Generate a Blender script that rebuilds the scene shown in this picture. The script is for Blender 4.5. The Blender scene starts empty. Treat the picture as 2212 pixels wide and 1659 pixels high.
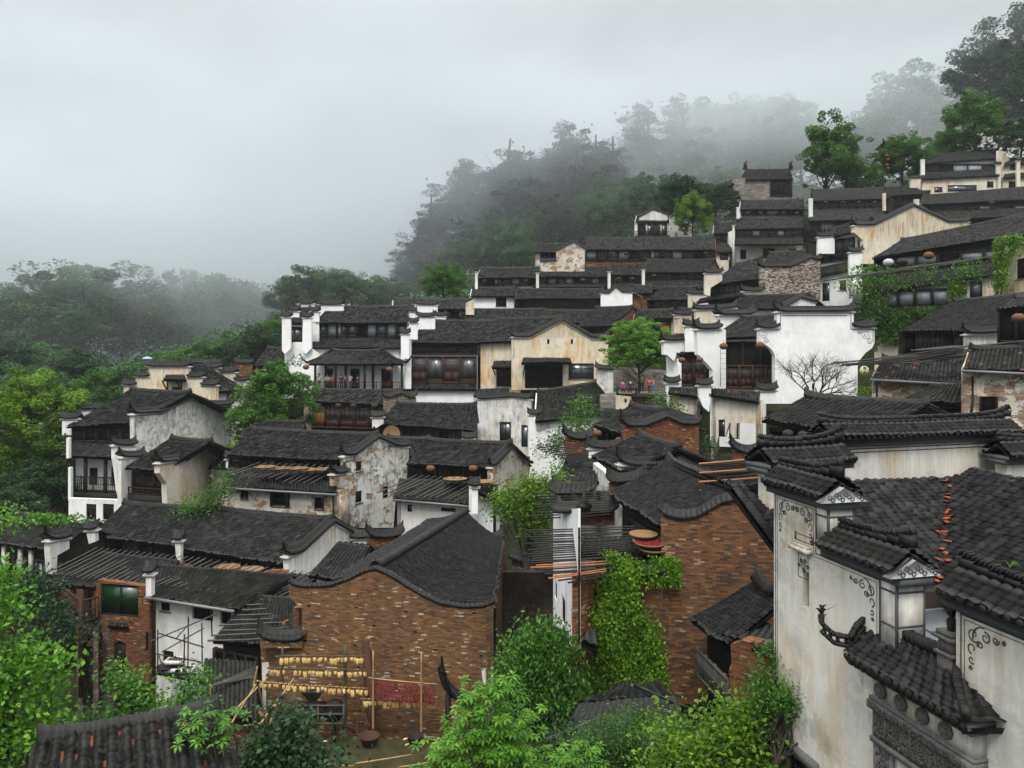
import bpy, bmesh, math, random
import numpy as np
from mathutils import Vector
from mathutils.geometry import tessellate_polygon

R = math.radians
F, HX, HY = 1640.0, 1106.0, 760.0        # focal length, centre column and horizon row, in units of a 2212-wide picture
sc = bpy.context.scene
col = sc.collection
rng = np.random.default_rng(11)
rnd = random.Random(5)

# ---------------------------------------------------------------- camera
cd = bpy.data.cameras.new('camera')
cam = bpy.data.objects.new('camera', cd)
col.objects.link(cam)
cam.location = (0, 0, 0)
cam.rotation_euler = (R(90), 0, 0)
cd.sensor_width = 36.0
cd.lens = 36.0 * F / 2212.0
cd.shift_y = -(829.5 - HY) / 2212.0
cd.clip_start = 0.1
cd.clip_end = 6000
sc.camera = cam

# ---------------------------------------------------------------- world, sun, exposure
SUN_EL, SUN_ROT = R(58), R(172)
w = bpy.data.worlds.new('World')
sc.world = w
w.use_nodes = True
nt = w.node_tree
nt.nodes.clear()
sky = nt.nodes.new('ShaderNodeTexSky')
sky.sky_type = 'NISHITA'
sky.sun_disc = False
sky.sun_elevation = SUN_EL
sky.sun_rotation = SUN_ROT
sky.air_density = 1.0
sky.dust_density = 6.0
hs = nt.nodes.new('ShaderNodeHueSaturation')
hs.inputs['Saturation'].default_value = 0.12
tc = nt.nodes.new('ShaderNodeTexCoord')
sep = nt.nodes.new('ShaderNodeSeparateXYZ')
nt.links.new(tc.outputs['Generated'], sep.inputs[0])
ramp = nt.nodes.new('ShaderNodeValToRGB')           # overcast deck: dull and grey low down, brighter overhead
els = ramp.color_ramp.elements
els[0].position = 0.0
els[0].color = (2.3, 2.5, 2.62, 1)
els[1].position = 1.0
els[1].color = (10.5, 10.6, 10.6, 1)
for p_, c_ in ((0.14, (2.1, 2.3, 2.42, 1)), (0.27, (1.85, 2.03, 2.15, 1)), (0.42, (2.3, 2.45, 2.55, 1)), (0.56, (9.8, 9.9, 9.9, 1))):
    e_ = els.new(p_)
    e_.color = c_
nt.links.new(sep.outputs['Z'], ramp.inputs[0])
ns = nt.nodes.new('ShaderNodeTexNoise')
ns.inputs['Scale'].default_value = 1.7
ns.inputs['Detail'].default_value = 5
nt.links.new(tc.outputs['Generated'], ns.inputs['Vector'])
mr = nt.nodes.new('ShaderNodeMapRange')
mr.inputs['From Min'].default_value = 0.3
mr.inputs['From Max'].default_value = 0.7
mr.inputs['To Min'].default_value = 0.985
mr.inputs['To Max'].default_value = 1.015
nt.links.new(ns.outputs[0], mr.inputs['Value'])
ml = nt.nodes.new('ShaderNodeVectorMath')
ml.operation = 'SCALE'
nt.links.new(ramp.outputs[0], ml.inputs[0])
nt.links.new(mr.outputs[0], ml.inputs['Scale'])
mx = nt.nodes.new('ShaderNodeMix')
mx.data_type = 'RGBA'
mx.inputs[0].default_value = 0.9
nt.links.new(sky.outputs[0], hs.inputs['Color'])
nt.links.new(hs.outputs[0], mx.inputs[6])
nt.links.new(ml.outputs[0], mx.inputs[7])
bg = nt.nodes.new('ShaderNodeBackground')
bg.inputs['Strength'].default_value = 0.15
out = nt.nodes.new('ShaderNodeOutputWorld')
nt.links.new(mx.outputs[2], bg.inputs[0])
nt.links.new(bg.outputs[0], out.inputs[0])

sd = bpy.data.lights.new('sun', 'SUN')
sd.energy = 1.5
sd.angle = R(16)
sd.color = (1.0, 0.96, 0.9)
so = bpy.data.objects.new('sun', sd)
col.objects.link(so)
# sun sits behind the camera, high
so.rotation_euler = Vector((-0.1, -0.75, 1.2)).to_track_quat('Z', 'Y').to_euler()

sc.view_settings.view_transform = 'Standard'
sc.view_settings.look = 'None'
sc.view_settings.exposure = 0.75
sc.view_settings.gamma = 1.0
cy = sc.cycles
cy.use_denoising = True
try:
    cy.denoiser = 'OPENIMAGEDENOISE'
except Exception:
    pass
try:
    cy.denoising_prefilter = 'ACCURATE'
    cy.denoising_input_passes = 'RGB_ALBEDO_NORMAL'
except Exception:
    pass
cy.max_bounces = 6
cy.diffuse_bounces = 3
cy.glossy_bounces = 2
cy.transmission_bounces = 3
cy.volume_bounces = 4
cy.transparent_max_bounces = 6
cy.sample_clamp_indirect = 6
cy.caustics_reflective = False
cy.caustics_refractive = False

# ---------------------------------------------------------------- tagging
def tag(o, label=None, cat=None, group=None, kind=None):
    if label: o['label'] = label
    if cat: o['category'] = cat
    if group: o['group'] = group
    if kind: o['kind'] = kind
    return o

def empty(name, loc, label=None, cat=None, group=None):
    o = bpy.data.objects.new(name, None)
    o.empty_display_size = 0.3
    o.location = loc
    col.objects.link(o)
    return tag(o, label, cat, group)

def wloc(o):
    v = Vector((0, 0, 0))
    while o is not None:
        v = v + o.location
        o = o.parent
    return v

def copy_tree(o, parent=None):
    c = o.copy()
    col.objects.link(c)
    if parent is not None:
        c.parent = parent
    for ch in list(o.children):
        copy_tree(ch, c)
    return c

# ---------------------------------------------------------------- mesh builder
class MB:
    def __init__(s):
        s.V, s.U, s.n = [], [], 0
        s.X = []
        s.Fc = []            # (faces array (M,k), tint (M,), mat)
    def add(s, v, f, uv=None, tint=None, mat=0, drop=None):
        v = np.asarray(v, float).reshape(-1, 3)
        if len(v) == 0: return
        if not isinstance(f, list) or len({len(q) for q in f}) == 1:
            groups = [np.asarray(f, int)]
        else:
            ks = {}
            for q in f: ks.setdefault(len(q), []).append(q)
            groups = [np.asarray(q, int) for q in ks.values()]
        s.V.append(v)
        s.X.append(np.full(len(v), 9.0) if drop is None else np.asarray(drop, float))
        s.U.append(np.zeros((len(v), 2)) if uv is None else np.asarray(uv, float))
        for g in groups:
            if g.size == 0: continue
            t = np.full(len(g), 0.5) if tint is None or len(groups) > 1 else np.broadcast_to(np.asarray(tint, float), (len(g),))
            s.Fc.append((g + s.n, t, mat))
        s.n += len(v)
    def box(s, c, sx, sy, sz, ax=None, tint=None, mat=0):
        """box centred on c with half sizes along three axes"""
        X, Y, Z = (np.array(a, float) for a in (ax or ((1, 0, 0), (0, 1, 0), (0, 0, 1))))
        c = np.array(c, float)
        v, uv = [], []
        for a in (-1, 1):
            for b in (-1, 1):
                for d in (-1, 1):
                    v.append(c + X * a * sx + Y * b * sy + Z * d * sz)
                    uv.append((a * sx + b * sy, d * sz + c[2]))
        f = [(0, 1, 3, 2), (4, 6, 7, 5), (0, 4, 5, 1), (2, 3, 7, 6), (0, 2, 6, 4), (1, 5, 7, 3)]
        s.add(v, f, uv, tint, mat)
    def bar(s, p, q, wd, ht=None, up=(0, 0, 1), tint=None, mat=0):
        p, q = np.array(p, float), np.array(q, float)
        d = q - p
        L = np.linalg.norm(d)
        if L < 1e-6: return
        d /= L
        u = np.array(up, float)
        if abs(d @ u) > 0.98: u = np.array((0, 1, 0.0))
        sd_ = np.cross(d, u); sd_ /= np.linalg.norm(sd_)
        u = np.cross(sd_, d)
        s.box((p + q) / 2, L / 2, wd / 2, (ht or wd) / 2, (d, sd_, u), tint, mat)
    def tube(s, pts, rad, k=6, tint=None, mat=0, cap=True):
        pts = [np.array(p, float) for p in pts]
        n = len(pts)
        if np.isscalar(rad): rad = [rad] * n
        V = []
        for i, p in enumerate(pts):
            d = pts[min(i + 1, n - 1)] - pts[max(i - 1, 0)]
            d = d / (np.linalg.norm(d) + 1e-9)
            a = np.cross(d, (0, 0, 1.0))
            if np.linalg.norm(a) < 0.05: a = np.cross(d, (0, 1.0, 0))
            a /= np.linalg.norm(a)
            b = np.cross(d, a)
            for j in range(k):
                t = 2 * math.pi * j / k
                V.append(p + rad[i] * (math.cos(t) * a + math.sin(t) * b))
        Fq = [(i * k + j, i * k + (j + 1) % k, (i + 1) * k + (j + 1) % k, (i + 1) * k + j) for i in range(n - 1) for j in range(k)]
        s.add(V, Fq, None, tint, mat)
        if cap and k > 2:
            base = s.n - len(V)
            s.Fc.append((np.array([list(range(k))]) + base, np.array([0.5]), mat))
            s.Fc.append((np.array([list(range((n - 1) * k, n * k))]) + base, np.array([0.5]), mat))
    def lathe(s, c, prof, k=16, ax=(0, 0, 1), tint=None, mat=0, sx=1.0):
        c = np.array(c, float); A = np.array(ax, float); A /= np.linalg.norm(A)
        a = np.cross(A, (0, 0, 1.0))
        if np.linalg.norm(a) < 0.05: a = np.array((1.0, 0, 0))
        a /= np.linalg.norm(a); b = np.cross(A, a)
        V = [c + A * h + r_ * (math.cos(2 * math.pi * j / k) * a * sx + math.sin(2 * math.pi * j / k) * b) for r_, h in prof for j in range(k)]
        n = len(prof)
        s.add(V, [(i * k + j, i * k + (j + 1) % k, (i + 1) * k + (j + 1) % k, (i + 1) * k + j) for i in range(n - 1) for j in range(k)], None, tint, mat)
    def build(s, name, mats, parent=None, loc=None, smooth=False):
        if not isinstance(mats, (list, tuple)): mats = [mats]
        me = bpy.data.meshes.new(name)
        o = bpy.data.objects.new(name, me)
        col.objects.link(o)
        if parent is not None:
            o.parent = parent
            off = np.array(wloc(parent))
        elif loc is not None:
            o.location = loc
            off = np.array(loc, float)
        else:
            off = np.zeros(3)
        if s.n:
            V = np.concatenate(s.V) - off
            U = np.concatenate(s.U)
            me.vertices.add(len(V))
            me.vertices.foreach_set('co', V.ravel())
            loops, starts, totals, tints, mi = [], [], [], [], []
            pos = 0
            for g, t, m in s.Fc:
                k = g.shape[1]
                loops.append(g.ravel())
                starts.append(pos + np.arange(len(g)) * k)
                totals.append(np.full(len(g), k))
                tints.append(t)
                mi.append(np.full(len(g), m))
                pos += g.size
            loops = np.concatenate(loops).astype(np.int32)
            starts = np.concatenate(starts).astype(np.int32)
            totals = np.concatenate(totals).astype(np.int32)
            me.loops.add(len(loops))
            me.loops.foreach_set('vertex_index', loops)
            me.polygons.add(len(starts))
            me.polygons.foreach_set('loop_start', starts)
            me.polygons.foreach_set('loop_total', totals)
            for m in mats: me.materials.append(m)
            me.polygons.foreach_set('material_index', np.concatenate(mi).astype(np.int32))
            if smooth: me.polygons.foreach_set('use_smooth', np.ones(len(starts), bool))
            a = me.attributes.new('tint', 'FLOAT', 'FACE')
            a.data.foreach_set('value', np.concatenate(tints).astype(np.float32))
            if min(x_.min() for x_ in s.X if len(x_)) < 8.9:
                a = me.attributes.new('drop', 'FLOAT', 'POINT')
                a.data.foreach_set('value', np.concatenate(s.X).astype(np.float32))
            uvl = me.uv_layers.new(name='UVMap')
            uvl.data.foreach_set('uv', U[loops].ravel())
            me.update()
            me.validate()
        return o

# ---------------------------------------------------------------- placing
def W(x, y, D):
    return np.array(((x - HX) / F * D, D, (HY - y) / F * D))

def xyD(x, D):
    return np.array(((x - HX) / F * D, D))

class Plane:
    """vertical plane from plan point A (u = 0) to B; d counts towards the viewer"""
    def __init__(s, A, B):
        s.A = np.array(A[:2], float); s.B = np.array(B[:2], float)
        d = s.B - s.A
        s.L = np.linalg.norm(d)
        s.d = d / s.L
        n = np.array((s.d[1], -s.d[0]))
        if n @ (-s.A - d / 2) < 0: n = -n
        s.n = n
    @classmethod
    def px(c, x0, D0, x1, D1):
        return c(xyD(x0, D0), xyD(x1, D1))
    def off(s, d):
        return Plane(s.A + s.n * d, s.B + s.n * d)
    def hit(s, x, y):
        r = np.array(((x - HX) / F, 1.0))
        # r*D = A + u d
        M = np.array(((r[0], -s.d[0]), (r[1], -s.d[1])))
        D, u = np.linalg.solve(M, s.A)
        return u, (HY - y) / F * D
    def P(s, u, v, d=0.0):
        p = s.A + s.d * u + s.n * d
        return np.array((p[0], p[1], v))
    def box(s, mb, u0, u1, v0, v1, d0, d1, tint=None, mat=0):
        v, uv = [], []
        for u in (u0, u1):
            for d in (d0, d1):
                for z in (v0, v1):
                    v.append(s.P(u, z, d)); uv.append((u + d, z))
        f = [(0, 1, 3, 2), (4, 6, 7, 5), (0, 4, 5, 1), (2, 3, 7, 6), (0, 2, 6, 4), (1, 5, 7, 3)]
        mb.add(v, f, uv, tint, mat)

ctrl = []          # ground control points gathered from the buildings
def base_at(p, z):
    ctrl.append((float(p[0]), float(p[1]), float(z)))

cy.volume_max_steps = 128
# ---------------------------------------------------------------- materials
class NT:
    def __init__(s, name):
        s.m = bpy.data.materials.new(name)
        s.m.use_nodes = True
        s.t = s.m.node_tree
        s.t.nodes.clear()
        s.o = s.n('OutputMaterial')
        s.b = s.n('BsdfPrincipled')
        s.l(s.b.outputs[0], s.o.inputs[0])
    def n(s, kind, **kw):
        q = s.t.nodes.new('ShaderNode' + kind)
        for k, v in kw.items():
            if k in q.inputs: q.inputs[k].default_value = v
            else: setattr(q, k, v)
        return q
    def l(s, a, b): s.t.links.new(a, b)
    def pos(s, scale=(1, 1, 1), rot=None):
        g = s.n('NewGeometry')
        m = s.n('Mapping')
        m.inputs['Scale'].default_value = scale
        if rot: m.inputs['Rotation'].default_value = rot
        s.l(g.outputs['Position'], m.inputs[0])
        return m.outputs[0]
    def noise(s, vec, scale=5.0, detail=4.0, rough=0.6, lo=0.35, hi=0.65):
        q = s.n('TexNoise', Scale=scale, Detail=detail, Roughness=rough)
        s.l(vec, q.inputs['Vector'])
        if lo is None: return q.outputs[0]
        m = s.n('MapRange')
        m.inputs['From Min'].default_value = lo; m.inputs['From Max'].default_value = hi
        s.l(q.outputs[0], m.inputs['Value'])
        return m.outputs[0]
    def mix(s, fac, a, b):
        q = s.n('Mix', data_type='RGBA')
        for sock, v in ((q.inputs[0], fac), (q.inputs[6], a), (q.inputs[7], b)):
            if hasattr(v, 'is_output'): s.l(v, sock)
            elif isinstance(v, (int, float)): sock.default_value = v
            else: sock.default_value = (*v, 1)
        return q.outputs[2]
    def math(s, op, a, b=None, clamp=False):
        q = s.n('Math', operation=op, use_clamp=clamp)
        for sock, v in ((q.inputs[0], a), (q.inputs[1], b)):
            if v is None: continue
            if hasattr(v, 'is_output'): s.l(v, sock)
            else: sock.default_value = v
        return q.outputs[0]
    def ramp(s, fac, stops, interp='LINEAR'):
        q = s.n('ValToRGB')
        q.color_ramp.interpolation = interp
        e = q.color_ramp.elements
        e[0].position, e[0].color = stops[0][0], (*stops[0][1], 1)
        e[1].position, e[1].color = stops[-1][0], (*stops[-1][1], 1)
        for p, c in stops[1:-1]:
            x = e.new(p); x.color = (*c, 1)
        s.l(fac, q.inputs[0])
        return q.outputs[0]
    def attr(s, name='tint'):
        q = s.n('Attribute'); q.attribute_name = name
        return q.outputs['Fac']
    def bump(s, h, strength=0.4, dist=0.02):
        q = s.n('Bump', Strength=strength, Distance=dist)
        s.l(h, q.inputs['Height'])
        s.l(q.outputs[0], s.b.inputs['Normal'])
    def done(s, color, rough=0.8, spec=0.3):
        if hasattr(color, 'is_output'): s.l(color, s.b.inputs['Base Color'])
        else: s.b.inputs['Base Color'].default_value = (*color, 1)
        if hasattr(rough, 'is_output'): s.l(rough, s.b.inputs['Roughness'])
        else: s.b.inputs['Roughness'].default_value = rough
        s.b.inputs['Specular IOR Level'].default_value = spec
        return s.m

def mat_tile(name, base=0.03, red=0.0, moss=0.0, warm=0.0):
    k = NT(name)
    t = k.attr()
    b = base
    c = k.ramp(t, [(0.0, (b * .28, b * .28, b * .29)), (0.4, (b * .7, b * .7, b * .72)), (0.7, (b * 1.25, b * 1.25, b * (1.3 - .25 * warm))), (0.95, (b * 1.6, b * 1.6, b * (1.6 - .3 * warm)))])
    p = k.pos()
    c = k.mix(k.math('MULTIPLY', k.noise(p, 0.35, 5, 0.65), 0.35), c, (b * .4, b * .41, b * .42))
    c = k.mix(k.math('MULTIPLY', k.noise(p, 9, 3, 0.7, 0.55, 0.75), 0.35), c, (b * 2.4, b * 2.4, b * 2.3))
    c = k.mix(k.math('MULTIPLY', k.noise(k.pos((1, 1, 0.4)), 1.7, 4, 0.7, 0.5, 0.66), 0.5), c, (b * .3, b * .33, b * .3))
    if moss:
        c = k.mix(k.math('MULTIPLY', k.noise(p, 0.9, 6, 0.7, 0.46, 0.6), moss), c, (0.020, 0.028, 0.008))
    if red:
        q = k.math('GREATER_THAN', t, .985)
        c = k.mix(q, c, (0.22, 0.062, 0.035))
    oi = k.n('ObjectInfo')
    c = k.mix(k.math('MULTIPLY', oi.outputs['Random'], 0.5), c, (b * .45, b * .45, b * .43))
    c = k.mix(k.math('MULTIPLY', k.math('FRACT', k.math('MULTIPLY', oi.outputs['Random'], 7.3)), 0.28), c, (b * 1.6, b * 1.5, b * 1.2))
    k.bump(k.noise(p, 30, 4, 0.7, None, None), 0.35, 0.01)
    return k.done(c, 0.5, 0.15)

def mat_plaster(name, base=(.72, .72, .69), stain=(.50, .33, .12), st=0.3, grime=0.4, black=0.0, patch=0.0, pcol=(.19, .09, .035), scale=1.0):
    k = NT(name)
    p = k.pos((scale,) * 3)
    streak = k.pos((1.6 * scale, 1.6 * scale, 0.30 * scale))
    c = k.mix(k.noise(p, 0.8, 6, 0.65), base, tuple(x * .86 for x in base))
    # rust and lime stains running down
    f = k.math('MULTIPLY', k.noise(streak, 1.3, 8, 0.72, 0.42, 0.66), k.noise(p, 0.45, 4, 0.6, 0.36, 0.6))
    c = k.mix(k.math('MULTIPLY', f, st), c, stain)
    f = k.math('MULTIPLY', k.noise(streak, 3.1, 7, 0.7, 0.44, 0.70), k.noise(p, 0.7, 5, 0.6, 0.42, 0.62))
    c = k.mix(k.math('MULTIPLY', f, grime), c, (0.10, 0.105, 0.10))
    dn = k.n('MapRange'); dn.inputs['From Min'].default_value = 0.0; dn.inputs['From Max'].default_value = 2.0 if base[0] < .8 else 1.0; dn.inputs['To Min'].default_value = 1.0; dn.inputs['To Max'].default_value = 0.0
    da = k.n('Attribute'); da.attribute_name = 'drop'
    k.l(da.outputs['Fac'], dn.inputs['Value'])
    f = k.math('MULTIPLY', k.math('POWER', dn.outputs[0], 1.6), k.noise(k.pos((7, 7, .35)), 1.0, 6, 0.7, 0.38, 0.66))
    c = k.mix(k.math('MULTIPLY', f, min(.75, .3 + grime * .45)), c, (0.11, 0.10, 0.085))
    if black:
        f = k.math('MULTIPLY', k.noise(p, 2.2, 8, 0.72, 0.47, 0.56), k.noise(p, 0.42, 3, 0.5, 0.40, 0.56))
        c = k.mix(k.math('MULTIPLY', f, black), c, (0.075, 0.08, 0.078))
    if patch:
        uv = k.n('UVMap')
        br = k.n('TexBrick', Scale=1.0, **{'Brick Width': 0.27, 'Row Height': 0.075, 'Mortar Size': 0.008, 'Color1': (0, 0, 0, 1), 'Color2': (1, 1, 1, 1)})
        k.l(uv.outputs[0], br.inputs['Vector'])
        bc = k.mix(br.outputs['Color'], tuple(x * .6 for x in pcol), tuple(min(1, x * 1.7) for x in pcol))
        bc = k.mix(br.outputs['Fac'], bc, (0.25, 0.22, 0.18))
        f = k.noise(k.pos((1, 1, 1.5)), 0.9, 8, 0.7, 0.56 - patch * .2, 0.575 - patch * .2)
        c = k.mix(f, c, bc)
    k.bump(k.noise(p, 14, 6, 0.7, None, None), 0.35, 0.02)
    return k.done(c, 0.9, 0.15)

def mat_brick(name, stops, mortar=(.16, .12, .09), bw=0.24, rh=0.066, ms=0.006, dirt=0.5, ms_smooth=0.3):
    k = NT(name)
    uv = k.n('UVMap')
    wob = k.n('TexNoise', Scale=1.3, Detail=3.0)
    k.l(uv.outputs[0], wob.inputs['Vector'])
    vm = k.n('VectorMath', operation='SCALE'); vm.inputs['Scale'].default_value = 0.05
    k.l(wob.outputs['Color'], vm.inputs[0])
    va = k.n('VectorMath', operation='ADD')
    k.l(uv.outputs[0], va.inputs[0]); k.l(vm.outputs[0], va.inputs[1])
    br = k.n('TexBrick', Scale=1.0, **{'Brick Width': bw, 'Row Height': rh, 'Mortar Size': ms, 'Mortar Smooth': ms_smooth, 'Color1': (0, 0, 0, 1), 'Color2': (1, 1, 1, 1), 'Mortar': (.5, .5, .5, 1)})
    k.l(va.outputs[0], br.inputs['Vector'])
    p = k.pos()
    cl = k.math('MULTIPLY', k.math('SUBTRACT', k.noise(p, 0.9, 5, 0.7, 0.3, 0.7), 0.5), 0.34)
    c = k.ramp(k.math('ADD', br.outputs['Color'], cl, True), stops)
    c = k.mix(k.math('MULTIPLY', k.noise(p, 18, 4, 0.7, 0.4, 0.7), 0.35), c, (0.05, 0.035, 0.025))
    c = k.mix(k.math('MULTIPLY', k.noise(k.pos((1, 1, .45)), 0.55, 6, 0.68, 0.42, 0.68), dirt), c, (0.045, 0.035, 0.03))
    c = k.mix(k.math('MULTIPLY', br.outputs['Fac'], 0.8), c, mortar)
    c = k.mix(k.math('MULTIPLY', k.noise(p, 0.8, 5, 0.7, 0.42, 0.62), 0.35), c, (.13, .085, .045))
    h = k.math('ADD', k.math('MULTIPLY', br.outputs['Fac'], -1.0), k.math('MULTIPLY', br.outputs['Color'], 0.6))
    h = k.math('ADD', h, k.math('MULTIPLY', k.noise(p, 25, 4, 0.7, None, None), 0.8))
    k.bump(h, 0.9, 0.018)
    return k.done(c, 0.88, 0.2)

def mat_wood(name, a=(.010, .007, .0055), b=(.032, .021, .015), sc_=(14, 14, 1.2), rough=0.75):
    k = NT(name)
    f = k.noise(k.pos(sc_), 1.6, 6, 0.7, 0.32, 0.7)
    c = k.mix(f, a, b)
    c = k.mix(k.math('MULTIPLY', k.attr(), 0.5), c, tuple(x * 1.5 for x in a))
    k.bump(f, 0.3, 0.01)
    return k.done(c, rough, 0.25)

def mat_plain(name, c, rough=0.7, spec=0.3, var=0.25, metal=0.0, scale=12):
    k = NT(name)
    f = k.noise(k.pos(), scale, 4, 0.6)
    cc = k.mix(k.math('MULTIPLY', f, var), c, tuple(x * .45 for x in c))
    k.b.inputs['Metallic'].default_value = metal
    return k.done(cc, rough, spec)

def mat_glass(name, c=(.03, .04, .045), rough=0.18):
    k = NT(name)
    f = k.noise(k.pos((1, 1, 1)), 0.6, 3, 0.5)
    cc = k.mix(f, c, tuple(x * .4 for x in c))
    k.bump(k.noise(k.pos(), 1.5, 2, 0.5, None, None), 0.08, 0.02)
    return k.done(cc, rough, 1.0)

def mat_leaf(name, stops, trans=0.35):
    k = NT(name)
    c = k.ramp(k.attr(), stops)
    k.done(c, 0.5, 0.3)
    tr = k.n('BsdfTranslucent')
    k.l(c, tr.inputs[0])
    ms_ = k.n('MixShader')
    ms_.inputs[0].default_value = trans
    k.l(k.b.outputs[0], ms_.inputs[1]); k.l(tr.outputs[0], ms_.inputs[2])
    k.l(ms_.outputs[0], k.o.inputs[0])
    return k.m

M = {}
M['tile'] = mat_tile('dark_tile', 0.0145)
M['tile_mid'] = mat_tile('grey_tile', 0.021, red=0)
M['tile_near'] = mat_tile('near_tile', 0.0204, red=0.0)
M['tile_red'] = mat_tile('patched_tile', 0.0204, red=0.09, moss=0.25)
M['tile_moss'] = mat_tile('mossy_tile', 0.0127, moss=0.75)
M['tile_warm'] = mat_tile('brownish_tile', 0.032, warm=1.0, red=0.0)
M['tile_some'] = mat_tile('grey_tile_few_red', 0.0179, red=0.02)
M['white'] = mat_plaster('white_plaster', st=0.35, grime=0.55)
M['clean'] = mat_plaster('clean_white_plaster', base=(.82, .825, .82), st=0.05, grime=0.2)
M['cream'] = mat_plaster('cream_stained_plaster', base=(.67, .63, .54), stain=(.46, .27, .08), st=1.0, grime=0.5)
M['yellow'] = mat_plaster('yellow_stained_plaster', base=(.70, .64, .51), stain=(.54, .29, .07), st=1.25, grime=0.6)
M['mottle'] = mat_plaster('mouldy_plaster', base=(.68, .68, .65), st=0.25, grime=0.8, black=0.95, patch=0.04, pcol=(.24, .15, .08))
M['grey_mould'] = mat_plaster('greying_plaster', base=(.70, .70, .67), st=0.3, grime=0.9, black=0.55)
M['peel'] = mat_plaster('peeling_plaster', base=(.62, .60, .55), st=0.8, grime=0.6, black=0.15, patch=0.2, pcol=(.24, .15, .08))
M['peel_more'] = mat_plaster('half_fallen_plaster', base=(.62, .58, .50), st=1.0, grime=0.5, patch=0.40, pcol=(.20, .13, .09))
M['grey_streak'] = mat_plaster('white_plaster_grey_runs', st=0.5, grime=1.0, black=.25)
M['near_plaster'] = mat_plaster('near_white_plaster', base=(.64, .62, .57), stain=(.50, .34, .13), st=0.7, grime=0.4, black=.3, scale=1.3)
M['brick'] = mat_brick('brown_brick', [(0.0, (.06, .045, .038)), (0.12, (.10, .06, .038)), (.26, (.15, .068, .026)), (.6, (.225, .105, .036)), (.88, (.29, .145, .052)), (.935, (.20, .12, .07)), (.965, (.42, .34, .24)), (1.0, (.6, .55, .46))], mortar=(.09, .055, .035), dirt=0.42)
M['brick_dark'] = mat_brick('dark_orange_brick', [(0.0, (.035, .03, .028)), (0.18, (.055, .042, .035)), (.30, (.125, .05, .02)), (.65, (.185, .075, .026)), (.94, (.24, .11, .04)), (1.0, (.40, .28, .17))], mortar=(.07, .045, .03), dirt=0.45)
M['brick_red'] = mat_brick('red_brick', [(0.0, (.05, .025, .018)), (0.3, (.15, .046, .018)), (.7, (.22, .068, .024)), (.93, (.28, .11, .045)), (1.0, (.5, .36, .22))], mortar=(.08, .04, .026), dirt=0.35)
M['brick_pale'] = mat_brick('pale_old_brick', [(0.0, (.08, .07, .06)), (0.3, (.16, .12, .085)), (.7, (.24, .19, .14)), (.93, (.34, .29, .22)), (1.0, (.6, .56, .5))], mortar=(.16, .14, .12), dirt=0.35)
M['brick_mixed'] = mat_brick('brick_with_limewash', [(0.0, (.05, .03, .022)), (0.3, (.13, .07, .04)), (.5, (.17, .09, .05)), (.56, (.5, .46, .4)), (1.0, (.62, .6, .56))], mortar=(.2, .17, .14), dirt=0.4)
M['stone'] = mat_brick('grey_stone_blocks', [(0.0, (.13, .125, .115)), (0.5, (.21, .20, .185)), (1.0, (.33, .32, .29))], mortar=(.12, .11, .10), bw=0.6, rh=0.24, ms=0.012, dirt=0.35)
M['wood'] = mat_wood('dark_timber', (.007, .0052, .0042), (.025, .0165, .012))
M['wood_red'] = mat_wood('red_brown_timber', (.025, .010, .006), (.075, .030, .014))
M['wood_orange'] = mat_wood('orange_board', (.12, .04, .012), (.26, .10, .03))
M['wood_grey'] = mat_wood('grey_timber', (.045, .042, .038), (.11, .10, .09))
M['glass'] = mat_glass('dark_glass', (.07, .082, .09))
M['sheer_sky'] = mat_plain('curtain_and_sky_glass', (.25, .29, .32), 0.5, 0.3, 0.35, scale=3)  # sheer curtains and the panes' sky reflection, both put into one pale colour
M['brick_lane_shade'] = mat_brick('lane_shade_brick', [(0.0, (.010, .010, .010)), (0.5, (.018, .017, .015)), (1.0, (.035, .03, .026))], mortar=(.012, .011, .01))  # near-black colour puts the unlit lane's shade into the wall
M['glass_green'] = mat_glass('green_reflecting_glass', (.003, .045, .006), 0.3)
M['curtain'] = mat_plain('pale_curtain', (.40, .42, .43), 0.8, 0.2)
M['paper'] = mat_plain('grey_lattice_paper', (.10, .105, .11), 0.5, 0.4)
M['black'] = mat_plain('interior_shade', (.008, .007, .007), 0.9, 0.1)  # near-black colour painted for the shade inside rooms and porches
M['line'] = mat_plain('grey_painted_line', (.07, .075, .078), 0.8, 0.2)
M['grey'] = mat_plain('weathered_grey_stone', (.14, .14, .135), 0.85, 0.2, 0.6)
M['carved'] = mat_plain('carved_grey_stone', (.12, .11, .10), 0.8, 0.25, 0.7, scale=20)
M['dust_white'] = mat_plain('limewashed_trim', (.55, .55, .53), 0.85, 0.2, 0.5)
M['gutter'] = mat_plain('grey_gutter_metal', (.17, .175, .18), 0.5, 0.5, 0.5)
M['pipe'] = mat_plain('dark_pipe', (.03, .032, .034), 0.5, 0.5, 0.3)
M['pole'] = mat_plain('weathered_dark_bamboo', (.062, .060, .050), 0.6, 0.35, 0.6)
M['pole_dark'] = mat_plain('blackened_bamboo', (.022, .021, .019), 0.6, 0.25, 0.6)
M['pole_tan'] = mat_plain('tan_bamboo', (.35, .22, .09), 0.5, 0.4, 0.4)
M['pole_orange'] = mat_plain('orange_bamboo', (.36, .13, .045), 0.5, 0.4, 0.4)
M['straw'] = mat_plain('woven_straw', (.20, .12, .05), 0.8, 0.2, 0.4, scale=40)
M['chili'] = mat_plain('red_chili', (.19, .010, .008), 0.35, 0.5, 0.5, scale=40)
M['corn'] = mat_plain('yellow_corn', (.62, .40, .13), 0.45, 0.4, 0.35, scale=60)
_m = M['corn'].node_tree; _p = [q for q in _m.nodes if q.type == 'BSDF_PRINCIPLED'][0]
_oi = _m.nodes.new('ShaderNodeObjectInfo'); _mx = _m.nodes.new('ShaderNodeMix'); _mx.data_type = 'RGBA'
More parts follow.
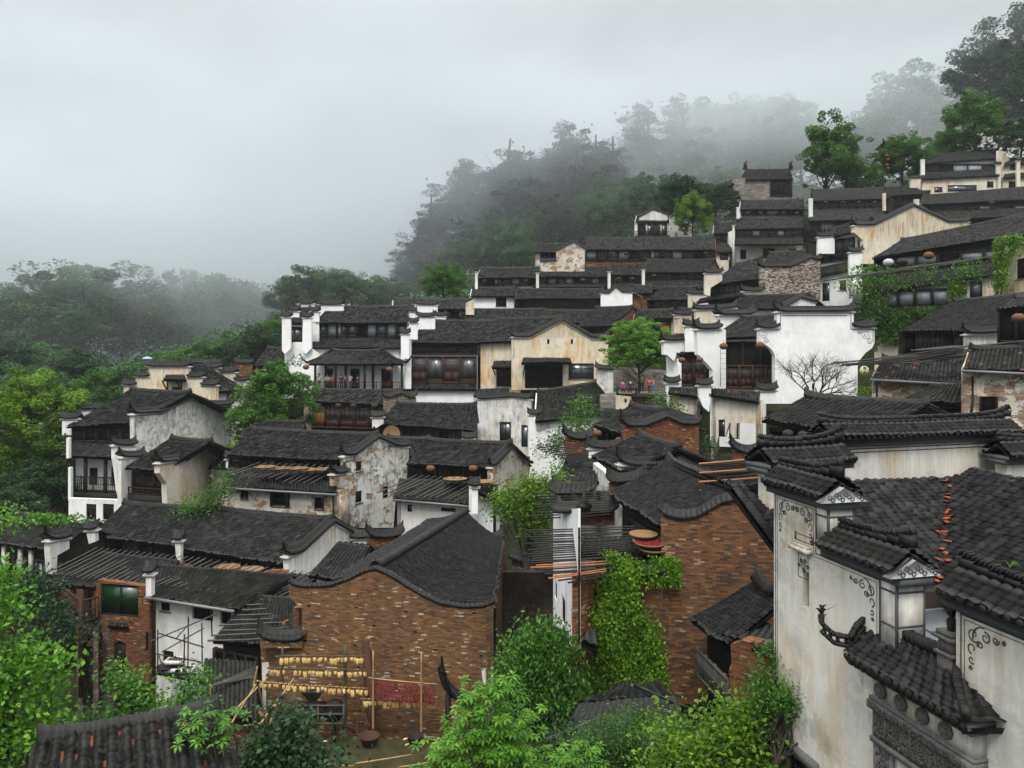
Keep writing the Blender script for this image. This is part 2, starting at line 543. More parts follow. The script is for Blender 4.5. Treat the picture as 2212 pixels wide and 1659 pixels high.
_m.links.new(_oi.outputs['Random'], _mx.inputs[0]); _mx.inputs[6].default_value = (.70, .52, .22, 1)
_m.links.new(_p.inputs['Base Color'].links[0].from_socket, _mx.inputs[7]); _m.links.new(_mx.outputs[2], _p.inputs['Base Color'])
M['husk'] = mat_plain('brown_husk', (.11, .06, .022), 0.8, 0.2, 0.4)
M['lantern'] = mat_plain('tan_lantern_cloth', (.13, .06, .028), 0.7, 0.2, 0.4)
M['lantern_dark'] = mat_plain('dark_lantern_cloth', (.025, .018, .016), 0.7, 0.2, 0.4)
M['bark'] = mat_plain('dark_bark', (.045, .038, .032), 0.9, 0.1, 0.5)
M['terracotta'] = mat_plain('terracotta', (.28, .07, .03), 0.8, 0.2, 0.4)
M['dirt'] = mat_plain('mossy_yard', (.055, .05, .02), 0.9, 0.2, 0.8, scale=2)
M['skin'] = mat_plain('skin', (.42, .25, .17), 0.6, 0.3, 0.1)
M['hair'] = mat_plain('black_hair', (.008, .007, .006), 0.5, 0.4, 0.1)
G = lambda r, g, b: (r, g, b)
M['leaf'] = mat_leaf('leaf_green', [(0, G(.02, .065, .008)), (.5, G(.055, .16, .016)), (1, G(.13, .29, .03))])
M['leaf_dark'] = mat_leaf('leaf_dark_green', [(0, G(.010, .030, .012)), (.5, G(.022, .06, .02)), (1, G(.05, .11, .035))])
M['leaf_hill'] = mat_leaf('leaf_hill_green', [(0, G(.026, .062, .024)), (.5, G(.06, .14, .046)), (1, G(.12, .24, .07))])
M['leaf_pine'] = mat_leaf('pine_needles', [(0, G(.014, .028, .020)), (.5, G(.03, .055, .038)), (1, G(.055, .09, .058))], 0.15)
M['leaf_lime'] = mat_leaf('leaf_lime', [(0, G(.035, .13, .008)), (.5, G(.10, .26, .02)), (1, G(.21, .42, .045))], 0.45)
M['leaf_olive'] = mat_leaf('leaf_yellow_green', [(0, G(.04, .10, .008)), (.5, G(.105, .215, .014)), (1, G(.21, .36, .03))], 0.4)
M['leaf_ivy'] = mat_leaf('ivy_green', [(0, G(.045, .12, .006)), (.5, G(.12, .26, .012)), (1, G(.24, .42, .03))], 0.4)
# ---------------------------------------------------------------- walls
def inv(pl, pts):
    return [pl.hit(*p) for p in pts]

def area(P):
    return sum(P[i][0] * P[(i + 1) % len(P)][1] - P[(i + 1) % len(P)][0] * P[i][1] for i in range(len(P))) / 2

def wall_uv(par, pl, outer, holes=(), mat='white', th=0.32, name='wall', d=0.0):
    """outer / holes: (u, v) loops in metres; a slab with real openings"""
    mb = MB()
    outer = [tuple(map(float, p)) for p in outer]
    if area(outer) < 0: outer = outer[::-1]
    hs_ = []
    for h in holes:
        h = [tuple(map(float, p)) for p in h]
        if area(h) > 0: h = h[::-1]
        hs_.append(h)
    loops = [outer] + hs_
    flat = [p for l in loops for p in l]
    tri = tessellate_polygon([[Vector((p[0], p[1], 0)) for p in l] for l in loops])
    V = [pl.P(u, v, d) for u, v in flat] + [pl.P(u, v, d - th) for u, v in flat]
    n = len(flat)
    Fq = [tuple(t) for t in tri]
    def top_at(u):
        m_ = -1e9
        for i in range(len(outer)):
            (ua, va), (ub, vb) = outer[i], outer[(i + 1) % len(outer)]
            if min(ua, ub) - 1e-6 <= u <= max(ua, ub) + 1e-6: m_ = max(m_, va, vb) if abs(ua - ub) < 1e-6 else max(m_, va + (vb - va) * (u - ua) / (ub - ua))
        return m_
    dr_ = [top_at(u) - v + .001 for u, v in flat]
    mb.add(V, Fq + [tuple(i + n for i in t) for t in tri], [(u, v) for u, v in flat] * 2, drop=dr_ * 2)
    k = 0
    for l in loops:
        m = len(l)
        for i in range(m):
            a, b = l[i], l[(i + 1) % m]
            mb.add([pl.P(*a, d), pl.P(*b, d), pl.P(*b, d - th), pl.P(*a, d - th)], [(0, 1, 2, 3)],
                   [(a[0], a[1]), (b[0], b[1]), (b[0] + th * .7, b[1] + th * .3), (a[0] + th * .7, a[1] + th * .3)])
    return mb.build(name, M[mat], par)

def wall(par, pl, pts, wins=(), mat='white', th=0.32, name='wall', d=0.0):
    """pts: outline in picture units on the plane; wins: (x0,y0,x1,y1,kind)"""
    outer = inv(pl, pts)
    holes = []
    for q in wins:
        u0, v1 = pl.hit(q[0], q[1]); u1, v0 = pl.hit(q[2], q[3])
        u0, u1 = min(u0, u1), max(u0, u1)
        if q[4] == 'arch':
            m = (u0 + u1) / 2; rw = (u1 - u0) / 2
            holes.append([(u0, v0), (u1, v0), (u1, v1 - rw * .5)] + [(m + rw * math.cos(t), v1 - rw * .5 + rw * .5 * math.sin(t)) for t in (.5, 1.0, 1.57, 2.14, 2.64)] + [(u0, v1 - rw * .5)])
        else:
            holes.append([(u0, v0), (u1, v0), (u1, v1), (u0, v1)])
        window(par, pl, u0, u1, v0, v1, q[4], d)
    return wall_uv(par, pl, outer, holes, mat, th, name, d)

def window(par, pl, u0, u1, v0, v1, kind='win', d=0.0):
    """frame (a part) with its pane (a sub-part) set back in an opening"""
    u0, u1 = min(u0, u1), max(u0, u1); v0, v1 = min(v0, v1), max(v0, v1)
    fm = MB()
    f = min(0.07, (u1 - u0) * .12)
    a, b = d - 0.13, d - 0.05
    pm = 'black'
    name = 'window'
    if kind in ('win', 'lat', 'open', 'glass', 'green', 'door', 'arch', 'slit', 'curt', 'reddoor'):
        if kind != 'slit':
            pl.box(fm, u0, u0 + f, v0, v1, a, b); pl.box(fm, u1 - f, u1, v0, v1, a, b)
            pl.box(fm, u0 + f, u1 - f, v1 - f, v1, a, b); pl.box(fm, u0 + f, u1 - f, v0, v0 + f, a, b + .01)
        wu = u1 - u0
        if kind == 'win':
            pm = 'glass'
            pl.box(fm, (u0 + u1) / 2 - .03, (u0 + u1) / 2 + .03, v0 + f, v1 - f, a + .01, b - .01)
            for t in (0.36, 0.68):
                v = v0 + (v1 - v0) * t
                pl.box(fm, u0 + f, u1 - f, v - .014, v + .014, a + .02, b - .03)
        elif kind == 'lat':
            pm = 'wood_red'
            n = max(3, int(wu / .14))
            for i in range(1, n):
                u = u0 + wu * i / n
                pl.box(fm, u - .015, u + .015, v0 + f, v1 - f, a + .02, b - .01)
            for t in (.3, .7):
                v = v0 + (v1 - v0) * t
                pl.box(fm, u0 + f, u1 - f, v - .015, v + .015, a + .03, b)
        elif kind == 'open':
            pm = 'black'
            # a leaf swung outward on the right
            L = wu * .42
            pl.box(fm, u1 - .05, u1 - .01, v0, v1, b, b + L)
            pl.box(fm, u0 + .01, u0 + .05, v0, v1, b, b + L * .7)
        elif kind in ('glass', 'green', 'curt'):
            pm = {'glass': 'glass', 'green': 'glass_green', 'curt': 'curtain'}[kind]
            if wu > 1.0:
                for t in ((.5,) if wu < 2.2 else (.34, .67)):
                    u = u0 + wu * t
                    pl.box(fm, u - .025, u + .025, v0 + f, v1 - f, a + .01, b - .01)
        elif kind in ('door', 'arch', 'reddoor'):
            name = 'door'
            pm = 'wood'
            n = max(2, int(wu / .25))
            for i in range(1, n):
                u = u0 + wu * i / n
                pl.box(fm, u - .012, u + .012, v0 + f, v1 - f, a + .02, b - .04)
    fr = fm.build(name, M['wood_red' if kind == 'reddoor' else 'wood'], par)
    pb = MB()
    pl.box(pb, u0, u1, v0, v1, a - .05, a + .005 if kind != 'slit' else a - .1)
    pb.build('pane' if name == 'window' else 'door_leaf', M[pm], fr)
    # thin sill
    if kind in ('win', 'lat', 'open') and u1 - u0 > .5:
        sb = MB()
        pl.box(sb, u0 - .08, u1 + .08, v0 - .07, v0 - .005, d - .1, d + .07)
        sb.build('sill', M['grey'], fr)
    return fr

# ---------------------------------------------------------------- roofs
def tiles(mb, eL, eR, rL, rR, sp=.22, course=.17, seg=4, h=.055, rag=.05, thick=.1, sag=.05, lip=.022, seed=0, jit=.4, vred=0.0, sagb=0.0):
    g = np.random.default_rng(seed + 77)
    eL, eR, rL, rR = (np.array(p, float) for p in (eL, eR, rL, rR))
    Lw = (np.linalg.norm(eR - eL) + np.linalg.norm(rR - rL)) / 2
    Ls = (np.linalg.norm(rL - eL) + np.linalg.norm(rR - eR)) / 2
    n = max(2, int(round(Lw / sp))); m = max(2, int(round(Ls / course)))
    prof = {4: ([0, .22, .5, .78], [0, .75, 1, .75]), 3: ([0, .3, .7], [0, 1, 1]), 8: ([0, .10, .24, .38, .5, .62, .76, .90], [0, .12, .68, .93, 1, .93, .68, .12])}[seg]
    ss = np.array(prof[0]); hh = np.array(prof[1])
    C = n * seg + 1
    colid = np.minimum(np.arange(C) // seg, n - 1)
    S0 = np.append((np.arange(n)[:, None] + ss[None, :]).ravel(), n) / n
    H0 = np.append(np.tile(hh, n), 0.0)
    Rr = 2 * m
    cid = np.arange(Rr) // 2
    T = (cid + (np.arange(Rr) % 2)) / m
    T = np.clip(T, 0, 1)
    # tile jitter
    tj = g.normal(0, 1, (m, n))
    sj = jit * (g.normal(0, .045, (m, n)) * sp / Lw + np.cumsum(g.normal(0, .012, (m, n)), 0) * sp / Lw)
    st = S0[None, :] + sj[cid][:, colid] * (H0[None, :] > .3)
    tt = np.repeat(T[:, None], C, 1) + (g.normal(0, .10 * jit, (m, n)) * course / Ls)[cid][:, colid] * ((np.arange(Rr) % 2) == 0)[:, None]
    tt[0] += (g.normal(0, rag, n) / Ls)[colid]
    hz = H0[None, :] * h * (1 + .18 * jit * tj[cid][:, colid])
    hz = hz + ((np.arange(Rr) % 2) == 0)[:, None] * lip * (1 + .5 * np.abs(tj[cid][:, colid])) + 0.006 * jit * tj[cid][:, colid]
    N = np.cross(eR - eL, rL - eL); N /= np.linalg.norm(N)
    if N[2] < 0: N = -N
    # gentle unevenness of the whole slope
    ph = g.uniform(0, 6.28, 4)
    wav = .03 * np.sin(st * Lw * .55 + ph[0]) * np.sin(tt * Ls * .8 + ph[1]) + .018 * np.sin(st * Lw * 1.5 + ph[2]) - sag * (1 - sagb * st) * np.sin(np.pi * np.clip(tt, 0, 1)) - .02 * Lw / 8 * np.sin(np.pi * np.clip(st, 0, 1)) * tt
    s_, t_ = st[..., None], tt[..., None]
    P = (1 - t_) * ((1 - s_) * eL + s_ * eR) + t_ * ((1 - s_) * rL + s_ * rR) + N * (hz + wav)[..., None]
    idx = np.arange(Rr * C).reshape(Rr, C)
    f = np.stack((idx[:-1, :-1], idx[:-1, 1:], idx[1:, 1:], idx[1:, :-1]), -1).reshape(-1, 4)
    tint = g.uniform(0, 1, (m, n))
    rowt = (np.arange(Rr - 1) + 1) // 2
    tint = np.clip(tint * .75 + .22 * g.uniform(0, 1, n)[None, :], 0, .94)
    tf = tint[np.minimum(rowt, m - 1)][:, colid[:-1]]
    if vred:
        vt = np.where(g.uniform(0, 1, (m, n)) < vred, 1.0, .15)  # valley faces left unpatched get a dark tint for shade
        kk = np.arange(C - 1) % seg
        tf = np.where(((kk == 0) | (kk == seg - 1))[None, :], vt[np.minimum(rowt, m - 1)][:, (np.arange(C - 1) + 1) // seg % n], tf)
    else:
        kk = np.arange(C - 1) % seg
        tf = np.where(((kk == 0) | (kk == seg - 1))[None, :], tf * .1, .5 + .5 * tf)  # shade put into the valley tints, highlights into the crest tints
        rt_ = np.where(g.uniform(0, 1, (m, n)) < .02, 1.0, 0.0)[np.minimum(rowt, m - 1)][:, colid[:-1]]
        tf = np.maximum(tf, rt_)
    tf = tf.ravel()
    mb.add(P.reshape(-1, 3), f, np.stack((st * Lw, tt * Ls), -1).reshape(-1, 2), tf)
    # underside and the edge
    q = []
    nk = 8 if sag > .1 else 4
    for k in range(nk + 1):
        t = k / nk
        for s_, e_, r_ in ((0, eL, rL), (1, eR, rR)):
            p = e_ * (1 - t) + r_ * t - N * (sag * (1 - sagb * s_) * math.sin(math.pi * t))
            q += [p - N * .055, p - N * (.055 + thick)]
    fs = [(1, 3, 2, 0), (4 * nk, 4 * nk + 2, 4 * nk + 3, 4 * nk + 1)]
    for k in range(nk):
        o_ = 4 * k
        fs += [(o_, o_ + 4, o_ + 5, o_ + 1), (o_ + 2, o_ + 3, o_ + 7, o_ + 6), (o_ + 1, o_ + 5, o_ + 7, o_ + 3)]
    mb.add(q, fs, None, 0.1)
    return N

def crest(par, a, b, sp=.2, w_=.12, h=.16, horn=.25, mat='tile', name='ridge', seed=1):
    """row of upright stacked tiles along the ridge, ends lifted"""
    g = np.random.default_rng(seed)
    a, b = np.array(a, float), np.array(b, float)
    L = np.linalg.norm(b - a)
    n = max(4, int(L / (sp / 2)))
    d = (b - a) / L
    sd_ = np.cross(d, (0, 0, 1.0)); sd_ /= np.linalg.norm(sd_)
    V, Fq = [], []
    for i in range(n + 1):
        t = i / n
        e = min(t, 1 - t) * L
        up = horn * math.exp(-e / .28)
        hh = h * (1 + (.16 if i % 2 else -.05) + g.normal(0, .05))
        c = a + d * L * t + np.array((0, 0, up * .6 - .04 * math.sin(math.pi * t) * min(1, L / 8)))
        ww = w_ * (1 + (.12 if i % 2 else 0))
        for s_, z in ((-2.0, -.09), (-1.0, .03), (-.8, hh * .75), (-.35, hh + up * .4), (.35, hh + up * .4), (.8, hh * .75), (1.0, .03), (2.0, -.09)):
            V.append(c + sd_ * ww * s_ + np.array((0, 0, z)))
    k = 8
    for i in range(n):
        for j in range(k):
            Fq.append((i * k + j, i * k + (j + 1) % k, (i + 1) * k + (j + 1) % k, (i + 1) * k + j))
    mb = MB()
    tn = np.repeat(g.uniform(0, 1, n), k)
    mb.add(V, Fq, None, tn)
    mb.Fc.append((np.array([list(range(k)), list(range(n * k, n * k + k))]), np.array([.4, .4]), 0))
    return mb.build(name, M[mat], par)

def cap(par, pts, wd=.34, h=.2, horn=.28, sp=.22, mat='tile', ends=(1, 1), crest_h=.13, name='coping', band=True, bandmat='dust_white', seed=3, lift=0.0):
    """small double pitched tile coping following a wall top (world points)"""
    g = np.random.default_rng(seed)
    pts = [np.array(p, float) for p in pts]
    horn = horn * min(1, .35 + float(np.linalg.norm(pts[-1] - pts[0])) / 5)
    seg = [np.linalg.norm(pts[i + 1] - pts[i]) for i in range(len(pts) - 1)]
    L = sum(seg)
    near = sp / 4
    n = max(6, int(L / near))
    hd = pts[-1] - pts[0]; hd[2] = 0
    hd /= np.linalg.norm(hd)
    sd_ = np.array((hd[1], -hd[0], 0))
    cs = np.cumsum([0] + seg)
    C = []
    for i in range(n + 1):
        x = L * i / n
        j = min(int(np.searchsorted(cs, x, 'right')) - 1, len(seg) - 1)
        t = (x - cs[j]) / seg[j]
        C.append(pts[j] * (1 - t) + pts[j + 1] * t)
    C = np.array(C)
    # round the corners a little
    for _ in range(int(.13 / near)):
        C[1:-1] = C[1:-1] * .5 + (C[:-2] + C[2:]) * .25
    V, tn = [], []
    hgt = g.normal(0, .012, n + 1)
    for i in range(n + 1):
        x = L * i / n
        up = 0
        if ends[0]: up += horn * math.exp(-x / .24)
        if ends[1]: up += horn * math.exp(-(L - x) / .24)
        rib = .075 * (0.5 - .5 * math.cos(2 * math.pi * i / 4))
        cr = crest_h * (1 + (.22 if i % 2 else 0)) + abs(hgt[i])
        c = C[i] + np.array((0, 0, up * .65 + lift))
        for s_, z in ((-1.0, 0 + rib), (-.55, h * .48 + rib), (-.24, h * .85), (-.2, h + cr + up * .35), (.2, h + cr + up * .35), (.24, h * .85), (.55, h * .48 + rib), (1.0, 0 + rib), (.97, -.07), (-.97, -.07)):
            V.append(c + sd_ * wd * s_ + np.array((0, 0, z)))
        tn.append(.05 if i % 4 == 0 else g.uniform(.4, 1))
    k = 10
    Fq = [(i * k + j, i * k + (j + 1) % k, (i + 1) * k + (j + 1) % k, (i + 1) * k + j) for i in range(n) for j in range(k)]
    mb = MB()
    mb.add(V, Fq, None, np.repeat(np.array(tn)[:n], k))
    mb.Fc.append((np.array([list(range(k)), list(range(n * k, n * k + k))]), np.array([.4, .4]), 0))
    o = mb.build(name, M[mat], par)
    if band:
        bb = MB()
        for i in range(len(pts) - 1):
            a, b = pts[i], pts[i + 1]
            dz = np.array((0, 0, lift - .14))
            bb.bar(a + dz, b + dz, wd * 1.35, .10)
        bb.build('cornice', M[bandmat], o)
    return o

def roofpart(par, eL, eR, rL, rR, mat='tile', sp=.24, seed=0, cresth=True, name='roof', course=None, seg=4, h=.085, **kw):
    mb = MB()
    D = (eL[1] + eR[1]) / 2
    if course is None: course = .16 if D < 40 else (.22 if D < 70 else .30)
    if D > 70 and seg == 4: seg = 3; h = .10
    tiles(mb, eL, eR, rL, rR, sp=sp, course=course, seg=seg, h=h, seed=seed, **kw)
    o = mb.build(name, M[mat], par)
    if cresth:
        crest(o, rL, rR, mat='tile' if mat != 'tile_near' else mat, seed=seed + 5, horn=.22 if cresth is True else cresth)
    return o

def solve_ridge(px, py, e, n, t, ze):
    a = (HY - py) / F; b = (px - HX) / F
    nn = np.array(n)
    ne = nn @ np.array(e[:2])
    D = (ze - t * ne) / (a - t * (nn[0] * b + nn[1]))
    return W(px, py, D)

SEED = [100]
class House:
    def __init__(s, label, e, r, t=.5, zb=None, wm='white', gm=None, mat='tile', oh=.55, name='village_house', cat='house', group=None, wins=(), gable=True, back=True, sp=.215, cresth=True, side=.12, front=True, roof=True, rk={}):
        SEED[0] += 1
        s.seed = SEED[0]
        e0, e1 = e
        s.eL = W(*e0)
        if len(e1) == 2:
            D1 = s.eL[2] / ((HY - e1[1]) / F)
            s.eR = W(e1[0], e1[1], D1)
        else: s.eR = W(*e1)
        d = (s.eR - s.eL)[:2]; d /= np.linalg.norm(d)
        n = np.array((-d[1], d[0]))
        if n[1] < 0: n = -n
        s.n = n
        s.rL = W(*r[0]) if len(r[0]) == 3 else solve_ridge(*r[0], s.eL, n, t, s.eL[2])
        s.rR = W(*r[1]) if len(r[1]) == 3 else solve_ridge(*r[1], s.eR, n, t, s.eR[2])
        s.run = float((s.rL - s.eL)[:2] @ n)
        s.bL = np.array((*(2 * s.rL[:2] - s.eL[:2]), s.eL[2])); s.bR = np.array((*(2 * s.rR[:2] - s.eR[:2]), s.eR[2]))
        A = s.eL[:2] + n * oh; B = s.eR[:2] + n * oh
        s.pl = Plane(A, B)
        z = min(s.eL[2], s.eR[2]) - 5.5 if zb is None else zb if isinstance(zb, float) else s.pl.hit(e0[0], zb)[1]
        s.zb = z
        base = (A + B) / 2 + n * s.run * .9
        s.root = empty(name, (float(base[0]), float(base[1]), z), label, cat, group)
        base_at(A, z); base_at(B, z); base_at(base, z); base_at(base + n * s.run * .8, z)
        gm = gm or wm
        s.gm, s.oh, s.t = gm, oh, t
        pitch = (s.rL[2] - s.eL[2]) / max(.3, np.linalg.norm((s.rL - s.eL)[:2]))
        zt = lambda P, u: P + 0
        # walls under the roof
        vL, vR = s.eL[2] + pitch * oh - .13, s.eR[2] + pitch * oh - .13
        if front:
            ui, uo = side, s.pl.L - side
            holes = []
            for q in wins:
                u0, v1 = s.pl.hit(q[0], q[1]); u1, v0 = s.pl.hit(q[2], q[3])
                holes.append([(u0, v0), (u1, v0), (u1, v1), (u0, v1)])
                window(s.root, s.pl, u0, u1, v0, v1, q[4])
            wall_uv(s.root, s.pl, [(ui, z - 3), (uo, z - 3), (uo, vR), (ui, vL)], holes, wm, .3, 'wall')
        if gable:
            for P0, P1, R0, sgn in ((s.eL, s.bL, s.rL, 1), (s.eR, s.bR, s.rR, -1)):
                ax = np.array((*(d * side * sgn), 0))
                gp = Plane((P0 + ax)[:2], (P1 + ax)[:2])
                o_ = oh * gp.L / max(.1, 2 * s.run)
                gv = P0[2] + pitch * o_ - .13
                q = [(o_, z - 3), (gp.L - o_, z - 3), (gp.L - o_, gv), (gp.L / 2, R0[2] - .13), (o_, gv)]
                wall_uv(s.root, gp, q, (), gm, .22, 'gable_wall')
        if roof:
            s.roof = roofpart(s.root, s.eL, s.eR, s.rL, s.rR, mat, sp, s.seed, cresth, **rk)
            if back:
                mb = MB()
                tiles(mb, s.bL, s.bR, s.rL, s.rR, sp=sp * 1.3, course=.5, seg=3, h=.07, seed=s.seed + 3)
                mb.build('rear_roof', M[mat], s.root)
    def timber(s, yb, x0=None, x1=None, bays='wgpwgp', ytop=None, d=.0, mat='wood', post='wood', h=None, plane=None):
        pl = plane or s.pl
        u0 = .15 if x0 is None else pl.hit(x0, 800)[0]
        u1 = pl.L - .15 if x1 is None else pl.hit(x1, 800)[0]
        xm = x0 if x0 is not None else ((s.pl.A[0] / s.pl.A[1]) * F + HX)
        vt = min(s.eL[2], s.eR[2]) + .1 if ytop is None else pl.hit(xm, ytop)[1]
        vb = pl.hit(xm, yb)[1] if h is None else vt - h
        timber(s.root, pl, u0, u1, vb, vt, bays, d, mat, post)
        return vb
    def lean(s, e, r, mat='tile', t=.5, cresth=False, name='lower_roof', sp=.215, **kw):
        """skirt roof on the front"""
        if len(e[0]) == 2:            # hang it on the wall plane
            pl = kw.pop('plane', None) or s.pl
            rL = pl.P(*pl.hit(*r[0][:2]), -.05); rR = pl.P(*pl.hit(*r[1][:2]), -.05)
            n_ = -pl.n
            eL = solve_ridge(*e[0], rL, n_, t, rL[2]); eR = solve_ridge(*e[1][:2], rR, n_, t, rR[2])
            r = None
        else:
            kw.pop('plane', None)
            eL = W(*e[0])
            eR = W(*e[1]) if len(e[1]) == 3 else W(e[1][0], e[1][1], eL[2] / ((HY - e[1][1]) / F))
        d = (eR - eL)[:2]; d /= np.linalg.norm(d)
        n = np.array((-d[1], d[0]))
        if n[1] < 0: n = -n
        if r is not None:
            rL = W(*r[0]) if len(r[0]) == 3 else solve_ridge(*r[0], eL, n, t, eL[2])
            rR = W(*r[1]) if len(r[1]) == 3 else solve_ridge(*r[1], eR, n, t, eR[2])
        SEED[0] += 1
        o = roofpart(s.root, eL, eR, rL, rR, mat, sp, SEED[0], cresth, name, **kw)
        s.leans = getattr(s, 'leans', []) + [(eL, eR, rL, rR, n)]
        return o
    def under(s, i=-1, zb=None, oh=.45, wm='white', wins=(), side=.1, yb=None, x=None):
        """wall under a skirt roof"""
        eL, eR, rL, rR, n = s.leans[i]
        pl = Plane(eL[:2] + n * oh, eR[:2] + n * oh)
        if yb is not None:
            zb = pl.hit(x if x is not None else (eL[0] / eL[1] * F + HX), yb)[1]
        if zb is None: zb = s.zb
        t = (rL[2] - eL[2]) / max(.2, float((rL - eL)[:2] @ n))
        holes = []
        for q in wins:
            u0, v1 = pl.hit(q[0], q[1]); u1, v0 = pl.hit(q[2], q[3])
            holes.append([(u0, v0), (u1, v0), (u1, v1), (u0, v1)])
            window(s.root, pl, u0, u1, v0, v1, q[4])
        wall_uv(s.root, pl, [(side, zb - 2), (pl.L - side, zb - 2), (pl.L - side, eR[2] + t * oh - .12), (side, eL[2] + t * oh - .12)], holes, wm, .28, 'lower_wall')
        for u in (side, pl.L - side - .25):      # returns to the main wall
            a = pl.P(u, 0, 0); b = a + np.array((*n, 0)) * max(.3, float((rL - eL)[:2] @ n) + .3 - oh)
            mb = MB()
            c0 = (a + b) / 2
            L = np.linalg.norm((b - a)[:2])
            zt_ = min(eL[2], eR[2]) + t * oh - .12
            dd = np.array((*pl.d, 0))
            mb.box((c0 + dd * .125) * (1, 1, 0) + np.array((0, 0, (zt_ + zb) / 2)), L / 2, .125, (zt_ - zb) / 2, ((b - a) / max(L, 1e-3), dd, (0, 0, 1)))
            mb.build('return_wall', M[wm], s.root)
        s.lpl = pl
        base_at(pl.A - n * .3, zb); base_at(pl.B - n * .3, zb)
        return pl

def timber(par, pl, u0, u1, v0, v1, bays='wgp', d=0.0, mat='wood', post='wood'):
    """one storey of timber front; every window bay is a part of its own with its pane below it.
    w lattice window, g glass, p planks, c curtained glass, k black sheet as shade of an opening, r the same with rail, o orange boards, d panelled doors"""
    mb = MB()
    B = pl.box
    n = len(bays)
    W_ = (u1 - u0) / n
    B(mb, u0, u1, v1 - .16, v1, d + .0, d + .16, .2)
    B(mb, u0, u1, v0 - .02, v0 + .14, d + .0, d + .18, .3)
    for i in range(n + 1):
        u = u0 + W_ * i
        B(mb, u - .07, u + .07, v0 - .03, v1 + .02, d + .0, d + .19, .6)
    def part(nm, f, kids):
        fo = f.build(nm, M[post], par)
        for k_, m_, mt in kids:
            if m_.n: m_.build(k_, M[mt], fo)
    for i, b in enumerate(bays):
        a, c = u0 + W_ * i + .07, u0 + W_ * (i + 1) - .07
        lo, hi = v0 + .14, v1 - .16
        f, q_, q2 = MB(), MB(), MB()
        if b == 'w':
            s_ = lo + (hi - lo) * .33
            B(f, a, c, lo, s_, d, d + .06, .9)
            B(f, a, c, s_, s_ + .06, d, d + .12, .4)
            B(q_, a, c, s_, hi, d, d + .03)
            k = max(2, int((c - a) / .42))
            for j in range(k + 1):
                x = a + (c - a) * j / k
                B(f, x - .025, x + .025, s_, hi, d + .03, d + .10)
            for q in (.33, .66):
                vv = s_ + (hi - s_) * q
                B(f, a, c, vv - .012, vv + .012, d + .03, d + .08)
            for j in range(k * 3):
                x = a + (c - a) * (j + .5) / (k * 3)
                B(f, x - .009, x + .009, s_, hi, d + .03, d + .07)
            part('window', f, (('pane', q_, 'paper'),))
        elif b == 's':
            B(f, a, c, lo, lo + .2, d, d + .1, .8); B(f, a, a + .05, lo, hi, d + .03, d + .1); B(f, c - .05, c, lo, hi, d + .03, d + .1)
            B(q_, a, c, lo + .2, hi, d, d + .04)
            part('window', f, (('pane', q_, 'sheer_sky'),))
        elif b in 'gc':
            lo2 = lo + .25
            B(f, a, c, lo, lo2, d, d + .1, .8)
            xs = [a, c] if c - a < 1.6 else [a, (a + c) / 2, c]
            for x in xs: B(f, x - .03, x + .03, lo2, hi, d + .03, d + .1)
            x = a + (c - a) * .3 if b == 'c' else a
            B(q_, x, c, lo2, hi, d, d + .04)
            if b == 'c': B(q2, a, x, lo2, hi, d, d + .03)
            part('window', f, (('pane', q_, 'glass'), ('curtain', q2, 'curtain')))
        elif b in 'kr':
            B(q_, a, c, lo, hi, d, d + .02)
            q_.build('opening_shade', M['black'], par)  # flat black sheet on the solid wall, shade of an opening as colour
            if b == 'r':
                rl = lo + min(.95, (hi - lo) * .45)
                B(f, a, c, rl - .04, rl + .03, d + .1, d + .17)
                B(f, a, c, lo + .08, lo + .13, d + .1, d + .16)
                k = max(3, int((c - a) / .16))
                for j in range(k):
                    x = a + (c - a) * (j + .5) / k
                    B(f, x - .018, x + .018, lo, rl, d + .11, d + .15)
                part('railing', f, ())
        elif b in 'po':
            t = f if b == 'o' else mb
            k = max(2, int((c - a) / .22))
            for j in range(k):
                x0 = a + (c - a) * j / k
                B(t, x0 + .006, x0 + (c - a) / k - .006, lo, hi if b == 'p' else lo + (hi - lo) * .62, d, d + .05 + .012 * ((j * 7) % 3), ((j * 37) % 10) / 10)
            if b == 'o':
                fo = f.build('board_panel', M['wood_orange'], par)
                B(q_, a, c, lo + (hi - lo) * .62, hi, d, d + .03); q_.build('pane', M['glass'], fo)
        elif b == 'd':
            k = max(2, int((c - a) / .55))
            m_ = lo + (hi - lo) * .42
            B(q_, a, c, m_, hi, d, d + .02)
            for j in range(k):
                x0 = a + (c - a) * j / k; x1 = x0 + (c - a) / k
                B(f, x0, x1, lo, m_, d, d + .05, .9)
                B(f, x0, x0 + .05, lo, hi, d, d + .09)
                B(f, x0, x1, m_ - .03, m_ + .03, d, d + .09)
                for q in range(1, 5):
                    x = x0 + (x1 - x0) * q / 5
                    B(f, x - .008, x + .008, m_, hi, d + .02, d + .06)
                for q in range(1, 4):
                    vv = m_ + (hi - m_) * q / 4
                    B(f, x0, x1, vv - .008, vv + .008, d + .02, d + .06)
            part('door', f, (('pane', q_, 'paper'),))
    return mb.build('timber_front', M[post], par)

def rail(par, pl, u0, u1, v0, v1, d=.0, step=.16, mat='wood', name='railing', ends=True):
    mb = MB()
    pl.box(mb, u0, u1, v1 - .07, v1, d - .04, d + .05)
    pl.box(mb, u0, u1, v0, v0 + .07, d - .04, d + .05)
    pl.box(mb, u0, u1, (v0 + v1) / 2 - .02, (v0 + v1) / 2 + .02, d - .03, d + .03)
    n = max(2, int(abs(u1 - u0) / step))
    for i in range(n + 1):
        u = u0 + (u1 - u0) * i / n
        wd = .022 if i % 6 else .05
        pl.box(mb, u - wd, u + wd, v0, v1 + (.0 if i % 6 else .05), d - .025, d + .025)
    return mb.build(name, M[mat], par)

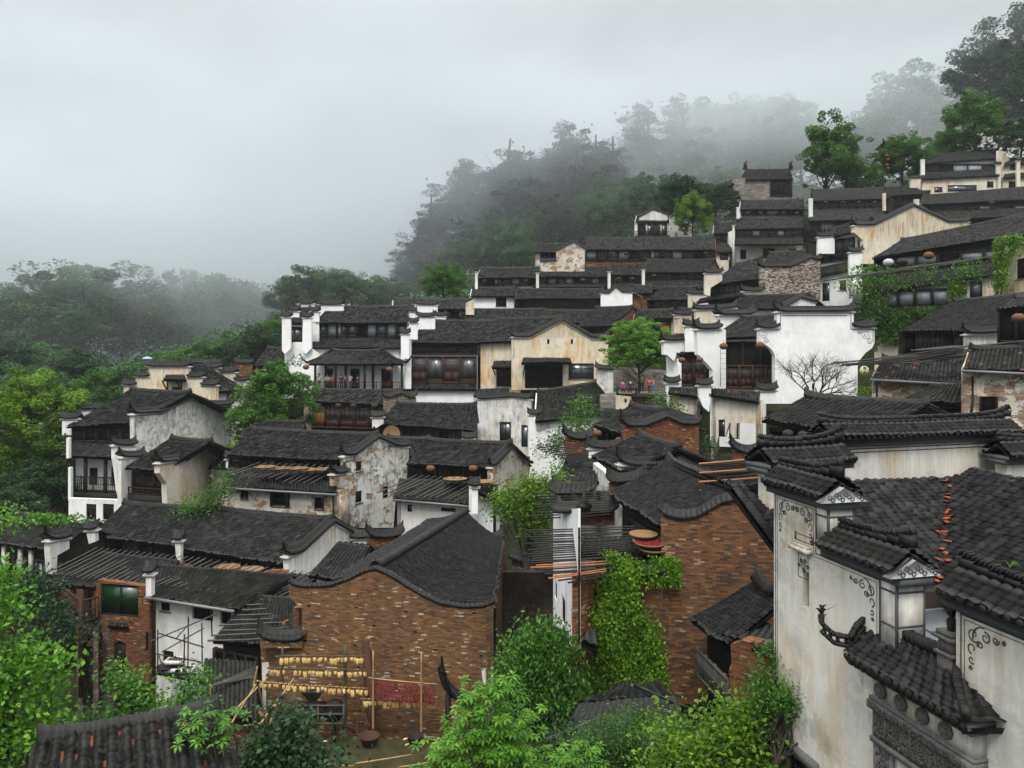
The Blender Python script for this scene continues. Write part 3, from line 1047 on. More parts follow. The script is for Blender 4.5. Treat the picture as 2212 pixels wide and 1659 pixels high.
def firewall(par, pl, tops, yb, mat='white', wins=(), th=.36, caps=True, horn=.3, sp=.22, wd=.36, name='firewall', capmat='tile', extra=None, band=True, crest_h=.13, ch=.2):
    """tops: outline of the wall top in picture units, left to right. Vertical jumps part the coping into steps.
    yb: bottom row (number) or a list of points closing the outline from right to left"""
    closing = yb if isinstance(yb, list) else [(tops[-1][0], yb), (tops[0][0], yb)]
    wall(par, pl, list(tops) + closing, wins, mat, th, name)
    u, v = zip(*inv(pl, tops))
    base_at(pl.P(min(u), 0)[:2], pl.hit(closing[-1][0], closing[-1][1])[1]) if extra is None else None
    if caps:
        run = [0]
        groups = []
        for i in range(1, len(tops)):
            if abs(u[i] - u[i - 1]) < .25 and abs(v[i] - v[i - 1]) > .25:
                groups.append(run); run = [i]
            else: run.append(i)
        groups.append(run)
        for gi, g_ in enumerate(groups):
            if len(g_) < 2: continue
            P = [pl.P(u[i], v[i] + .02, -th / 2) for i in g_]
            ax = (P[-1] - P[0]); ax[2] = 0; ax /= np.linalg.norm(ax)
            P[0] = P[0] - ax * .14; P[-1] = P[-1] + ax * .14
            cap(par, P, wd=wd, h=ch, horn=horn, sp=sp, mat=capmat, seed=SEED[0] + gi, band=band and not mat.startswith('brick'), crest_h=crest_h)

def thing_root(name, label, cat, p, z, group=None):
    return empty(name, (float(p[0]), float(p[1]), float(z)), label, cat, group)

def wallthing(label, pl, tops, yb, mat='white', name='gable_wall', **kw):
    u, v = pl.hit(*( (tops[0][0] + tops[-1][0]) / 2, yb if not isinstance(yb, list) else yb[0][1]))
    p = pl.P(u, v)
    r = thing_root(name, label, 'wall', p, p[2])
    firewall(r, pl, tops, yb, mat, name='wall', **kw)
    return r

# ---------------------------------------------------------------- small things
def pole(p, q, r=.035, mat='pole', label='', group='', name='bamboo_pole', nodes=True):
    mb = MB()
    p, q = np.array(p, float), np.array(q, float)
    n = 9
    L = np.linalg.norm(q - p)
    pts, rad = [], []
    b = rnd.uniform(-.012, .012) * L
    for i in range(n):
        t = i / (n - 1)
        pts.append(p + (q - p) * t + np.array((0, 0, -abs(b) * math.sin(math.pi * t) + .0)))
        rad.append(r * (1 - .35 * t) * (1.0 if i % 2 else 1.14))
    mb.tube(pts, rad, 6)
    o = mb.build(name, M[mat], None, tuple(p))
    return tag(o, label, 'pole', group)

def lantern(p, r=.2, label='', mat='lantern', group='paper lanterns hung under the eaves', drop=.3):
    t = thing_root('lantern', label, 'lantern', p, p[2] - r, group)
    mb = MB()
    prof = []
    for i in range(9):
        a = math.pi * (i / 8) * .86 + math.pi * .07
        prof.append((r * math.sin(a), -r * .78 * math.cos(a)))
    mb.lathe(p, prof, 14)
    mb.build('lantern_body', M[mat], t, smooth=True)
    m2 = MB()
    for z in (.72, -.72):
        m2.lathe(np.array(p) + (0, 0, r * z), [(r * .35, -.02), (r * .35, .02), (0.01, .03)], 10)
    m2.bar(np.array(p) + (0, 0, r * .7), np.array(p) + (0, 0, r * .7 + drop), .012)
    m2.build('fitting', M['wood'], t)
    return t

def tray(c, r=.62, tilt=(0, 0, 1), fill=None, label='', group='round drying trays on the pole racks', cat='tray'):
    t = thing_root('drying_tray', label, cat, c, c[2], group)
    mb = MB()
    mb.lathe(c, [(0.001, 0), (r * .9, 0), (r, .07), (r * .97, .085), (r * .88, .02), (0.001, .015)], 26, tilt)
    mb.build('tray', M['straw'], t)
    if fill:
        m2 = MB()
        A = np.array(tilt, float); A /= np.linalg.norm(A)
        a = np.cross(A, (0, 1.0, 0)); a /= np.linalg.norm(a); b = np.cross(A, a)
        g = np.random.default_rng(3)
        for i in range(420):
            q = r * .86 * math.sqrt(g.uniform()); th = g.uniform(0, 6.28)
            pt = np.array(c) + a * q * math.cos(th) + b * q * math.sin(th) + A * .04
            dr = g.normal(0, 1, 3); dr /= np.linalg.norm(dr)
            m2.bar(pt - dr * .03, pt + dr * .03, .016)
        m2.lathe(c, [(0.001, .03), (r * .86, .03)], 22, tilt)
        m2.build('drying_food', M[fill], t)
    return t

# ---------------------------------------------------------------- foliage
def leafset(P, size, up=.6, asp=.5, g=None, fold=.25, dirv=None):
    """one folded leaf (two triangles) per point"""
    n = len(P)
    g = g or rng
    d = g.normal(0, 1, (n, 3)) if dirv is None else dirv + g.normal(0, .35, (n, 3))
    d[:, 2] *= .6
    d /= np.linalg.norm(d, axis=1)[:, None]
    nn = g.normal(0, 1, (n, 3)) * (1 - up) + np.array((0, 0, up))
    s_ = np.cross(d, nn); s_ /= np.linalg.norm(s_, axis=1)[:, None] + 1e-9
    u = np.cross(s_, d)
    sz = size * g.uniform(.6, 1.25, n)[:, None]
    b = P - d * sz * .5
    t = P + d * sz * .5 - u * sz * .12
    l = P + s_ * sz * asp * .5 + u * sz * fold * .3
    r = P - s_ * sz * asp * .5 + u * sz * fold * .3
    V = np.stack((b, l, t, r), 1).reshape(-1, 3)
    i = np.arange(n)[:, None] * 4
    Fq = np.concatenate((i + np.array([[0, 2, 1]]), i + np.array([[0, 3, 2]])), 1).reshape(-1, 3)
    return V, Fq

def add_leaves(mb, P, tint, size, mat=0, **kw):
    V, Fq = leafset(P, size, **kw)
    mb.add(V, Fq, None, np.repeat(np.clip(tint, 0, 1), 2), mat)

def tree_mesh(kind, seed):
    """unit tree: height 1, returns (trunk mesh builder, crown mesh builder)"""
    g = np.random.default_rng(seed)
    tr, cr = MB(), MB()
    K = dict(
        broad=dict(ch=.86, cw=.46, n=200, per=150, leaf=.027, cl=.075, base=.12, flat=.8),
        round=dict(ch=.90, cw=.44, n=170, per=150, leaf=.030, cl=.075, base=.10, flat=.85),
        tall=dict(ch=.92, cw=.24, n=150, per=130, leaf=.024, cl=.052, base=.07, flat=.9),
        pine=dict(ch=.82, cw=.38, n=190, per=130, leaf=.022, cl=.055, base=.16, flat=.40),
        layer=dict(ch=.80, cw=.50, n=340, per=170, leaf=.024, cl=.066, base=.21, flat=.45),
        bamboo=dict(ch=.96, cw=.36, n=150, per=120, leaf=.028, cl=.06, base=.02, flat=1.1),
        bush=dict(ch=1.0, cw=.52, n=150, per=150, leaf=.036, cl=.10, base=.0, flat=.8))[kind]
    ch, cw, base = K['ch'], K['cw'], K['base']
    # clump centres: mostly near the crown's surface, on a lumpy outline
    lob = g.normal(0, 1, (7, 3)); lob /= np.linalg.norm(lob, axis=1)[:, None]
    cs = []
    for i in range(K['n']):
        v = g.normal(0, 1, 3); v /= np.linalg.norm(v)
        if v[2] < -.7: v[2] *= -.6
        rr = (g.uniform(.12, 1) ** .45)
        bulge = 1 + .55 * max(0, float((lob @ v).max()) - .55) - .2 * g.uniform()
        p = v * rr * bulge
        z = base + ch * .5 + p[2] * ch * .5
        wz = 1.0
        if kind in ('pine',): wz = (.30 + .95 * (1 - (z - base) / ch)) * g.uniform(.35, 1.35)
        if kind == 'tall': wz = .75 + .35 * math.sin(z * 17)
        if kind == 'bamboo': wz = .55 + .6 * math.sin(math.pi * min(1, z))
        cs.append((p[0] * cw * wz, p[1] * cw * wz, z, rr))
    cs = np.array(cs)
    # trunk and limbs
    lean = g.normal(0, .025, 2)
    top = .8 if kind != 'pine' else .97
    tp = [np.array((lean[0] * t + .012 * math.sin(t * 7), lean[1] * t, t * top)) for t in np.linspace(-.03, 1, 9)]
    r0 = .022 if kind != 'bamboo' else .006
    if kind not in ('bush', 'bamboo'):
        tr.tube(tp, [r0 * (1 - .8 * t) + .002 for t in np.linspace(0, 1, 9)], 7)
    nl = 34 if kind not in ('bush', 'bamboo') else 26
    for i in g.choice(len(cs), nl, replace=False):
        c = cs[i, :3]
        if kind in ('bush', 'bamboo'):
            s0 = np.array((*(g.normal(0, .04, 2)), -.02))
        else:
            f = np.clip((c[2] - .22 * g.uniform(.6, 1.4)) / top, .12, .93)
            s0 = np.array((lean[0] * f, lean[1] * f, f * top))
        mid = (s0 + c) / 2 + g.normal(0, .02, 3) + np.array((0, 0, -.015))
        rr = .0075 if kind != 'bamboo' else .003
        tr.tube([s0, mid, c], [rr, rr * .65, rr * .25], 5)
        for _ in range(2):
            c2 = c + g.normal(0, K['cl'], 3)
            tr.tube([mid * .3 + c * .7, c2], [rr * .4, rr * .12], 4)
    for i, c in enumerate(cs):
        n = int(K['per'] * g.uniform(.5, 1.2))
        v = g.normal(0, 1, (n, 3)); v /= np.linalg.norm(v, axis=1)[:, None]
        rad = g.uniform(.35, 1, n)[:, None] ** .5
        cl = K['cl'] * g.uniform(.55, 1.3)
        P = c[:3] + v * rad * cl * np.array((1, 1, K['flat']))
        t0 = g.uniform(.12, .78)
        tint = t0 + g.normal(0, .13, n)
        add_leaves(cr, P, tint, K['leaf'], g=g, up=.55 if kind != 'pine' else .3, asp=.55 if kind not in ('pine', 'bamboo') else .25)
    # a few loose sprays beyond the outline
    n = 500
    k = g.integers(0, len(cs), n)
    P = cs[k, :3] + g.normal(0, K['cl'] * .55, (n, 3))
    add_leaves(cr, P, g.uniform(.2, .9, n), K['leaf'], g=g, asp=.5)
    return tr, cr

TREES = {}
def tree(kind, mat, x, yb, D, hpx, label, group=None, wf=1.0, var=0, name=None, cat='tree', zoff=0.0):
    key = (kind, mat, var)
    p = W(x, yb, D)
    h = hpx / F * D
    if key not in TREES:
        tr, cr = tree_mesh(kind, {'broad': 1, 'round': 2, 'tall': 3, 'pine': 4, 'layer': 5, 'bamboo': 6, 'bush': 7}[kind] * 13 + var * 101)
        nm = name or {'pine': 'pine_tree', 'bush': 'bush', 'bamboo': 'bamboo_clump'}.get(kind, 'tree')
        r = empty(nm, (0, 0, 0))
        tr.build('trunk', M['bark'], r)
        cr.build('crown', M[mat], r)
        TREES[key] = r
        o = r
    else:
        o = copy_tree(TREES[key])
        if name: o.name = name
    o.location = tuple(p)
    o.scale = (h * wf, h * wf, h)
    o.rotation_euler.z = rnd.uniform(0, 6.28)
    for k in ('label', 'category', 'group'):
        if k in o: del o[k]
    base_at(p[:2], p[2] + zoff)
    return tag(o, label, cat, group)

def shrub(label, blobs, D, mat, leaf=.1, dens=1.0, name='shrub', cat='shrub', whorl=False, group=None, depth=1.0, stems=True, asp=.5, base=None, up=.6, seed=0, droop=0.0):
    """leafy plant from blobs given in picture units: (x, y, rx, ry[, dD])"""
    g = np.random.default_rng(seed + 900)
    tr, cr = MB(), MB()
    xs = [b[0] for b in blobs]
    if base is None: base = (sum(xs) / len(xs), max(b[1] + b[3] for b in blobs))
    bp = W(base[0], base[1], D)
    rt = thing_root(name, label, cat, bp, bp[2], group)
    base_at(bp[:2], bp[2])
    for b in blobs:
        DD = D + (b[4] if len(b) > 4 else 0)
        c = W(b[0], b[1], DD)
        rx, rz = b[2] / F * DD, b[3] / F * DD
        ry = min(rx, rz * 1.3) * depth
        n_cl = max(6, int((40 if whorl else 24) * dens * (rx * rz) / (leaf * 4) ** 2 * .5))
        for i in range(n_cl):
            v = g.normal(0, 1, 3); v /= np.linalg.norm(v)
            if v[1] > .3: v[1] *= -1
            q = c + v * np.array((rx, ry, rz)) * g.uniform(.3, 1.05) ** .6
            t0 = np.clip(g.normal(.45, .2) , 0, 1)
            if whorl:
                # radiating leaflets on a short stalk
                for _ in range(3):
                    q2 = q + g.normal(0, leaf * .9, 3)
                    k = 7
                    a = np.linspace(0, 2 * math.pi, k, endpoint=False) + g.uniform(0, 6)
                    ax = np.array((g.normal(0, .3), g.normal(-.3, .3), 1.0)); ax /= np.linalg.norm(ax)
                    e1 = np.cross(ax, (1.0, .2, 0)); e1 /= np.linalg.norm(e1); e2 = np.cross(ax, e1)
                    dv = np.cos(a)[:, None] * e1 + np.sin(a)[:, None] * e2 - ax * .25
                    P = q2 + dv * leaf * .55
                    V, Fq = leafset(P, leaf, up=.9, asp=asp, g=g, dirv=dv * 4)
                    cr.add(V, Fq, None, np.repeat(np.clip(t0 + g.normal(0, .1, k), 0, 1), 2))
            else:
                k = int(34 * min(2, dens + .3))
                P = q + g.normal(0, leaf * 1.9, (k, 3)) * np.array((1, 1, .75))
                dv = None
                if droop: dv = np.tile(np.array((0, 0, -droop)), (k, 1)) + g.normal(0, .7, (k, 3))
                V, Fq = leafset(P, leaf, up=up, asp=asp, g=g, dirv=dv)
                cr.add(V, Fq, None, np.repeat(np.clip(t0 + g.normal(0, .14, k), 0, 1), 2))
            if stems and i % 3 == 0:
                m_ = (bp + q) / 2 + g.normal(0, .12, 3)
                tr.tube([bp + g.normal(0, .08, 3) * (1, 1, 0), m_, q], [.03, .018, .006], 5)
    if stems: tr.build('stem', M['bark'], rt)
    cr.build('foliage', M[mat], rt)
    return rt

def in_poly(x, y, poly):
    c = False
    j = len(poly) - 1
    for i in range(len(poly)):
        if (poly[i][1] > y) != (poly[j][1] > y) and x < (poly[j][0] - poly[i][0]) * (y - poly[i][1]) / (poly[j][1] - poly[i][1]) + poly[i][0]: c = not c
        j = i
    return c

def ivy(label, pl, poly, n, leaf=.1, mat='leaf_ivy', thick=.25, name='climbing_ivy', seed=0, holes=.25, plane_fn=None):
    """creeper leaves lying over a wall plane inside an outline (picture units)"""
    g = np.random.default_rng(seed + 5000)
    uv = inv(pl, poly)
    u = [p[0] for p in uv]; v = [p[1] for p in uv]
    pts, tint = [], []
    ph = g.uniform(0, 6, 8)
    tries = 0
    while len(pts) < n and tries < n * 12:
        tries += 1
        x, y = g.uniform(min(u), max(u)), g.uniform(min(v), max(v))
        if not in_poly(x + g.normal(0, leaf * 2.0), y + g.normal(0, leaf * 2.0), uv): continue
        f = math.sin(x * 2.1 + ph[0]) * math.sin(y * 1.7 + ph[1]) + .6 * math.sin(x * 5.3 + ph[2] + y) * math.sin(y * 4.7 + ph[3])
        if f < -1.0 + holes * 2 - 0.5 and g.uniform() < .8: continue
        d = abs(g.normal(0, thick * .45)) + thick * .35 * (1 + .6 * f)
        pts.append(pl.P(x, y, d))
        tint.append(.42 + .16 * f + g.normal(0, .17))
    P = np.array(pts)
    p0 = pl.P((min(u) + max(u)) / 2, min(v))
    rt = thing_root(name, label, 'creeper', p0, p0[2])
    mb = MB()
    nrm = np.array((*pl.n, .35))
    V, Fq = leafset(P, leaf, up=.0, asp=.75, g=g, dirv=np.tile((0, 0, -1.2), (len(P), 1)) + g.normal(0, .4, (len(P), 3)))
    mb.add(V, Fq, None, np.repeat(np.clip(tint, 0, 1), 2))
    mb.build('foliage', M[mat], rt)
    tb = MB()
    for i in range(14):
        x = g.uniform(min(u), max(u)); y = min(v)
        pp = []
        for k in range(7):
            if in_poly(x, y, uv) or not pp: pp.append(pl.P(x, y, .04))
            x += g.normal(0, .15); y += (max(v) - min(v)) / 8
        if len(pp) > 1: tb.tube(pp, .018, 5)
    if tb.n: tb.build('stem', M['bark'], rt)
    return rt

# ---------------------------------------------------------------- people
def person(p, h=1.62, pose='stand', face=0.0, top=(.3, .3, .32), legs=(.03, .03, .04), label='', hair=(.01, .008, .007), group=None, skirt=False):
    """one skinned body with clothes and hair as children"""
    rt = thing_root('person', label, 'person', p, p[2], group)
    rt.rotation_euler.z = face
    s = h / 1.7
    hip = .92 if pose != 'sit' else .5
    J = {'pel': (0, 0, hip), 'ab': (0, 0, hip + .18), 'ch': (0, 0.0, hip + .36), 'nk': (0, -.01, hip + .54), 'hd': (0, -.03, hip + .63), 'ht': (0, -.03, hip + .76)}
    if pose == 'lean':
        for k_, a in (('ab', -.06), ('ch', -.14), ('nk', -.22), ('hd', -.26), ('ht', -.28)):
            q = J[k_]; J[k_] = (q[0], q[1] + a, q[2] - .02)
    chx = J['ch']
    for sd_, nm in ((-1, 'L'), (1, 'R')):
        J['sh' + nm] = (.17 * sd_, chx[1], chx[2] + .09)
        if pose == 'photo' or pose == 'up':
            J['el' + nm] = (.24 * sd_, chx[1] - .14, chx[2] - .06)
            J['wr' + nm] = (.10 * sd_, chx[1] - .30, chx[2] + .14)
            J['hn' + nm] = (.05 * sd_, chx[1] - .34, chx[2] + .20)
        elif pose in ('lean', 'sit'):
            J['el' + nm] = (.25 * sd_, chx[1] - .05, chx[2] - .18)
            J['wr' + nm] = (.18 * sd_, chx[1] - .26, chx[2] - .24)
            J['hn' + nm] = (.16 * sd_, chx[1] - .33, chx[2] - .24)
        else:
            J['el' + nm] = (.23 * sd_, chx[1] + .03, chx[2] - .18)
            J['wr' + nm] = (.23 * sd_, chx[1] - .04, chx[2] - .42)
            J['hn' + nm] = (.22 * sd_, chx[1] - .07, chx[2] - .50)
        J['hp' + nm] = (.09 * sd_, 0, hip - .04)
        if pose == 'sit':
            J['kn' + nm] = (.11 * sd_, -.42, hip - .02)
            J['an' + nm] = (.11 * sd_, -.42, .08)
            J['ft' + nm] = (.11 * sd_, -.56, .04)
        else:
            J['kn' + nm] = (.10 * sd_, -.02 - .04 * sd_, .48)
            J['an' + nm] = (.10 * sd_, .02 - .03 * sd_, .08)
            J['ft' + nm] = (.11 * sd_, -.13, .04)
    rad = {'pel': .13, 'ab': .115, 'ch': .135, 'nk': .05, 'hd': .085, 'ht': .075, 'sh': .06, 'el': .042, 'wr': .028, 'hn': .035, 'hp': .09, 'kn': .058, 'an': .038, 'ft': .035}
    ed = [('pel', 'ab'), ('ab', 'ch'), ('ch', 'nk'), ('nk', 'hd'), ('hd', 'ht')]
    for nm in 'LR':
        ed += [('ch', 'sh' + nm), ('sh' + nm, 'el' + nm), ('el' + nm, 'wr' + nm), ('wr' + nm, 'hn' + nm), ('pel', 'hp' + nm), ('hp' + nm, 'kn' + nm), ('kn' + nm, 'an' + nm), ('an' + nm, 'ft' + nm)]
    def skin(name, keys, edges, grow, mat, root):
        keys = [root] + [k_ for k_ in keys if k_ != root]
        me = bpy.data.meshes.new(name)
        me.from_pydata([tuple(np.array(J[k_]) * s) for k_ in keys], [(keys.index(a), keys.index(b)) for a, b in edges], [])
        o = bpy.data.objects.new(name, me)
        col.objects.link(o)
        o.parent = rt
        md = o.modifiers.new('skin', 'SKIN')
        for i, k_ in enumerate(keys):
            r_ = (rad[k_] if k_ in rad else rad[k_[:2]]) * s * grow
            me.skin_vertices[0].data[i].radius = (r_, r_)
            me.skin_vertices[0].data[i].use_root = (i == 0)
        sb = o.modifiers.new('sub', 'SUBSURF'); sb.levels = 1; sb.render_levels = 1
        me.materials.append(mat)
        return o
    skin('body', list(J), ed, 1.0, M['skin'], 'pel')
    mt = mat_plain('top_cloth', top, .85, .15, .25)
    ml_ = mat_plain('leg_cloth', legs, .85, .15, .25)
    tk = ['pel', 'ab', 'ch', 'shL', 'elL', 'wrL', 'shR', 'elR', 'wrR']
    skin('shirt', tk, [e_ for e_ in ed if e_[0] in tk and e_[1] in tk], 1.18, mt, 'pel')
    lk = ['pel', 'hpL', 'knL', 'anL', 'hpR', 'knR', 'anR']
    skin('trousers', lk, [e_ for e_ in ed if e_[0] in lk and e_[1] in lk], 1.16, ml_, 'pel')
    mb = MB()
    hd = (np.array(J['ht']) + np.array(J['hd'])) / 2 * s + np.array((0, .02, .02)) * s
    for i in range(1):
        prof = [(.105 * s * math.sin(a), .12 * s * math.cos(a)) for a in np.linspace(.01, 2.0, 7)]
        mb.lathe(hd, prof, 12)
    V = np.concatenate(mb.V); V[:, 1] = np.maximum(V[:, 1], hd[1] - .085 * s)
    mb.V = [V]
    o = mb.build('hair', mat_plain('hair_tone', hair, .5, .4, .1), None)
    o.parent = rt
    return rt
# ================================================================ buildings, far rows first
def H(label, e, r, **k): return House(label, e, r, **k)
LP = 'far paper lanterns along the upper terraces'
def lan(x, y, D, r=.2, label='', mat='lantern_dark', group=None):
    return lantern(W(x, y, D), r, label, mat, group or 'paper lanterns hung under the eaves')

# --- stone tower house on the skyline
tw = H('grey stone tower house with open loggia and dark roof standing highest at mid skyline', [(1598, 388, 132), (1713, 387, 132)], [(1610, 367), (1708, 366)], t=.62, zb=470, wm='stone', mat='tile', oh=.4)
tw.timber(424, 1664, 1708, bays='rr', ytop=390, d=.03)
tl = Plane.px(1583, 131.4, 1664, 131.4)
wall(tw.root, tl, [(1583, 386), (1610, 384), (1610, 470), (1583, 470)], (), 'stone', .4, 'pier')
tw.lean([(1563, 406, 130.5), (1585, 398, 130.5)], [(1566, 393), (1586, 388)], name='side_roof')
timber(tw.root, Plane.px(1568, 131.5, 1583, 131.5), .1, 1.1, 26.3, 29.0, 'k')
for x in (1609, 1707):
    mb = MB()
    p = W(x, 367, 133)
    for i in range(4):
        mb.box(p + np.array((.1 * math.sin(i), 0, .2 + i * .26)), .34 - .05 * i, .2, .14, None, .3)
    mb.tube([p + np.array((.0, 0, 1.0)), p + np.array((.2, 0, 1.45)), p + np.array((.5, 0, 1.5))], [.2, .14, .05], 6)
    mb.build('roof_finial', M['tile'], tw.root)
fw = Plane.px(1552, 128, 1585, 128)
fr_ = thing_root('fence', 'pale baluster fence beside the foot of the stone tower', 'fence', fw.P(1, 0), fw.hit(1560, 466)[1])
rail(fr_, fw, 0, fw.L, fw.hit(1560, 466)[1], fw.hit(1560, 458)[1], step=.3, mat='grey')

# --- small pavilion house left of the bright tree
pv = H('small white house with curved gable roof and corner balcony left of the bright green tree', [(1372, 479, 124), (1446, 479, 124)], [(1376, 464), (1444, 464)], zb=520, wm='white', oh=.3, cresth=False)
pv.timber(513, 1378, 1440, bays='kcpc', ytop=482)
rail(pv.root, pv.pl.off(.7), .0, pv.pl.L, pv.pl.hit(1380, 511)[1], pv.pl.hit(1380, 501)[1], step=.2)
mb = MB(); pv.pl.box(mb, 0, pv.pl.L, pv.pl.hit(1380, 515)[1], pv.pl.hit(1380, 510)[1], 0, .8); mb.build('balcony_deck', M['wood'], pv.root)
firewall(pv.root, Plane.px(1380, 124.5, 1442, 124.5), [(1381, 469), (1392, 462), (1410, 452), (1425, 456), (1438, 462), (1442, 464)], 480, 'white', horn=.1)
firewall(pv.root, Plane.px(1432, 125, 1500, 127), [(1434, 470), (1470, 474), (1500, 482)], 515, 'white', horn=.1, caps=False)

# --- row U5: two storeys of latticed galleries right of the tower
u5 = H('two tier timber gallery house with white window wall below the stone tower', [(1598, 453, 118), (1736, 452, 118)], [(1600, 434), (1736, 431)], zb=590, wm='white', mat='tile_mid')
u5.timber(467, 1602, 1734, bays='wpswp')
u5.lean([(1588, 495), (1736, 493)], [(1583, 470), (1736, 469)], mat='tile_mid')
pl5 = u5.under(yb=600, wins=[(1599, 539, 1612, 559, 'lat'), (1648, 536, 1674, 557, 'lat'), (1704, 537, 1720, 552, 'lat')])
timber(u5.root, pl5, .2, pl5.L - .2, pl5.hit(1600, 513)[1], pl5.hit(1600, 496)[1], 'wwswwsww', .02)
u5.lean([(1586, 529), (1736, 528)], [(1588, 514), (1736, 513)], plane=pl5, mat='tile_moss')
firewall(u5.root, Plane.px(1577, 114.5, 1586, 114.5), [(1583, 484), (1589, 484)], 590, 'white', horn=.1)
firewall(u5.root, Plane.px(1590, 116, 1598, 116), [(1592, 447), (1598, 447)], 472, 'white', horn=.1, caps=False)
for i, x in enumerate((1616, 1643, 1692, 1722)): lan(x, 461, 117, .32, 'dark round lantern, number %s from the tower on its top gallery' % ('one', 'two', 'three', 'four')[i], group=LP)
for i, x in enumerate((1605, 1709)): lan(x, 501, 115.5, .34, ('tan lantern at the left end of the middle gallery under the tower', 'tan lantern at the right end of the middle gallery under the tower')[i], 'lantern', LP)
# narrow link house at its left
lk = H('narrow dark link house with small tiled roof left of the two tier gallery', [(1541, 505, 117), (1583, 505, 117)], [(1543, 484), (1583, 482)], zb=590, wm='cream', mat='tile_mid')
lk.timber(525, bays='ww')
lk.lean([(1541, 545), (1581, 545)], [(1543, 525), (1581, 525)], mat='tile_warm')
lk.under(yb=600, wm='cream', wins=[(1555, 547, 1576, 562, 'glass')])
mb = MB(); mb.tube([W(1590, 546, 114), W(1590, 600, 114)], .09, 6); mb.build('drain_pipe', M['pipe'], u5.root)

# --- top row U1
u1 = H('long timber house with wide glazed gallery over an orange brick base, topmost middle row', [(1266, 540, 112), (1546, 540, 112)], [(1263, 515), (1544, 513)], zb=590, wm='brick_red', mat='tile_warm')
u1.timber(563, bays='swgsrwcwswkw', x0=1266, x1=1544)
lan(1320, 548, 111, .3, 'dark lantern over the brick base at the left of the top gallery', group=LP)
lan(1352, 548, 111, .3, 'dark lantern left of the top gallery rail', group=LP)
lan(1524, 548, 111, .3, 'dark lantern at the right end of the top gallery', group=LP)
g1 = H('peeling whitewashed gable house with open porch beside the top gallery row', [(1155, 544, 113), (1222, 546, 113)], [(1161, 528), (1216, 528)], zb=592, wm='peel', gable=False)
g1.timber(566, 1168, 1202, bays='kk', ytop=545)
firewall(g1.root, Plane.px(1168, 110, 1264, 110), [(1168, 564), (1201, 563), (1202, 541), (1240, 522), (1263, 538)], 592, 'peel', horn=.1)

# --- row U2
u2 = H('long low gallery house with lit ceiling inside, left part of the second row', [(1028, 601, 108), (1163, 600, 108)], [(1038, 580), (1166, 578)], zb=650, wm='white')
u2.timber(618, bays='pkcgswk')
u2.lean([(1016, 638), (1112, 638)], [(1022, 619), (1116, 619)], mat='tile_moss')
u2.under(yb=668, wins=[(1071, 643, 1094, 661, 'lat')], wm='clean')
u2b = H('long gallery house with plain window panes, centre of the second row', [(1163, 599, 108), (1317, 598, 108)], [(1167, 579), (1321, 577)], zb=650, wm='white')
u2b.timber(616, bays='wsgskwsw')
u2b.lean([(1150, 622), (1320, 621)], [(1152, 614), (1320, 613)], mat='tile_moss')
u2c = H('short gallery house between white posts, right of centre in the second row', [(1317, 594, 107), (1391, 595, 107)], [(1321, 573), (1389, 571)], zb=650, wm='brick_red')
u2c.timber(614, bays='wwkww')
u2c.lean([(1318, 629), (1388, 629)], [(1318, 612), (1388, 612)], mat='tile_moss')
u2d = H('taller gallery house with grey lattice shutters at the right end of the second row', [(1394, 589, 107), (1524, 589, 107)], [(1396, 562), (1546, 561)], zb=650, wm='brick_red')
u2d.timber(607, bays='wwwkwww')
u2d.lean([(1388, 625), (1520, 625)], [(1392, 607), (1520, 606)], mat='tile_moss')
for x, y0, y1 in ((1029, 586, 618), (1161, 588, 612), (1316, 585, 612), (1390, 580, 614)):
    pl_ = Plane.px(x - 3, 106.2, x + 3, 106.2)
    r_ = thing_root('firewall', {1029: 'thin white end wall at the left end of the second gallery row', 1161: 'thin white dividing wall between the two long gallery roofs', 1316: 'thin white dividing wall at the middle of the second gallery row', 1390: 'thin white dividing wall left of the grey shutter gallery'}[x], 'wall', W(x, y1, 106), W(x, y1, 106)[2])
    firewall(r_, pl_, [(x - 3, y0), (x + 3, y0)], y1 + 12, 'white', horn=.5, name='wall')
for x, n_ in ((1047, 'left porch'), (1136, 'lit windows')): lan(x, 607, 107, .3, 'dark lantern by the %s of the second gallery row' % n_, group=LP)
lan(1259, 606, 106.6, .42, 'wide dark lantern in front of a window at the middle of the second row', group=LP)
for x, n_ in ((1336, 'left'), (1366, 'right')): lan(x, 603, 106, .36, 'dark lantern on the %s of the short gallery between white posts' % n_, group=LP)
lan(1413, 597, 106, .36, 'dark lantern before the grey shutters of the second row', group=LP)

# --- row U3
u3w = H('low white house with one dark shuttered window and mossy roof, left of the third row', [(1016, 640, 104), (1112, 640, 104)], [(1020, 622), (1114, 621)], zb=690, wm='clean', mat='tile_moss', wins=[(1071, 643, 1094, 662, 'lat')])
u3 = H('long timber panelled house in the third row under a wide dark roof', [(1112, 646, 101), (1300, 645, 101)], [(1116, 624), (1305, 625)], zb=700, wm='wood')
u3.timber(667, bays='kppppppp')
u3g = wallthing('small white hump gable on the third row beside an orange brick wall', Plane.px(1298, 98, 1366, 98), [(1298, 632), (1316, 632), (1330, 619), (1345, 630), (1366, 631)], 664, 'clean', horn=.25)
u3b = H('orange brick house end with a bent drain pipe in the third row', [(1362, 634, 100), (1410, 634, 100)], [(1364, 618), (1410, 617)], zb=690, wm='brick_red', mat='tile_moss')
mb = MB(); mb.tube([W(1370, 633, 99), W(1386, 641, 99), W(1386, 672, 99)], .08, 6); mb.build('drain_pipe', M['gutter'], u3b.root)
u3r = H('timber house with latticed front right of the brick end in the third row', [(1398, 648, 97), (1492, 648, 97)], [(1427, 621), (1506, 620)], zb=700, wm='wood')
u3r.timber(672, bays='kwwdww')
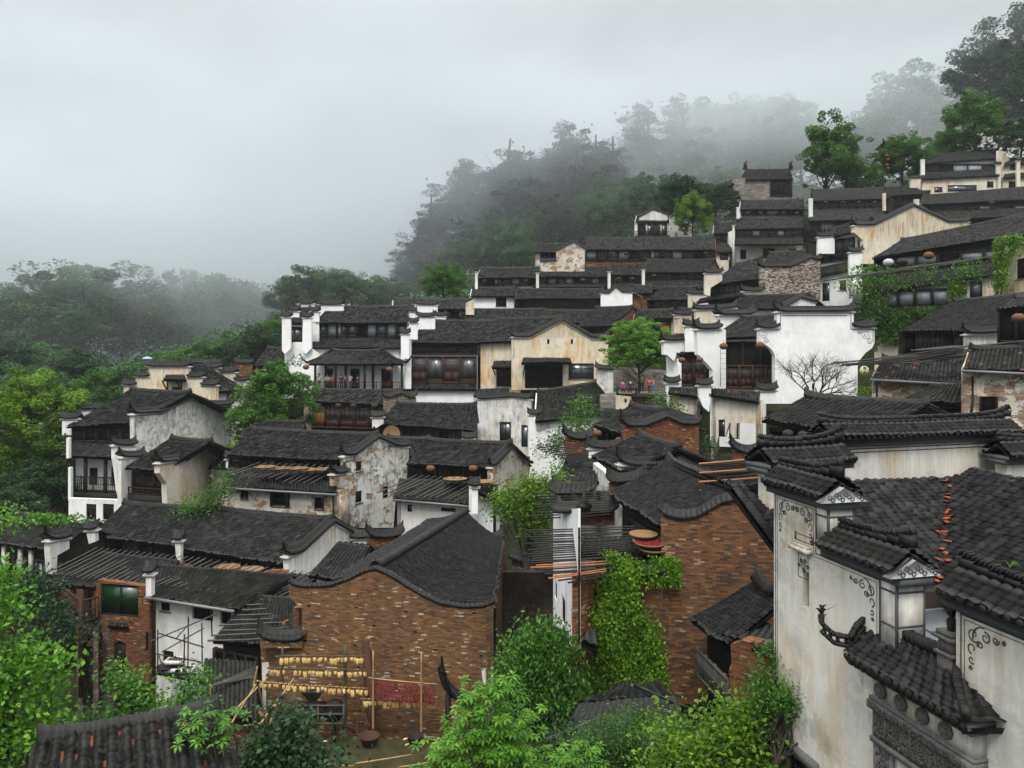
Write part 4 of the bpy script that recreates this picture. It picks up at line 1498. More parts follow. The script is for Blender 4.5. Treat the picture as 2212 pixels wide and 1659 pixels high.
u3s = wallthing('short cream wall stub with curled coping right of the latticed third row house', Plane.px(1486, 95, 1540, 95), [(1487, 634), (1532, 634)], 668, 'cream', horn=.4)

# --- row U4 (roofs behind the yellow gable)
H('low dark roofed house tucked behind the brown timber house', [(1005, 692, 96), (1170, 693, 96)], [(1008, 668), (1172, 668)], zb=720, wm='wood')
H('low mossy roofed house tucked behind the yellow gable peak', [(1150, 697, 95), (1290, 697, 95)], [(1172, 670), (1296, 671)], zb=720, wm='wood', mat='tile_moss')
bg_ = H('orange brick gable house with slanted dark roof left of the maple tree', [(1247, 706, 88), (1322, 705, 88)], [(1284, 665), (1369, 662)], zb=770, wm='wood', gm='brick_red')
bg_.timber(724, bays='kkp')
u4r = H('low cream fronted house with a yellow gas bottle and shutters behind the maple', [(1368, 689, 92), (1456, 688, 92)], [(1374, 670), (1456, 669)], zb=730, wm='cream', mat='tile_moss')
u4r.timber(719, 1400, 1448, bays='wo', ytop=692)
firewall(u4r.root, Plane.px(1455, 90, 1495, 90), [(1456, 678), (1494, 678)], 720, 'cream', horn=.4)
H('small grey roof between the cream stub wall and the white stepped house', [(1456, 690, 90), (1520, 688, 90)], [(1466, 668), (1545, 664)], zb=720, wm='cream')

# --- house P1 / P2 right
p1 = H('long brown gallery house with latticed windows right of the tall tree', [(1757, 435, 120), (1912, 430, 120)], [(1752, 411), (2011, 403)], zb=520, wm='wood', mat='tile_warm')
p1.timber(452, bays='wwwwwwww')
p1.lean([(1747, 478), (1912, 474)], [(1750, 453), (1910, 450)], mat='tile_warm')
p1l = p1.under(yb=520, wm='wood')
timber(p1.root, p1l, .2, p1l.L - .2, p1l.hit(1760, 520)[1], p1l.hit(1760, 480)[1], 'rwkrwk', .02)
firewall(p1.root, Plane.px(1746, 117, 1757, 117), [(1748, 428), (1756, 428)], 470, 'white', horn=.1, caps=False)
p1b = H('dark open verandah house continuing the brown gallery to the right', [(1909, 424, 121), (2009, 419, 121)], [(1910, 406), (2013, 402)], zb=480, wm='wood')
p1b.timber(452, bays='rrrk')
firewall(p1b.root, Plane.px(1907, 118.5, 1914, 118.5), [(1908, 417), (1914, 417)], 455, 'cream', horn=.1, caps=False)
for i, x in enumerate((1782, 1821, 1855, 1890)): lan(x, 438, 119, .33, 'dark lantern %s along the brown gallery right of the tall tree' % ('first', 'second', 'third', 'fourth')[i], group=LP)
p2 = H('long dark gallery house running off the right edge below the upper white wall', [(1987, 443, 112), (2250, 430, 112)], [(1993, 423), (2255, 401)], zb=500, wm='wood', mat='tile_warm')
p2.timber(456, bays='kwwwwswksw')
p2.lean([(1990, 476), (2250, 466)], [(1992, 458), (2250, 448)], mat='tile_moss')
firewall(p2.root, Plane.px(1975, 109, 1986, 109), [(1976, 430), (1986, 430)], 450, 'cream', horn=.1, caps=False)
lan(2142, 439, 110, .4, 'dark lantern on the long gallery at the right edge', group=LP)
# --- P3 upper right white building
p3 = H('upper right white house with timber storey, sky reflecting panes and dark skirt roof', [(1996, 354, 126), (2160, 342, 126)], [(2000, 336), (2158, 322)], zb=430, wm='white', mat='tile')
p3.timber(378, bays='prssp')
p3.lean([(1991, 387), (2160, 379)], [(1996, 373), (2158, 364)], mat='tile')
p3.under(yb=425, wm='cream', wins=[(2018, 404, 2036, 416, 'glass'), (2047, 400, 2110, 414, 'glass'), (2132, 392, 2146, 404, 'lat')])
firewall(p3.root, Plane.px(2152, 123, 2162, 123), [(2153, 354), (2162, 354)], 408, 'cream', horn=.2)
firewall(p3.root, Plane.px(2156, 125, 2182, 128), [(2157, 325), (2163, 325), (2182, 345)], 408, 'cream', horn=.2, caps=False)
firewall(p3.root, Plane.px(1990, 125, 1997, 125), [(1990, 344), (1998, 344)], 400, 'white', horn=.1, caps=False)
firewall(p3.root, Plane.px(1967, 124, 1995, 124), [(1967, 385), (1994, 383)], 406, 'cream', horn=.1)
p4 = H('small cream house with square window beside the upper right corner building', [(2168, 357, 125), (2230, 352, 125)], [(2174, 344), (2232, 340)], zb=430, wm='cream', wins=[(2181, 357, 2196, 368, 'glass')])
p4.lean([(2166, 385), (2232, 380)], [(2170, 376), (2232, 371)])
p4.under(yb=425, wm='cream', wins=[(2179, 392, 2195, 406, 'lat')])
firewall(p4.root, Plane.px(2196, 121, 2212, 121), [(2197, 346), (2204, 346)], 410, 'cream', horn=.3)
H('white walled house half hidden among trees near the top right corner', [(2100, 268, 150), (2250, 255, 150)], [(2110, 240), (2255, 230)], zb=330, wm='white').timber(290, 2160, 2212, bays='kgg')
# flying eave pagoda among the trees
pg = thing_root('pagoda_roof', 'dark pagoda roof corner with upswept eaves rising from the trees', 'pagoda', W(1925, 365, 132), W(1925, 365, 132)[2])
for (xx, yy, ww) in ((1925, 318, 30), (1925, 342, 36)):
    mb = MB()
    c = W(xx, yy, 133)
    for s_ in (-1, 1):
        pts = [c + np.array((0, 0, 1.4)), c + np.array((s_ * ww * .03, -.6, .5)), c + np.array((s_ * ww * .065, -1.6, .15)), c + np.array((s_ * ww * .085, -2.2, 1.0))]
        mb.tube(pts, [.5, .35, .25, .06], 6)
    mb.add([c + np.array(q) for q in ((-ww * .06, -1.6, .1), (ww * .06, -1.6, .1), (ww * .03, .4, 1.3), (-ww * .03, .4, 1.3), (ww * .06, 2.5, .1), (-ww * .06, 2.5, .1))], [(0, 1, 2, 3), (3, 2, 4, 5)], None, .3)
    mb.box(c + np.array((0, 0, -1.2)), ww * .035, 1.0, 1.3, None, .2)
    mb.build('roof_tier', M['tile'], pg)
for k, y in enumerate((325, 333, 345, 352)):
    lan(1916 + (k % 2) * 2, y + 12, 129, .3, ('topmost', 'second', 'third', 'lowest')[k] + ' tan lantern in the string by the pagoda corner', 'lantern', 'lantern string by the pagoda')

# --- GG yellow gable upper right and its timber wing
gg = H('big cream stained gable house with curled coping, upper right, timber wing at its left', [(1755, 524, 84), (1846, 500, 80)], [(1790, 497), (1884, 470)], t=.45, zb=600, wm='clean', gable=False)
gg.timber(569, 1771, 1846, bays='ddd')
gg.lean([(1748, 601), (1836, 583)], [(1764, 580), (1836, 565)])
gg.under(yb=650, wm='clean', wins=[(1776, 612, 1792, 650, 'glass'), (1814, 606, 1828, 626, 'lat')])
ggp = Plane.px(1844, 79, 2100, 86)
firewall(gg.root, ggp, [(1845, 486), (1887, 485), (1973, 444), (2049, 479), (2094, 478)], [(2096, 540), (1990, 570), (1865, 570), (1864, 519), (1845, 502)], 'yellow', horn=.5, th=.4)
gr = roofpart(gg.root, W(1890, 484, 81), W(2055, 484, 87), W(1905, 478, 90), W(1990, 444, 96), 'tile', seed=9, name='rear_roof')
wallthing('short white wall with curled tile coping left of the timber wing', Plane.px(1766, 82, 1803, 82), [(1767, 511), (1803, 508)], 548, 'clean', horn=.5)
wallthing('white wall stub with curled coping below the cream gable', Plane.px(1834, 76, 1864, 76), [(1835, 544), (1863, 542)], 600, 'clean', horn=.5)

# --- house between (grey roof, old brick gable)
hb = H('grey roofed timber house left of the old brick gable in the right middle', [(1523, 619, 84), (1645, 601, 80)], [(1590, 572), (1648, 556)], t=.5, zb=700, wm='wood', gable=False, mat='tile_mid')
hb.timber(648, bays='kwwk')
hb.lean([(1502, 655), (1604, 640)], [(1512, 646), (1604, 630)], mat='tile')
firewall(hb.root, Plane.px(1520, 82, 1560, 82), [(1522, 589), (1560, 588)], [(1560, 606), (1535, 622), (1534, 640), (1522, 636)], 'cream', horn=.4)
ob = H('old weathered brick house with curled gable coping right of the grey roof', [(1645, 577, 80), (1760, 578, 80)], [(1660, 548), (1740, 542)], t=.4, zb=700, wm='brick_pale', front=False, gable=False, mat='tile')
firewall(ob.root, Plane.px(1642, 79.5, 1772, 80), [(1642, 576), (1708, 575), (1752, 556), (1772, 563)], [(1772, 650), (1642, 650)], 'brick_mixed', horn=.5)
wallthing('cream wall stub with curled coping below the old brick gable', Plane.px(1602, 74, 1650, 74), [(1604, 628), (1650, 629)], 668, 'cream', horn=.5)
ob2 = H('dark roofed house with little white triangular gable behind the big white wall', [(1560, 668, 70), (1690, 667, 70)], [(1600, 640), (1750, 636)], t=.45, zb=720, wm='clean', gable=False)
firewall(ob2.root, Plane.px(1690, 70, 1765, 72), [(1694, 665), (1729, 642), (1762, 652)], 680, 'clean', horn=.2)
wallthing('low cream wall with dark curled coping behind the stepped white house', Plane.px(1500, 68, 1600, 68), [(1501, 668), (1590, 664)], 700, 'cream', horn=.4)
# ================================================================ V: vine covered building
vv = H('creeper covered two storey house with big panes and carved brackets at the right edge', [(1883, 558, 70), (2235, 503, 62)], [(1945, 520), (2260, 453)], t=.5, zb=800, wm='wood', mat='tile_mid', gable=False)
vv.timber(583, bays='kssksss')
vv.lean([(1884, 632), (2160, 592)], [(1925, 595), (2170, 562)], mat='tile_moss')
vp = vv.under(yb=760, wm='cream')
timber(vv.root, vp, vp.hit(1905, 640)[0], vp.hit(2052, 640)[0], vp.hit(1910, 667)[1], vp.hit(1910, 628)[1], 'ssss', .02)
window(vv.root, vp.off(.05), vp.hit(2096, 600)[0], vp.hit(2122, 600)[0], vp.hit(2100, 645)[1], vp.hit(2100, 608)[1], 'glass', 0.1)
firewall(vv.root, Plane.px(2164, 60, 2225, 57), [(2165, 530), (2225, 520)], 650, 'yellow', horn=.3, caps=True, wins=[(2196, 560, 2225, 600, 'lat')])
VPx = Plane.px(1858, 67.5, 1925, 66.5)
ivy('creeper hanging over the left corner of the glazed house at the right', VPx, [(1850, 590), (1862, 572), (1925, 585), (1930, 600), (1905, 640), (1912, 700), (1890, 740), (1868, 700), (1862, 640)], 1500, leaf=.26, mat='leaf', seed=1, holes=.4)
ivy('thick creeper carpet under the lower panes of the glazed house', vp.off(.15), [(1895, 668), (1960, 664), (2045, 662), (2050, 672), (1990, 720), (1950, 745), (1905, 742), (1892, 700)], 4200, leaf=.22, mat='leaf', seed=2, thick=.5, holes=.1)
ivy('creeper falling down the right pillar of the glazed house', Plane.px(2150, 59.5, 2225, 56.5), [(2150, 520), (2200, 505), (2215, 520), (2185, 545), (2172, 600), (2172, 640), (2150, 635), (2158, 580)], 1700, leaf=.22, seed=3, holes=.35)
ivy('ragged creeper lying along the middle skirt roof of the glazed house', Plane.px(1900, 65, 2160, 60), [(1900, 610), (1960, 588), (2060, 580), (2150, 560), (2150, 590), (2040, 606), (1960, 618), (1900, 632)], 1000, leaf=.2, mat='leaf', seed=4, thick=.6, holes=.6)
ivy('creeper strands beside the cream pillars of the glazed house', vp.off(.2), [(2048, 612), (2090, 606), (2088, 650), (2066, 680), (2050, 665)], 700, leaf=.2, seed=6, holes=.4)
# lanterns of V
for i, (x, y) in enumerate(((1919, 567), (1950, 566), (2006, 552))): lan(x, y, 64, .42, ('pale grey', 'dark blue grey', 'tan')[i] + ' lantern before the upper panes of the creeper house', ('curtain', 'lantern_dark', 'lantern')[i])
for i in range(13):
    a = W(1756 + i * 19 + rnd.uniform(-8, 8), 607 - i * 2.2 + rnd.uniform(-3, 3), 66 - i * .1); b = W(1985 + i * 15, 574 - i * 1.9 + rnd.uniform(-2, 2), 62.0)
    pole(a, b, .05, 'pole', 'long dark drying pole jutting left from the creeper covered house', 'poles before the creeper house')

# --- Q lower right: roof with dark storey
qq = H('dark storeyed house with hanging tags and grey roof below the creeper', [(1940, 718, 52), (2165, 713, 50)], [(2057, 652), (2240, 632)], t=.5, zb=800, wm='wood', mat='tile_mid', gable=False)
qq.timber(770, 1952, 2090, bays='kwwkw')
firewall(qq.root, Plane.px(2086, 49, 2172, 49), [(2088, 720), (2170, 716)], [(2170, 800), (2088, 800)], 'grey_mould', horn=.4, wd=.5)
ql = H('patched low roof over a peeling ochre wall under the pole bundle', [(1882, 818, 45), (2092, 829, 43)], [(1905, 776), (2092, 768)], t=.45, zb=880, wm='peel', mat='tile_some')
mb = MB(); mb.bar(W(1880, 820, 44.8), W(2094, 832, 42.8), .14, .14); mb.build('gutter', M['gutter'], ql.root)
mb = MB(); mb.tube([W(1894, 824, 44.6), W(1894, 880, 44.6)], .06, 6); mb.build('drain_pipe', M['pipe'], ql.root)
window(ql.root, ql.pl, ql.pl.hit(1922, 850)[0], ql.pl.hit(1930, 850)[0], ql.pl.hit(1925, 868)[1], ql.pl.hit(1925, 848)[1], 'slit', .12)
qs = H('small projecting tiled porch roof on dark posts right of the ochre wall', [(1941, 866, 41), (2092, 874, 40)], [(2010, 832), (2092, 829)], t=.5, zb=905, wm='wood', mat='tile_mid', cresth=False)
qs.timber(900, bays='kkk')
qr = H('white limewashed brick house with half open window at the right edge', [(2080, 799, 38), (2245, 806, 37)], [(2095, 755), (2250, 748)], t=.5, zb=960, wm='peel_more', mat='tile_some', wins=[(2116, 856, 2153, 894, 'open')])
mb = MB(); mb.bar(W(2078, 801, 37.6), W(2246, 809, 36.6), .15, .13); mb.build('gutter', M['gutter'], qr.root)
mb = MB(); mb.tube([W(2101, 812, 37), W(2101, 870, 37), W(2096, 905, 37)], .07, 6); mb.build('drain_pipe', M['pipe'], qr.root)
q3 = H('dark porch with a big tan lantern at the right edge below the creeper', [(2152, 668, 46), (2240, 660, 45)], [(2190, 645), (2250, 636)], t=.4, zb=740, wm='grey_mould', mat='tile_some')
q3.timber(740, bays='kk')
lan(2200, 687, 44, .36, 'big tan lantern hanging in the porch at the right edge', 'lantern')
for i in range(12):
    a = W(1782 + i * 13 + rnd.uniform(-10, 10), 787 - i * .6 + rnd.uniform(-4, 6), 46); b = W(2092 + rnd.uniform(-10, 30), 748 + i * 2.0, 42)
    pole(a, b, .045, 'pole', 'dark pole in the bundle reaching left over the patched low roof', 'pole bundle over the patched roof')
for i in range(8):
    a = W(1968 + i * 12, 757 - i * 1.3, 43); b = W(2225, 735 + i * 1.5, 39)
    pole(a, b, .04, 'pole', 'grey pole resting on the mouldy wall right of the dark storey', 'poles on the mouldy wall')
sg = thing_root('hanging_sign', 'round cream shop sign with two brown characters beside the big white wall', 'sign', W(1867, 800, 48), W(1867, 810, 48)[2])
mb = MB(); mb.lathe(W(1867, 800, 48), [(.001, -.04), (.28, -.04), (.28, .04), (.001, .04)], 24, (0, -1, 0)); mb.build('board', mat_plain('cream_board', (.55, .5, .3), .6, .3, .1), sg)
mb = MB()
def strokes(mb, o, s, segs, wd=.03):
    for (x0, y0, x1, y1) in segs:
        mb.bar(o + np.array((x0 * s, -.055, y0 * s)), o + np.array((x1 * s, -.055, y1 * s)), .012, wd, (0, 0, 1))
strokes(mb, W(1867, 796, 48), .12, [(0, 1, 0, .8), (-.8, .8, .8, .8), (-.8, .8, -.8, .5), (.8, .8, .8, .5), (-.4, .5, -.7, -.2), (-.1, .4, .7, .4), (0, .1, .6, .1), (0, .1, 0, -.5), (.6, .1, .6, -.5), (0, -.5, .6, -.5)])
strokes(mb, W(1867, 805, 48), .10, [(-.7, .6, .7, .6), (0, .9, 0, -.8), (-.6, .1, .6, .1), (-.6, -.3, -.1, .1), (.6, -.3, .1, .1)])
mb.build('characters', M['wood_red'], sg)

# ================================================================ F: white stepped wall house
FD = 58
ff = H('large white stepped wall house with tall carved timber gallery facing the maple', [(1531, 731, FD), (1660, 728, FD - 1)], [(1600, 686), (1690, 680)], t=.5, zb=880, wm='clean', mat='tile_mid', gable=False)
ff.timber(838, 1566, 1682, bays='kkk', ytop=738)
timber(ff.root, ff.pl.off(.4), ff.pl.hit(1568, 800)[0], ff.pl.hit(1682, 800)[0], ff.pl.hit(1600, 838)[1], ff.pl.hit(1600, 788)[1], 'dddd', 0, 'wood_red', 'wood_red')
# big wall at the right
big = Plane.px(1640, 55.5, 1890, 56.5)
firewall(ff.root, big, [(1641, 708), (1679, 707), (1679, 672), (1844, 671), (1844, 706), (1889, 706)], [(1889, 740), (1884, 752), (1870, 762), (1860, 774), (1853, 783), (1852, 872), (1640, 872), (1674, 868), (1674, 768), (1668, 758), (1655, 744), (1641, 740)][0:6] + [(1674, 872), (1674, 768), (1668, 756), (1655, 745), (1641, 742)], 'clean', horn=.45, th=.5, wd=.5)
def painted_line(par, pl, segs, d=.006, w_=.035, mat='line', name='painted_line'):
    mb = MB()
    for a, b in segs:
        p, q = pl.hit(*a), pl.hit(*b)
        mb.bar(pl.P(p[0], p[1], d), pl.P(q[0], q[1], d), .010, w_, (0, 0, 1) if abs(p[0] - q[0]) > abs(p[1] - q[1]) else tuple((*pl.d, 0)))
    return mb.build(name, M[mat], par)
painted_line(ff.root, big, [((1686, 676), (1838, 676)), ((1838, 676), (1838, 711)), ((1838, 711), (1886, 711)), ((1686, 676), (1686, 712)), ((1686, 712), (1646, 712)), ((1688, 682), (1830, 682)), ((1886, 711), (1886, 738))], w_=.05)
def scroll(mb, pl, x, y, s, sx=1, sy=1, d=.008, w_=.03, turns=1.6, k=14):
    """painted cloud curl"""
    pr = None
    for i in range(k + 1):
        t = i / k
        a = t * turns * 2 * math.pi
        r_ = s * (1 - .75 * t)
        q = pl.hit(x + sx * r_ * math.cos(a), y + sy * r_ * math.sin(a))
        if pr: mb.bar(pl.P(*pr, d), pl.P(*q, d), .008, w_, (0, 0, 1))
        pr = q
mb = MB()
for x, y, s_, a, b in ((1870, 722, 11, 1, 1), (1878, 736, 7, 1, 1), (1857, 716, 6, -1, 1), (1650, 722, 9, -1, 1), (1655, 735, 6, 1, 1)): scroll(mb, big, x, y, s_, a, b)
mb.build('painted_scrolls', M['line'], ff.root)
# middle firewall (in front) and left tiers
f2 = Plane.px(1506, 56.5, 1568, 57.5)
firewall(ff.root, Plane.px(1553, 60, 1630, 62), [(1553, 679), (1628, 677)], 735, 'clean', horn=.4, wd=.45)
firewall(ff.root, f2, [(1506, 710), (1555, 709)], [(1568, 712), (1568, 843), (1540, 843), (1540, 800), (1530, 788), (1508, 766)], 'clean', horn=.4, th=.45, wd=.45)
firewall(ff.root, Plane.px(1478, 60, 1508, 60), [(1480, 703), (1508, 701)], 760, 'clean', horn=.4)
f1 = H('left wing roof of the white stepped house with two tan lanterns', [(1441, 764, 60), (1506, 763, 60)], [(1480, 733), (1512, 731)], t=.5, zb=880, wm='clean', mat='tile_some', gable=False)
f1.timber(833, 1470, 1550, bays='ddk', ytop=768, mat='wood_red', post='wood_red')
firewall(f1.root, Plane.px(1434, 59.5, 1486, 60.5), [(1434, 735), (1484, 733)], [(1486, 764), (1462, 764), (1456, 780), (1440, 766), (1435, 766)], 'clean', horn=.4)
firewall(f1.root, Plane.px(1462, 58.5, 1473, 58.5), [(1464, 775), (1472, 775)], 835, 'clean', caps=False)
for i, (x, y, r_) in enumerate(((1473, 778, .27), (1512, 777, .25), (1563, 748, .31), (1642, 746, .34))):
    lan(x, y, 55.5, r_, ('tan lantern at the left wing corner of the white stepped house', 'tan lantern between the two wings of the white stepped house', 'round tan lantern at the left end of the carved gallery', 'largest tan lantern beside the big white wall')[i], 'lantern')
lt = Plane.px(1555, 56, 1568, 56)
mb = MB()
for i in range(8): lt.box(mb, .05, .4, lt.hit(1560, 830 - i * 11)[1], lt.hit(1560, 830 - i * 11)[1] + .03, .02, .08)
lt.box(mb, .02, .06, lt.hit(1560, 835)[1], lt.hit(1560, 745)[1], .02, .08)
mb.build('lattice_panel', M['curtain'], ff.root)
ff.lean([(1443, 849, 55), (1510, 858, 54.5)], [(1445, 836), (1510, 840)], mat='tile_some', name='lower_roof', cresth=False)
ff.under(yb=930, wm='cream')
ff.lean([(1531, 853, 53), (1640, 869, 51)], [(1514, 838), (1642, 847)], mat='tile_some', name='lower_roof', cresth=False)
ff.under(yb=990, wm='cream', wins=[(1536, 908, 1547, 960, 'reddoor'), (1552, 906, 1566, 944, 'win'), (1576, 913, 1595, 946, 'open'), (1632, 915, 1642, 955, 'win')])
wallthing('small white end post with curled tile cap between the two low roofs', Plane.px(1506, 53, 1536, 53), [(1508, 831), (1536, 831)], [(1536, 852), (1532, 890), (1520, 880), (1510, 858)], 'clean', horn=.4)
wallthing('low white wall with curled coping at the stair head right of the maple', Plane.px(1438, 57, 1468, 57), [(1439, 826), (1466, 826)], 850, 'clean', horn=.4)
wallthing('white wall stub with curled tile cap in front of the carved gallery', Plane.px(1636, 53, 1676, 53), [(1638, 842), (1676, 841)], 872, 'clean', horn=.4)

# ================================================================ Y: yellow gable + brown house + W1
yy = H('broad yellow stained gable house with black doorway, middle of the village', [(1031, 740, 82), (1120, 738, 80)], [(1073, 689), (1214, 686)], t=.5, zb=880, wm='yellow', gable=False, wins=[(1072, 796, 1106, 835, 'lat')])
yp = Plane.px(1104, 78, 1316, 80)
firewall(yy.root, yp, [(1106, 727), (1142, 726), (1213, 690), (1279, 728), (1314, 728)], 842, 'yellow', wins=[(1134, 786, 1216, 838, 'k'), (1228, 785, 1283, 819, 'win'), (1182, 733, 1187, 743, 'slit'), (1233, 733, 1238, 743, 'slit')], horn=.6, th=.4, wd=.45)
painted_line(yy.root, yp, [((1110, 734), (1143, 734)), ((1143, 734), (1213, 698)), ((1213, 698), (1279, 736)), ((1279, 736), (1308, 736)), ((1110, 734), (1110, 775))], w_=.05)
# awning over the doorway
yy.lean([(1126, 785), (1236, 784)], [(1130, 773), (1232, 773)], plane=yp, name='door_canopy', t=.3)
yy.lean([(1062, 795), (1115, 795)], [(1066, 780), (1112, 780)], plane=yy.pl, name='window_canopy', t=.4)
mb = MB()
for x in (1070, 1108, 1130, 1232):
    pl_ = yp if x > 1120 else yy.pl
    u, v = pl_.hit(x, 810); mb.bar(pl_.P(u, v, .02), pl_.P(u, pl_.hit(x, 790)[1], .9), .08)
mb.build('canopy_bracket', M['wood'], yy.root)
pv_ = yp.off(-.4)
mb = MB()
for i in range(9):
    u = yp.hit(1148 + i * 7, 800)[0]
    yp.box(mb, u - .03, u + .03, yp.hit(1150, 836)[1], yp.hit(1150, 800)[1], -.9, -.85)
mb.build('door_grille', M['wood_grey'], yy.root)
yy.lean([(1022, 856, 78), (1100, 853, 77)], [(1030, 841), (1100, 839)], name='lower_roof')
# tall stained wall below, left of moss roof
tw2 = wallthing('tall white wall streaked with brown under the yellow gable house', Plane.px(1030, 72, 1150, 70), [(1031, 862), (1108, 856), (1147, 862)], 1020, 'grey_streak', wins=[(1079, 911, 1104, 956, 'glass'), (1126, 918, 1140, 966, 'glass')], horn=.5, th=.4)
wallthing('narrow white wall end with scroll painting beside the mossy roof', Plane.px(1140, 67, 1168, 67), [(1142, 895), (1166, 894)], [(1166, 912), (1156, 912), (1156, 1040), (1142, 1040)], 'clean', horn=.5)
mo = H('house with wide blackened mossy roof and white scroll wall below the yellow gable', [(1156, 912, 66), (1341, 888, 67)], [(1160, 846), (1288, 826)], t=.55, zb=1020, wm='clean', mat='tile_moss')
mb = MB()
for x, y, s_ in ((1164, 928, 6), (1172, 922, 8), (1184, 920, 5)): scroll(mb, mo.pl, x, y, s_, d=.01, w_=.04)
mb.build('painted_scrolls', M['line'], mo.root)
# terrace by the maple
gw = wallthing('white gateway wall with dark coping left of the people on the terrace', Plane.px(1287, 73, 1335, 72), [(1288, 796), (1334, 798)], 868, 'grey_mould', horn=.5)
tr_ = thing_root('terrace', 'small stone terrace where people sit under the maple', 'terrace', W(1380, 856, 66), W(1380, 870, 66)[2])
tp_ = Plane.px(1320, 65, 1450, 63)
mb = MB(); tp_.box(mb, -1, tp_.L + 1, tp_.hit(1330, 900)[1], tp_.hit(1330, 853)[1], -12, 0); mb.build('terrace_slab', M['stone'], tr_)
mb = MB()
tp_.box(mb, .5, tp_.L - 1.4, tp_.hit(1340, 862)[1], tp_.hit(1340, 850)[1], .02, .3)
mb.build('parapet', M['wood'], tr_)
rail(tr_, tp_.off(.5), 2.0, tp_.L, tp_.hit(1380, 880)[1], tp_.hit(1380, 862)[1], step=.2, mat='wood_red')
wallthing('cream low wall with a square hole under the terrace', Plane.px(1329, 64, 1372, 63), [(1330, 854), (1360, 858)], 884, 'cream', caps=False, wins=[(1348, 862, 1354, 870, 'k')])

wallthing('rough stone retaining wall behind the maple on the terrace', Plane.px(1325, 71, 1450, 71), [(1326, 792), (1450, 800)], 870, 'stone', caps=False)
# brown timber house W3
w3 = H('brown timber fronted house with large display windows left of the yellow gable', [(878, 741, 82), (1032, 742, 81.5)], [(923, 692), (1075, 694)], t=.5, zb=900, wm='clean', gable=False)
w3.timber(766, 885, 1030, bays='ppp', ytop=744, mat='wood')
timber(w3.root, w3.pl.off(.05), w3.pl.hit(888, 800)[0], w3.pl.hit(1029, 800)[0], w3.pl.hit(900, 827)[1], w3.pl.hit(900, 769)[1], 'dgdg', 0, 'wood_red', 'wood_red')
w3.lean([(873, 841), (1029, 842)], [(880, 827), (1030, 828)])
w3.under(yb=885, wm='clean')
# stepped firewalls between W1 and W3
fwt = thing_root('firewall', 'white stepped dividing wall with four curled caps left of the brown timber house', 'wall', W(890, 800, 82), W(890, 850, 82)[2])
for (x0, x1, y, yb_, D) in ((864, 886, 720, 775, 80.5), (881, 904, 696, 760, 82.5), (898, 942, 683, 745, 85)):
    firewall(fwt, Plane.px(x0, D, x1, D), [(x0 + 2, y), (x1 - 2, y)], yb_, 'clean', horn=.5, name='wall_step', crest_h=.16)
firewall(fwt, Plane.px(872, 81, 888, 81), [(874, 735), (888, 735)], 840, 'clean', caps=False, name='wall_step')
fwu = thing_root('firewall', 'white stepped wall with long caps behind the roof of the white balcony house', 'wall', W(910, 700, 92), W(910, 720, 92)[2])
for (x0, x1, y, yb_, D) in ((880, 900, 671, 700, 89), (894, 947, 656, 700, 92), (935, 965, 680, 700, 91)):
    firewall(fwu, Plane.px(x0, D, x1, D), [(x0 + 2, y), (x1 - 2, y + 2)], yb_, 'clean', horn=.5, name='wall_step')
# row behind W1
wb = H('low dark roofed house with pale curtains behind the white balcony house', [(848, 668, 98), (1020, 668, 98)], [(850, 646), (1022, 647)], zb=700, wm='white', mat='tile_warm')
wb.timber(690, 940, 1008, bays='kckc')
firewall(wb.root, Plane.px(1003, 96.5, 1025, 96.5), [(1006, 655), (1024, 646)], 680, 'cream', horn=.3, caps=False)

# W1 white house with balcony
w1 = H('white house with glazed upper storey between stepped fire walls', [(676, 698, 86), (880, 698, 86)], [(713, 662), (884, 662)], t=.5, zb=860, wm='clean', gable=False)
w1.timber(731, 686, 878, bays='gscgksgsg')
w1.lean([(657, 751), (867, 752)], [(661, 733), (867, 733)])
w1.under(yb=800, wm='clean')
w1w = H('left wing of the white balcony house with one large dark window', [(616, 699, 84), (658, 699, 84)], [(652, 660), (672, 660)], t=.5, zb=800, wm='clean', gable=False, front=False)
wall(w1w.root, Plane.px(612, 84.4, 676, 84.4), [(615, 701), (662, 701), (672, 752), (690, 765), (690, 860), (615, 860)], [(621, 706, 653, 739, 'glass')], 'clean', .3, 'wall')
for nm, lst in (('outer left stepped white fire wall with three horned caps', ((606, 631, 684, 765, 83.5), (624, 649, 671, 745, 85.5), (640, 682, 655, 740, 88))), ('inner stepped white fire wall with three horned caps left of the glazed storey', ((651, 676, 685, 765, 84), (666, 692, 672, 750, 86), (684, 745, 657, 735, 89)))):
    r_ = thing_root('firewall', nm, 'wall', W(lst[0][0], 765, 84), W(lst[0][0], 765, 84)[2])
    for (x0, x1, y, yb_, D) in lst:
        firewall(r_, Plane.px(x0, D, x1, D), [(x0 + 3, y), (x1 - 3, y)], [(x1 - 3, yb_ - 12), (x0 + 9, yb_), (x0 + 3, yb_ - 8)], 'clean', horn=.7, name='wall_step', crest_h=.18)
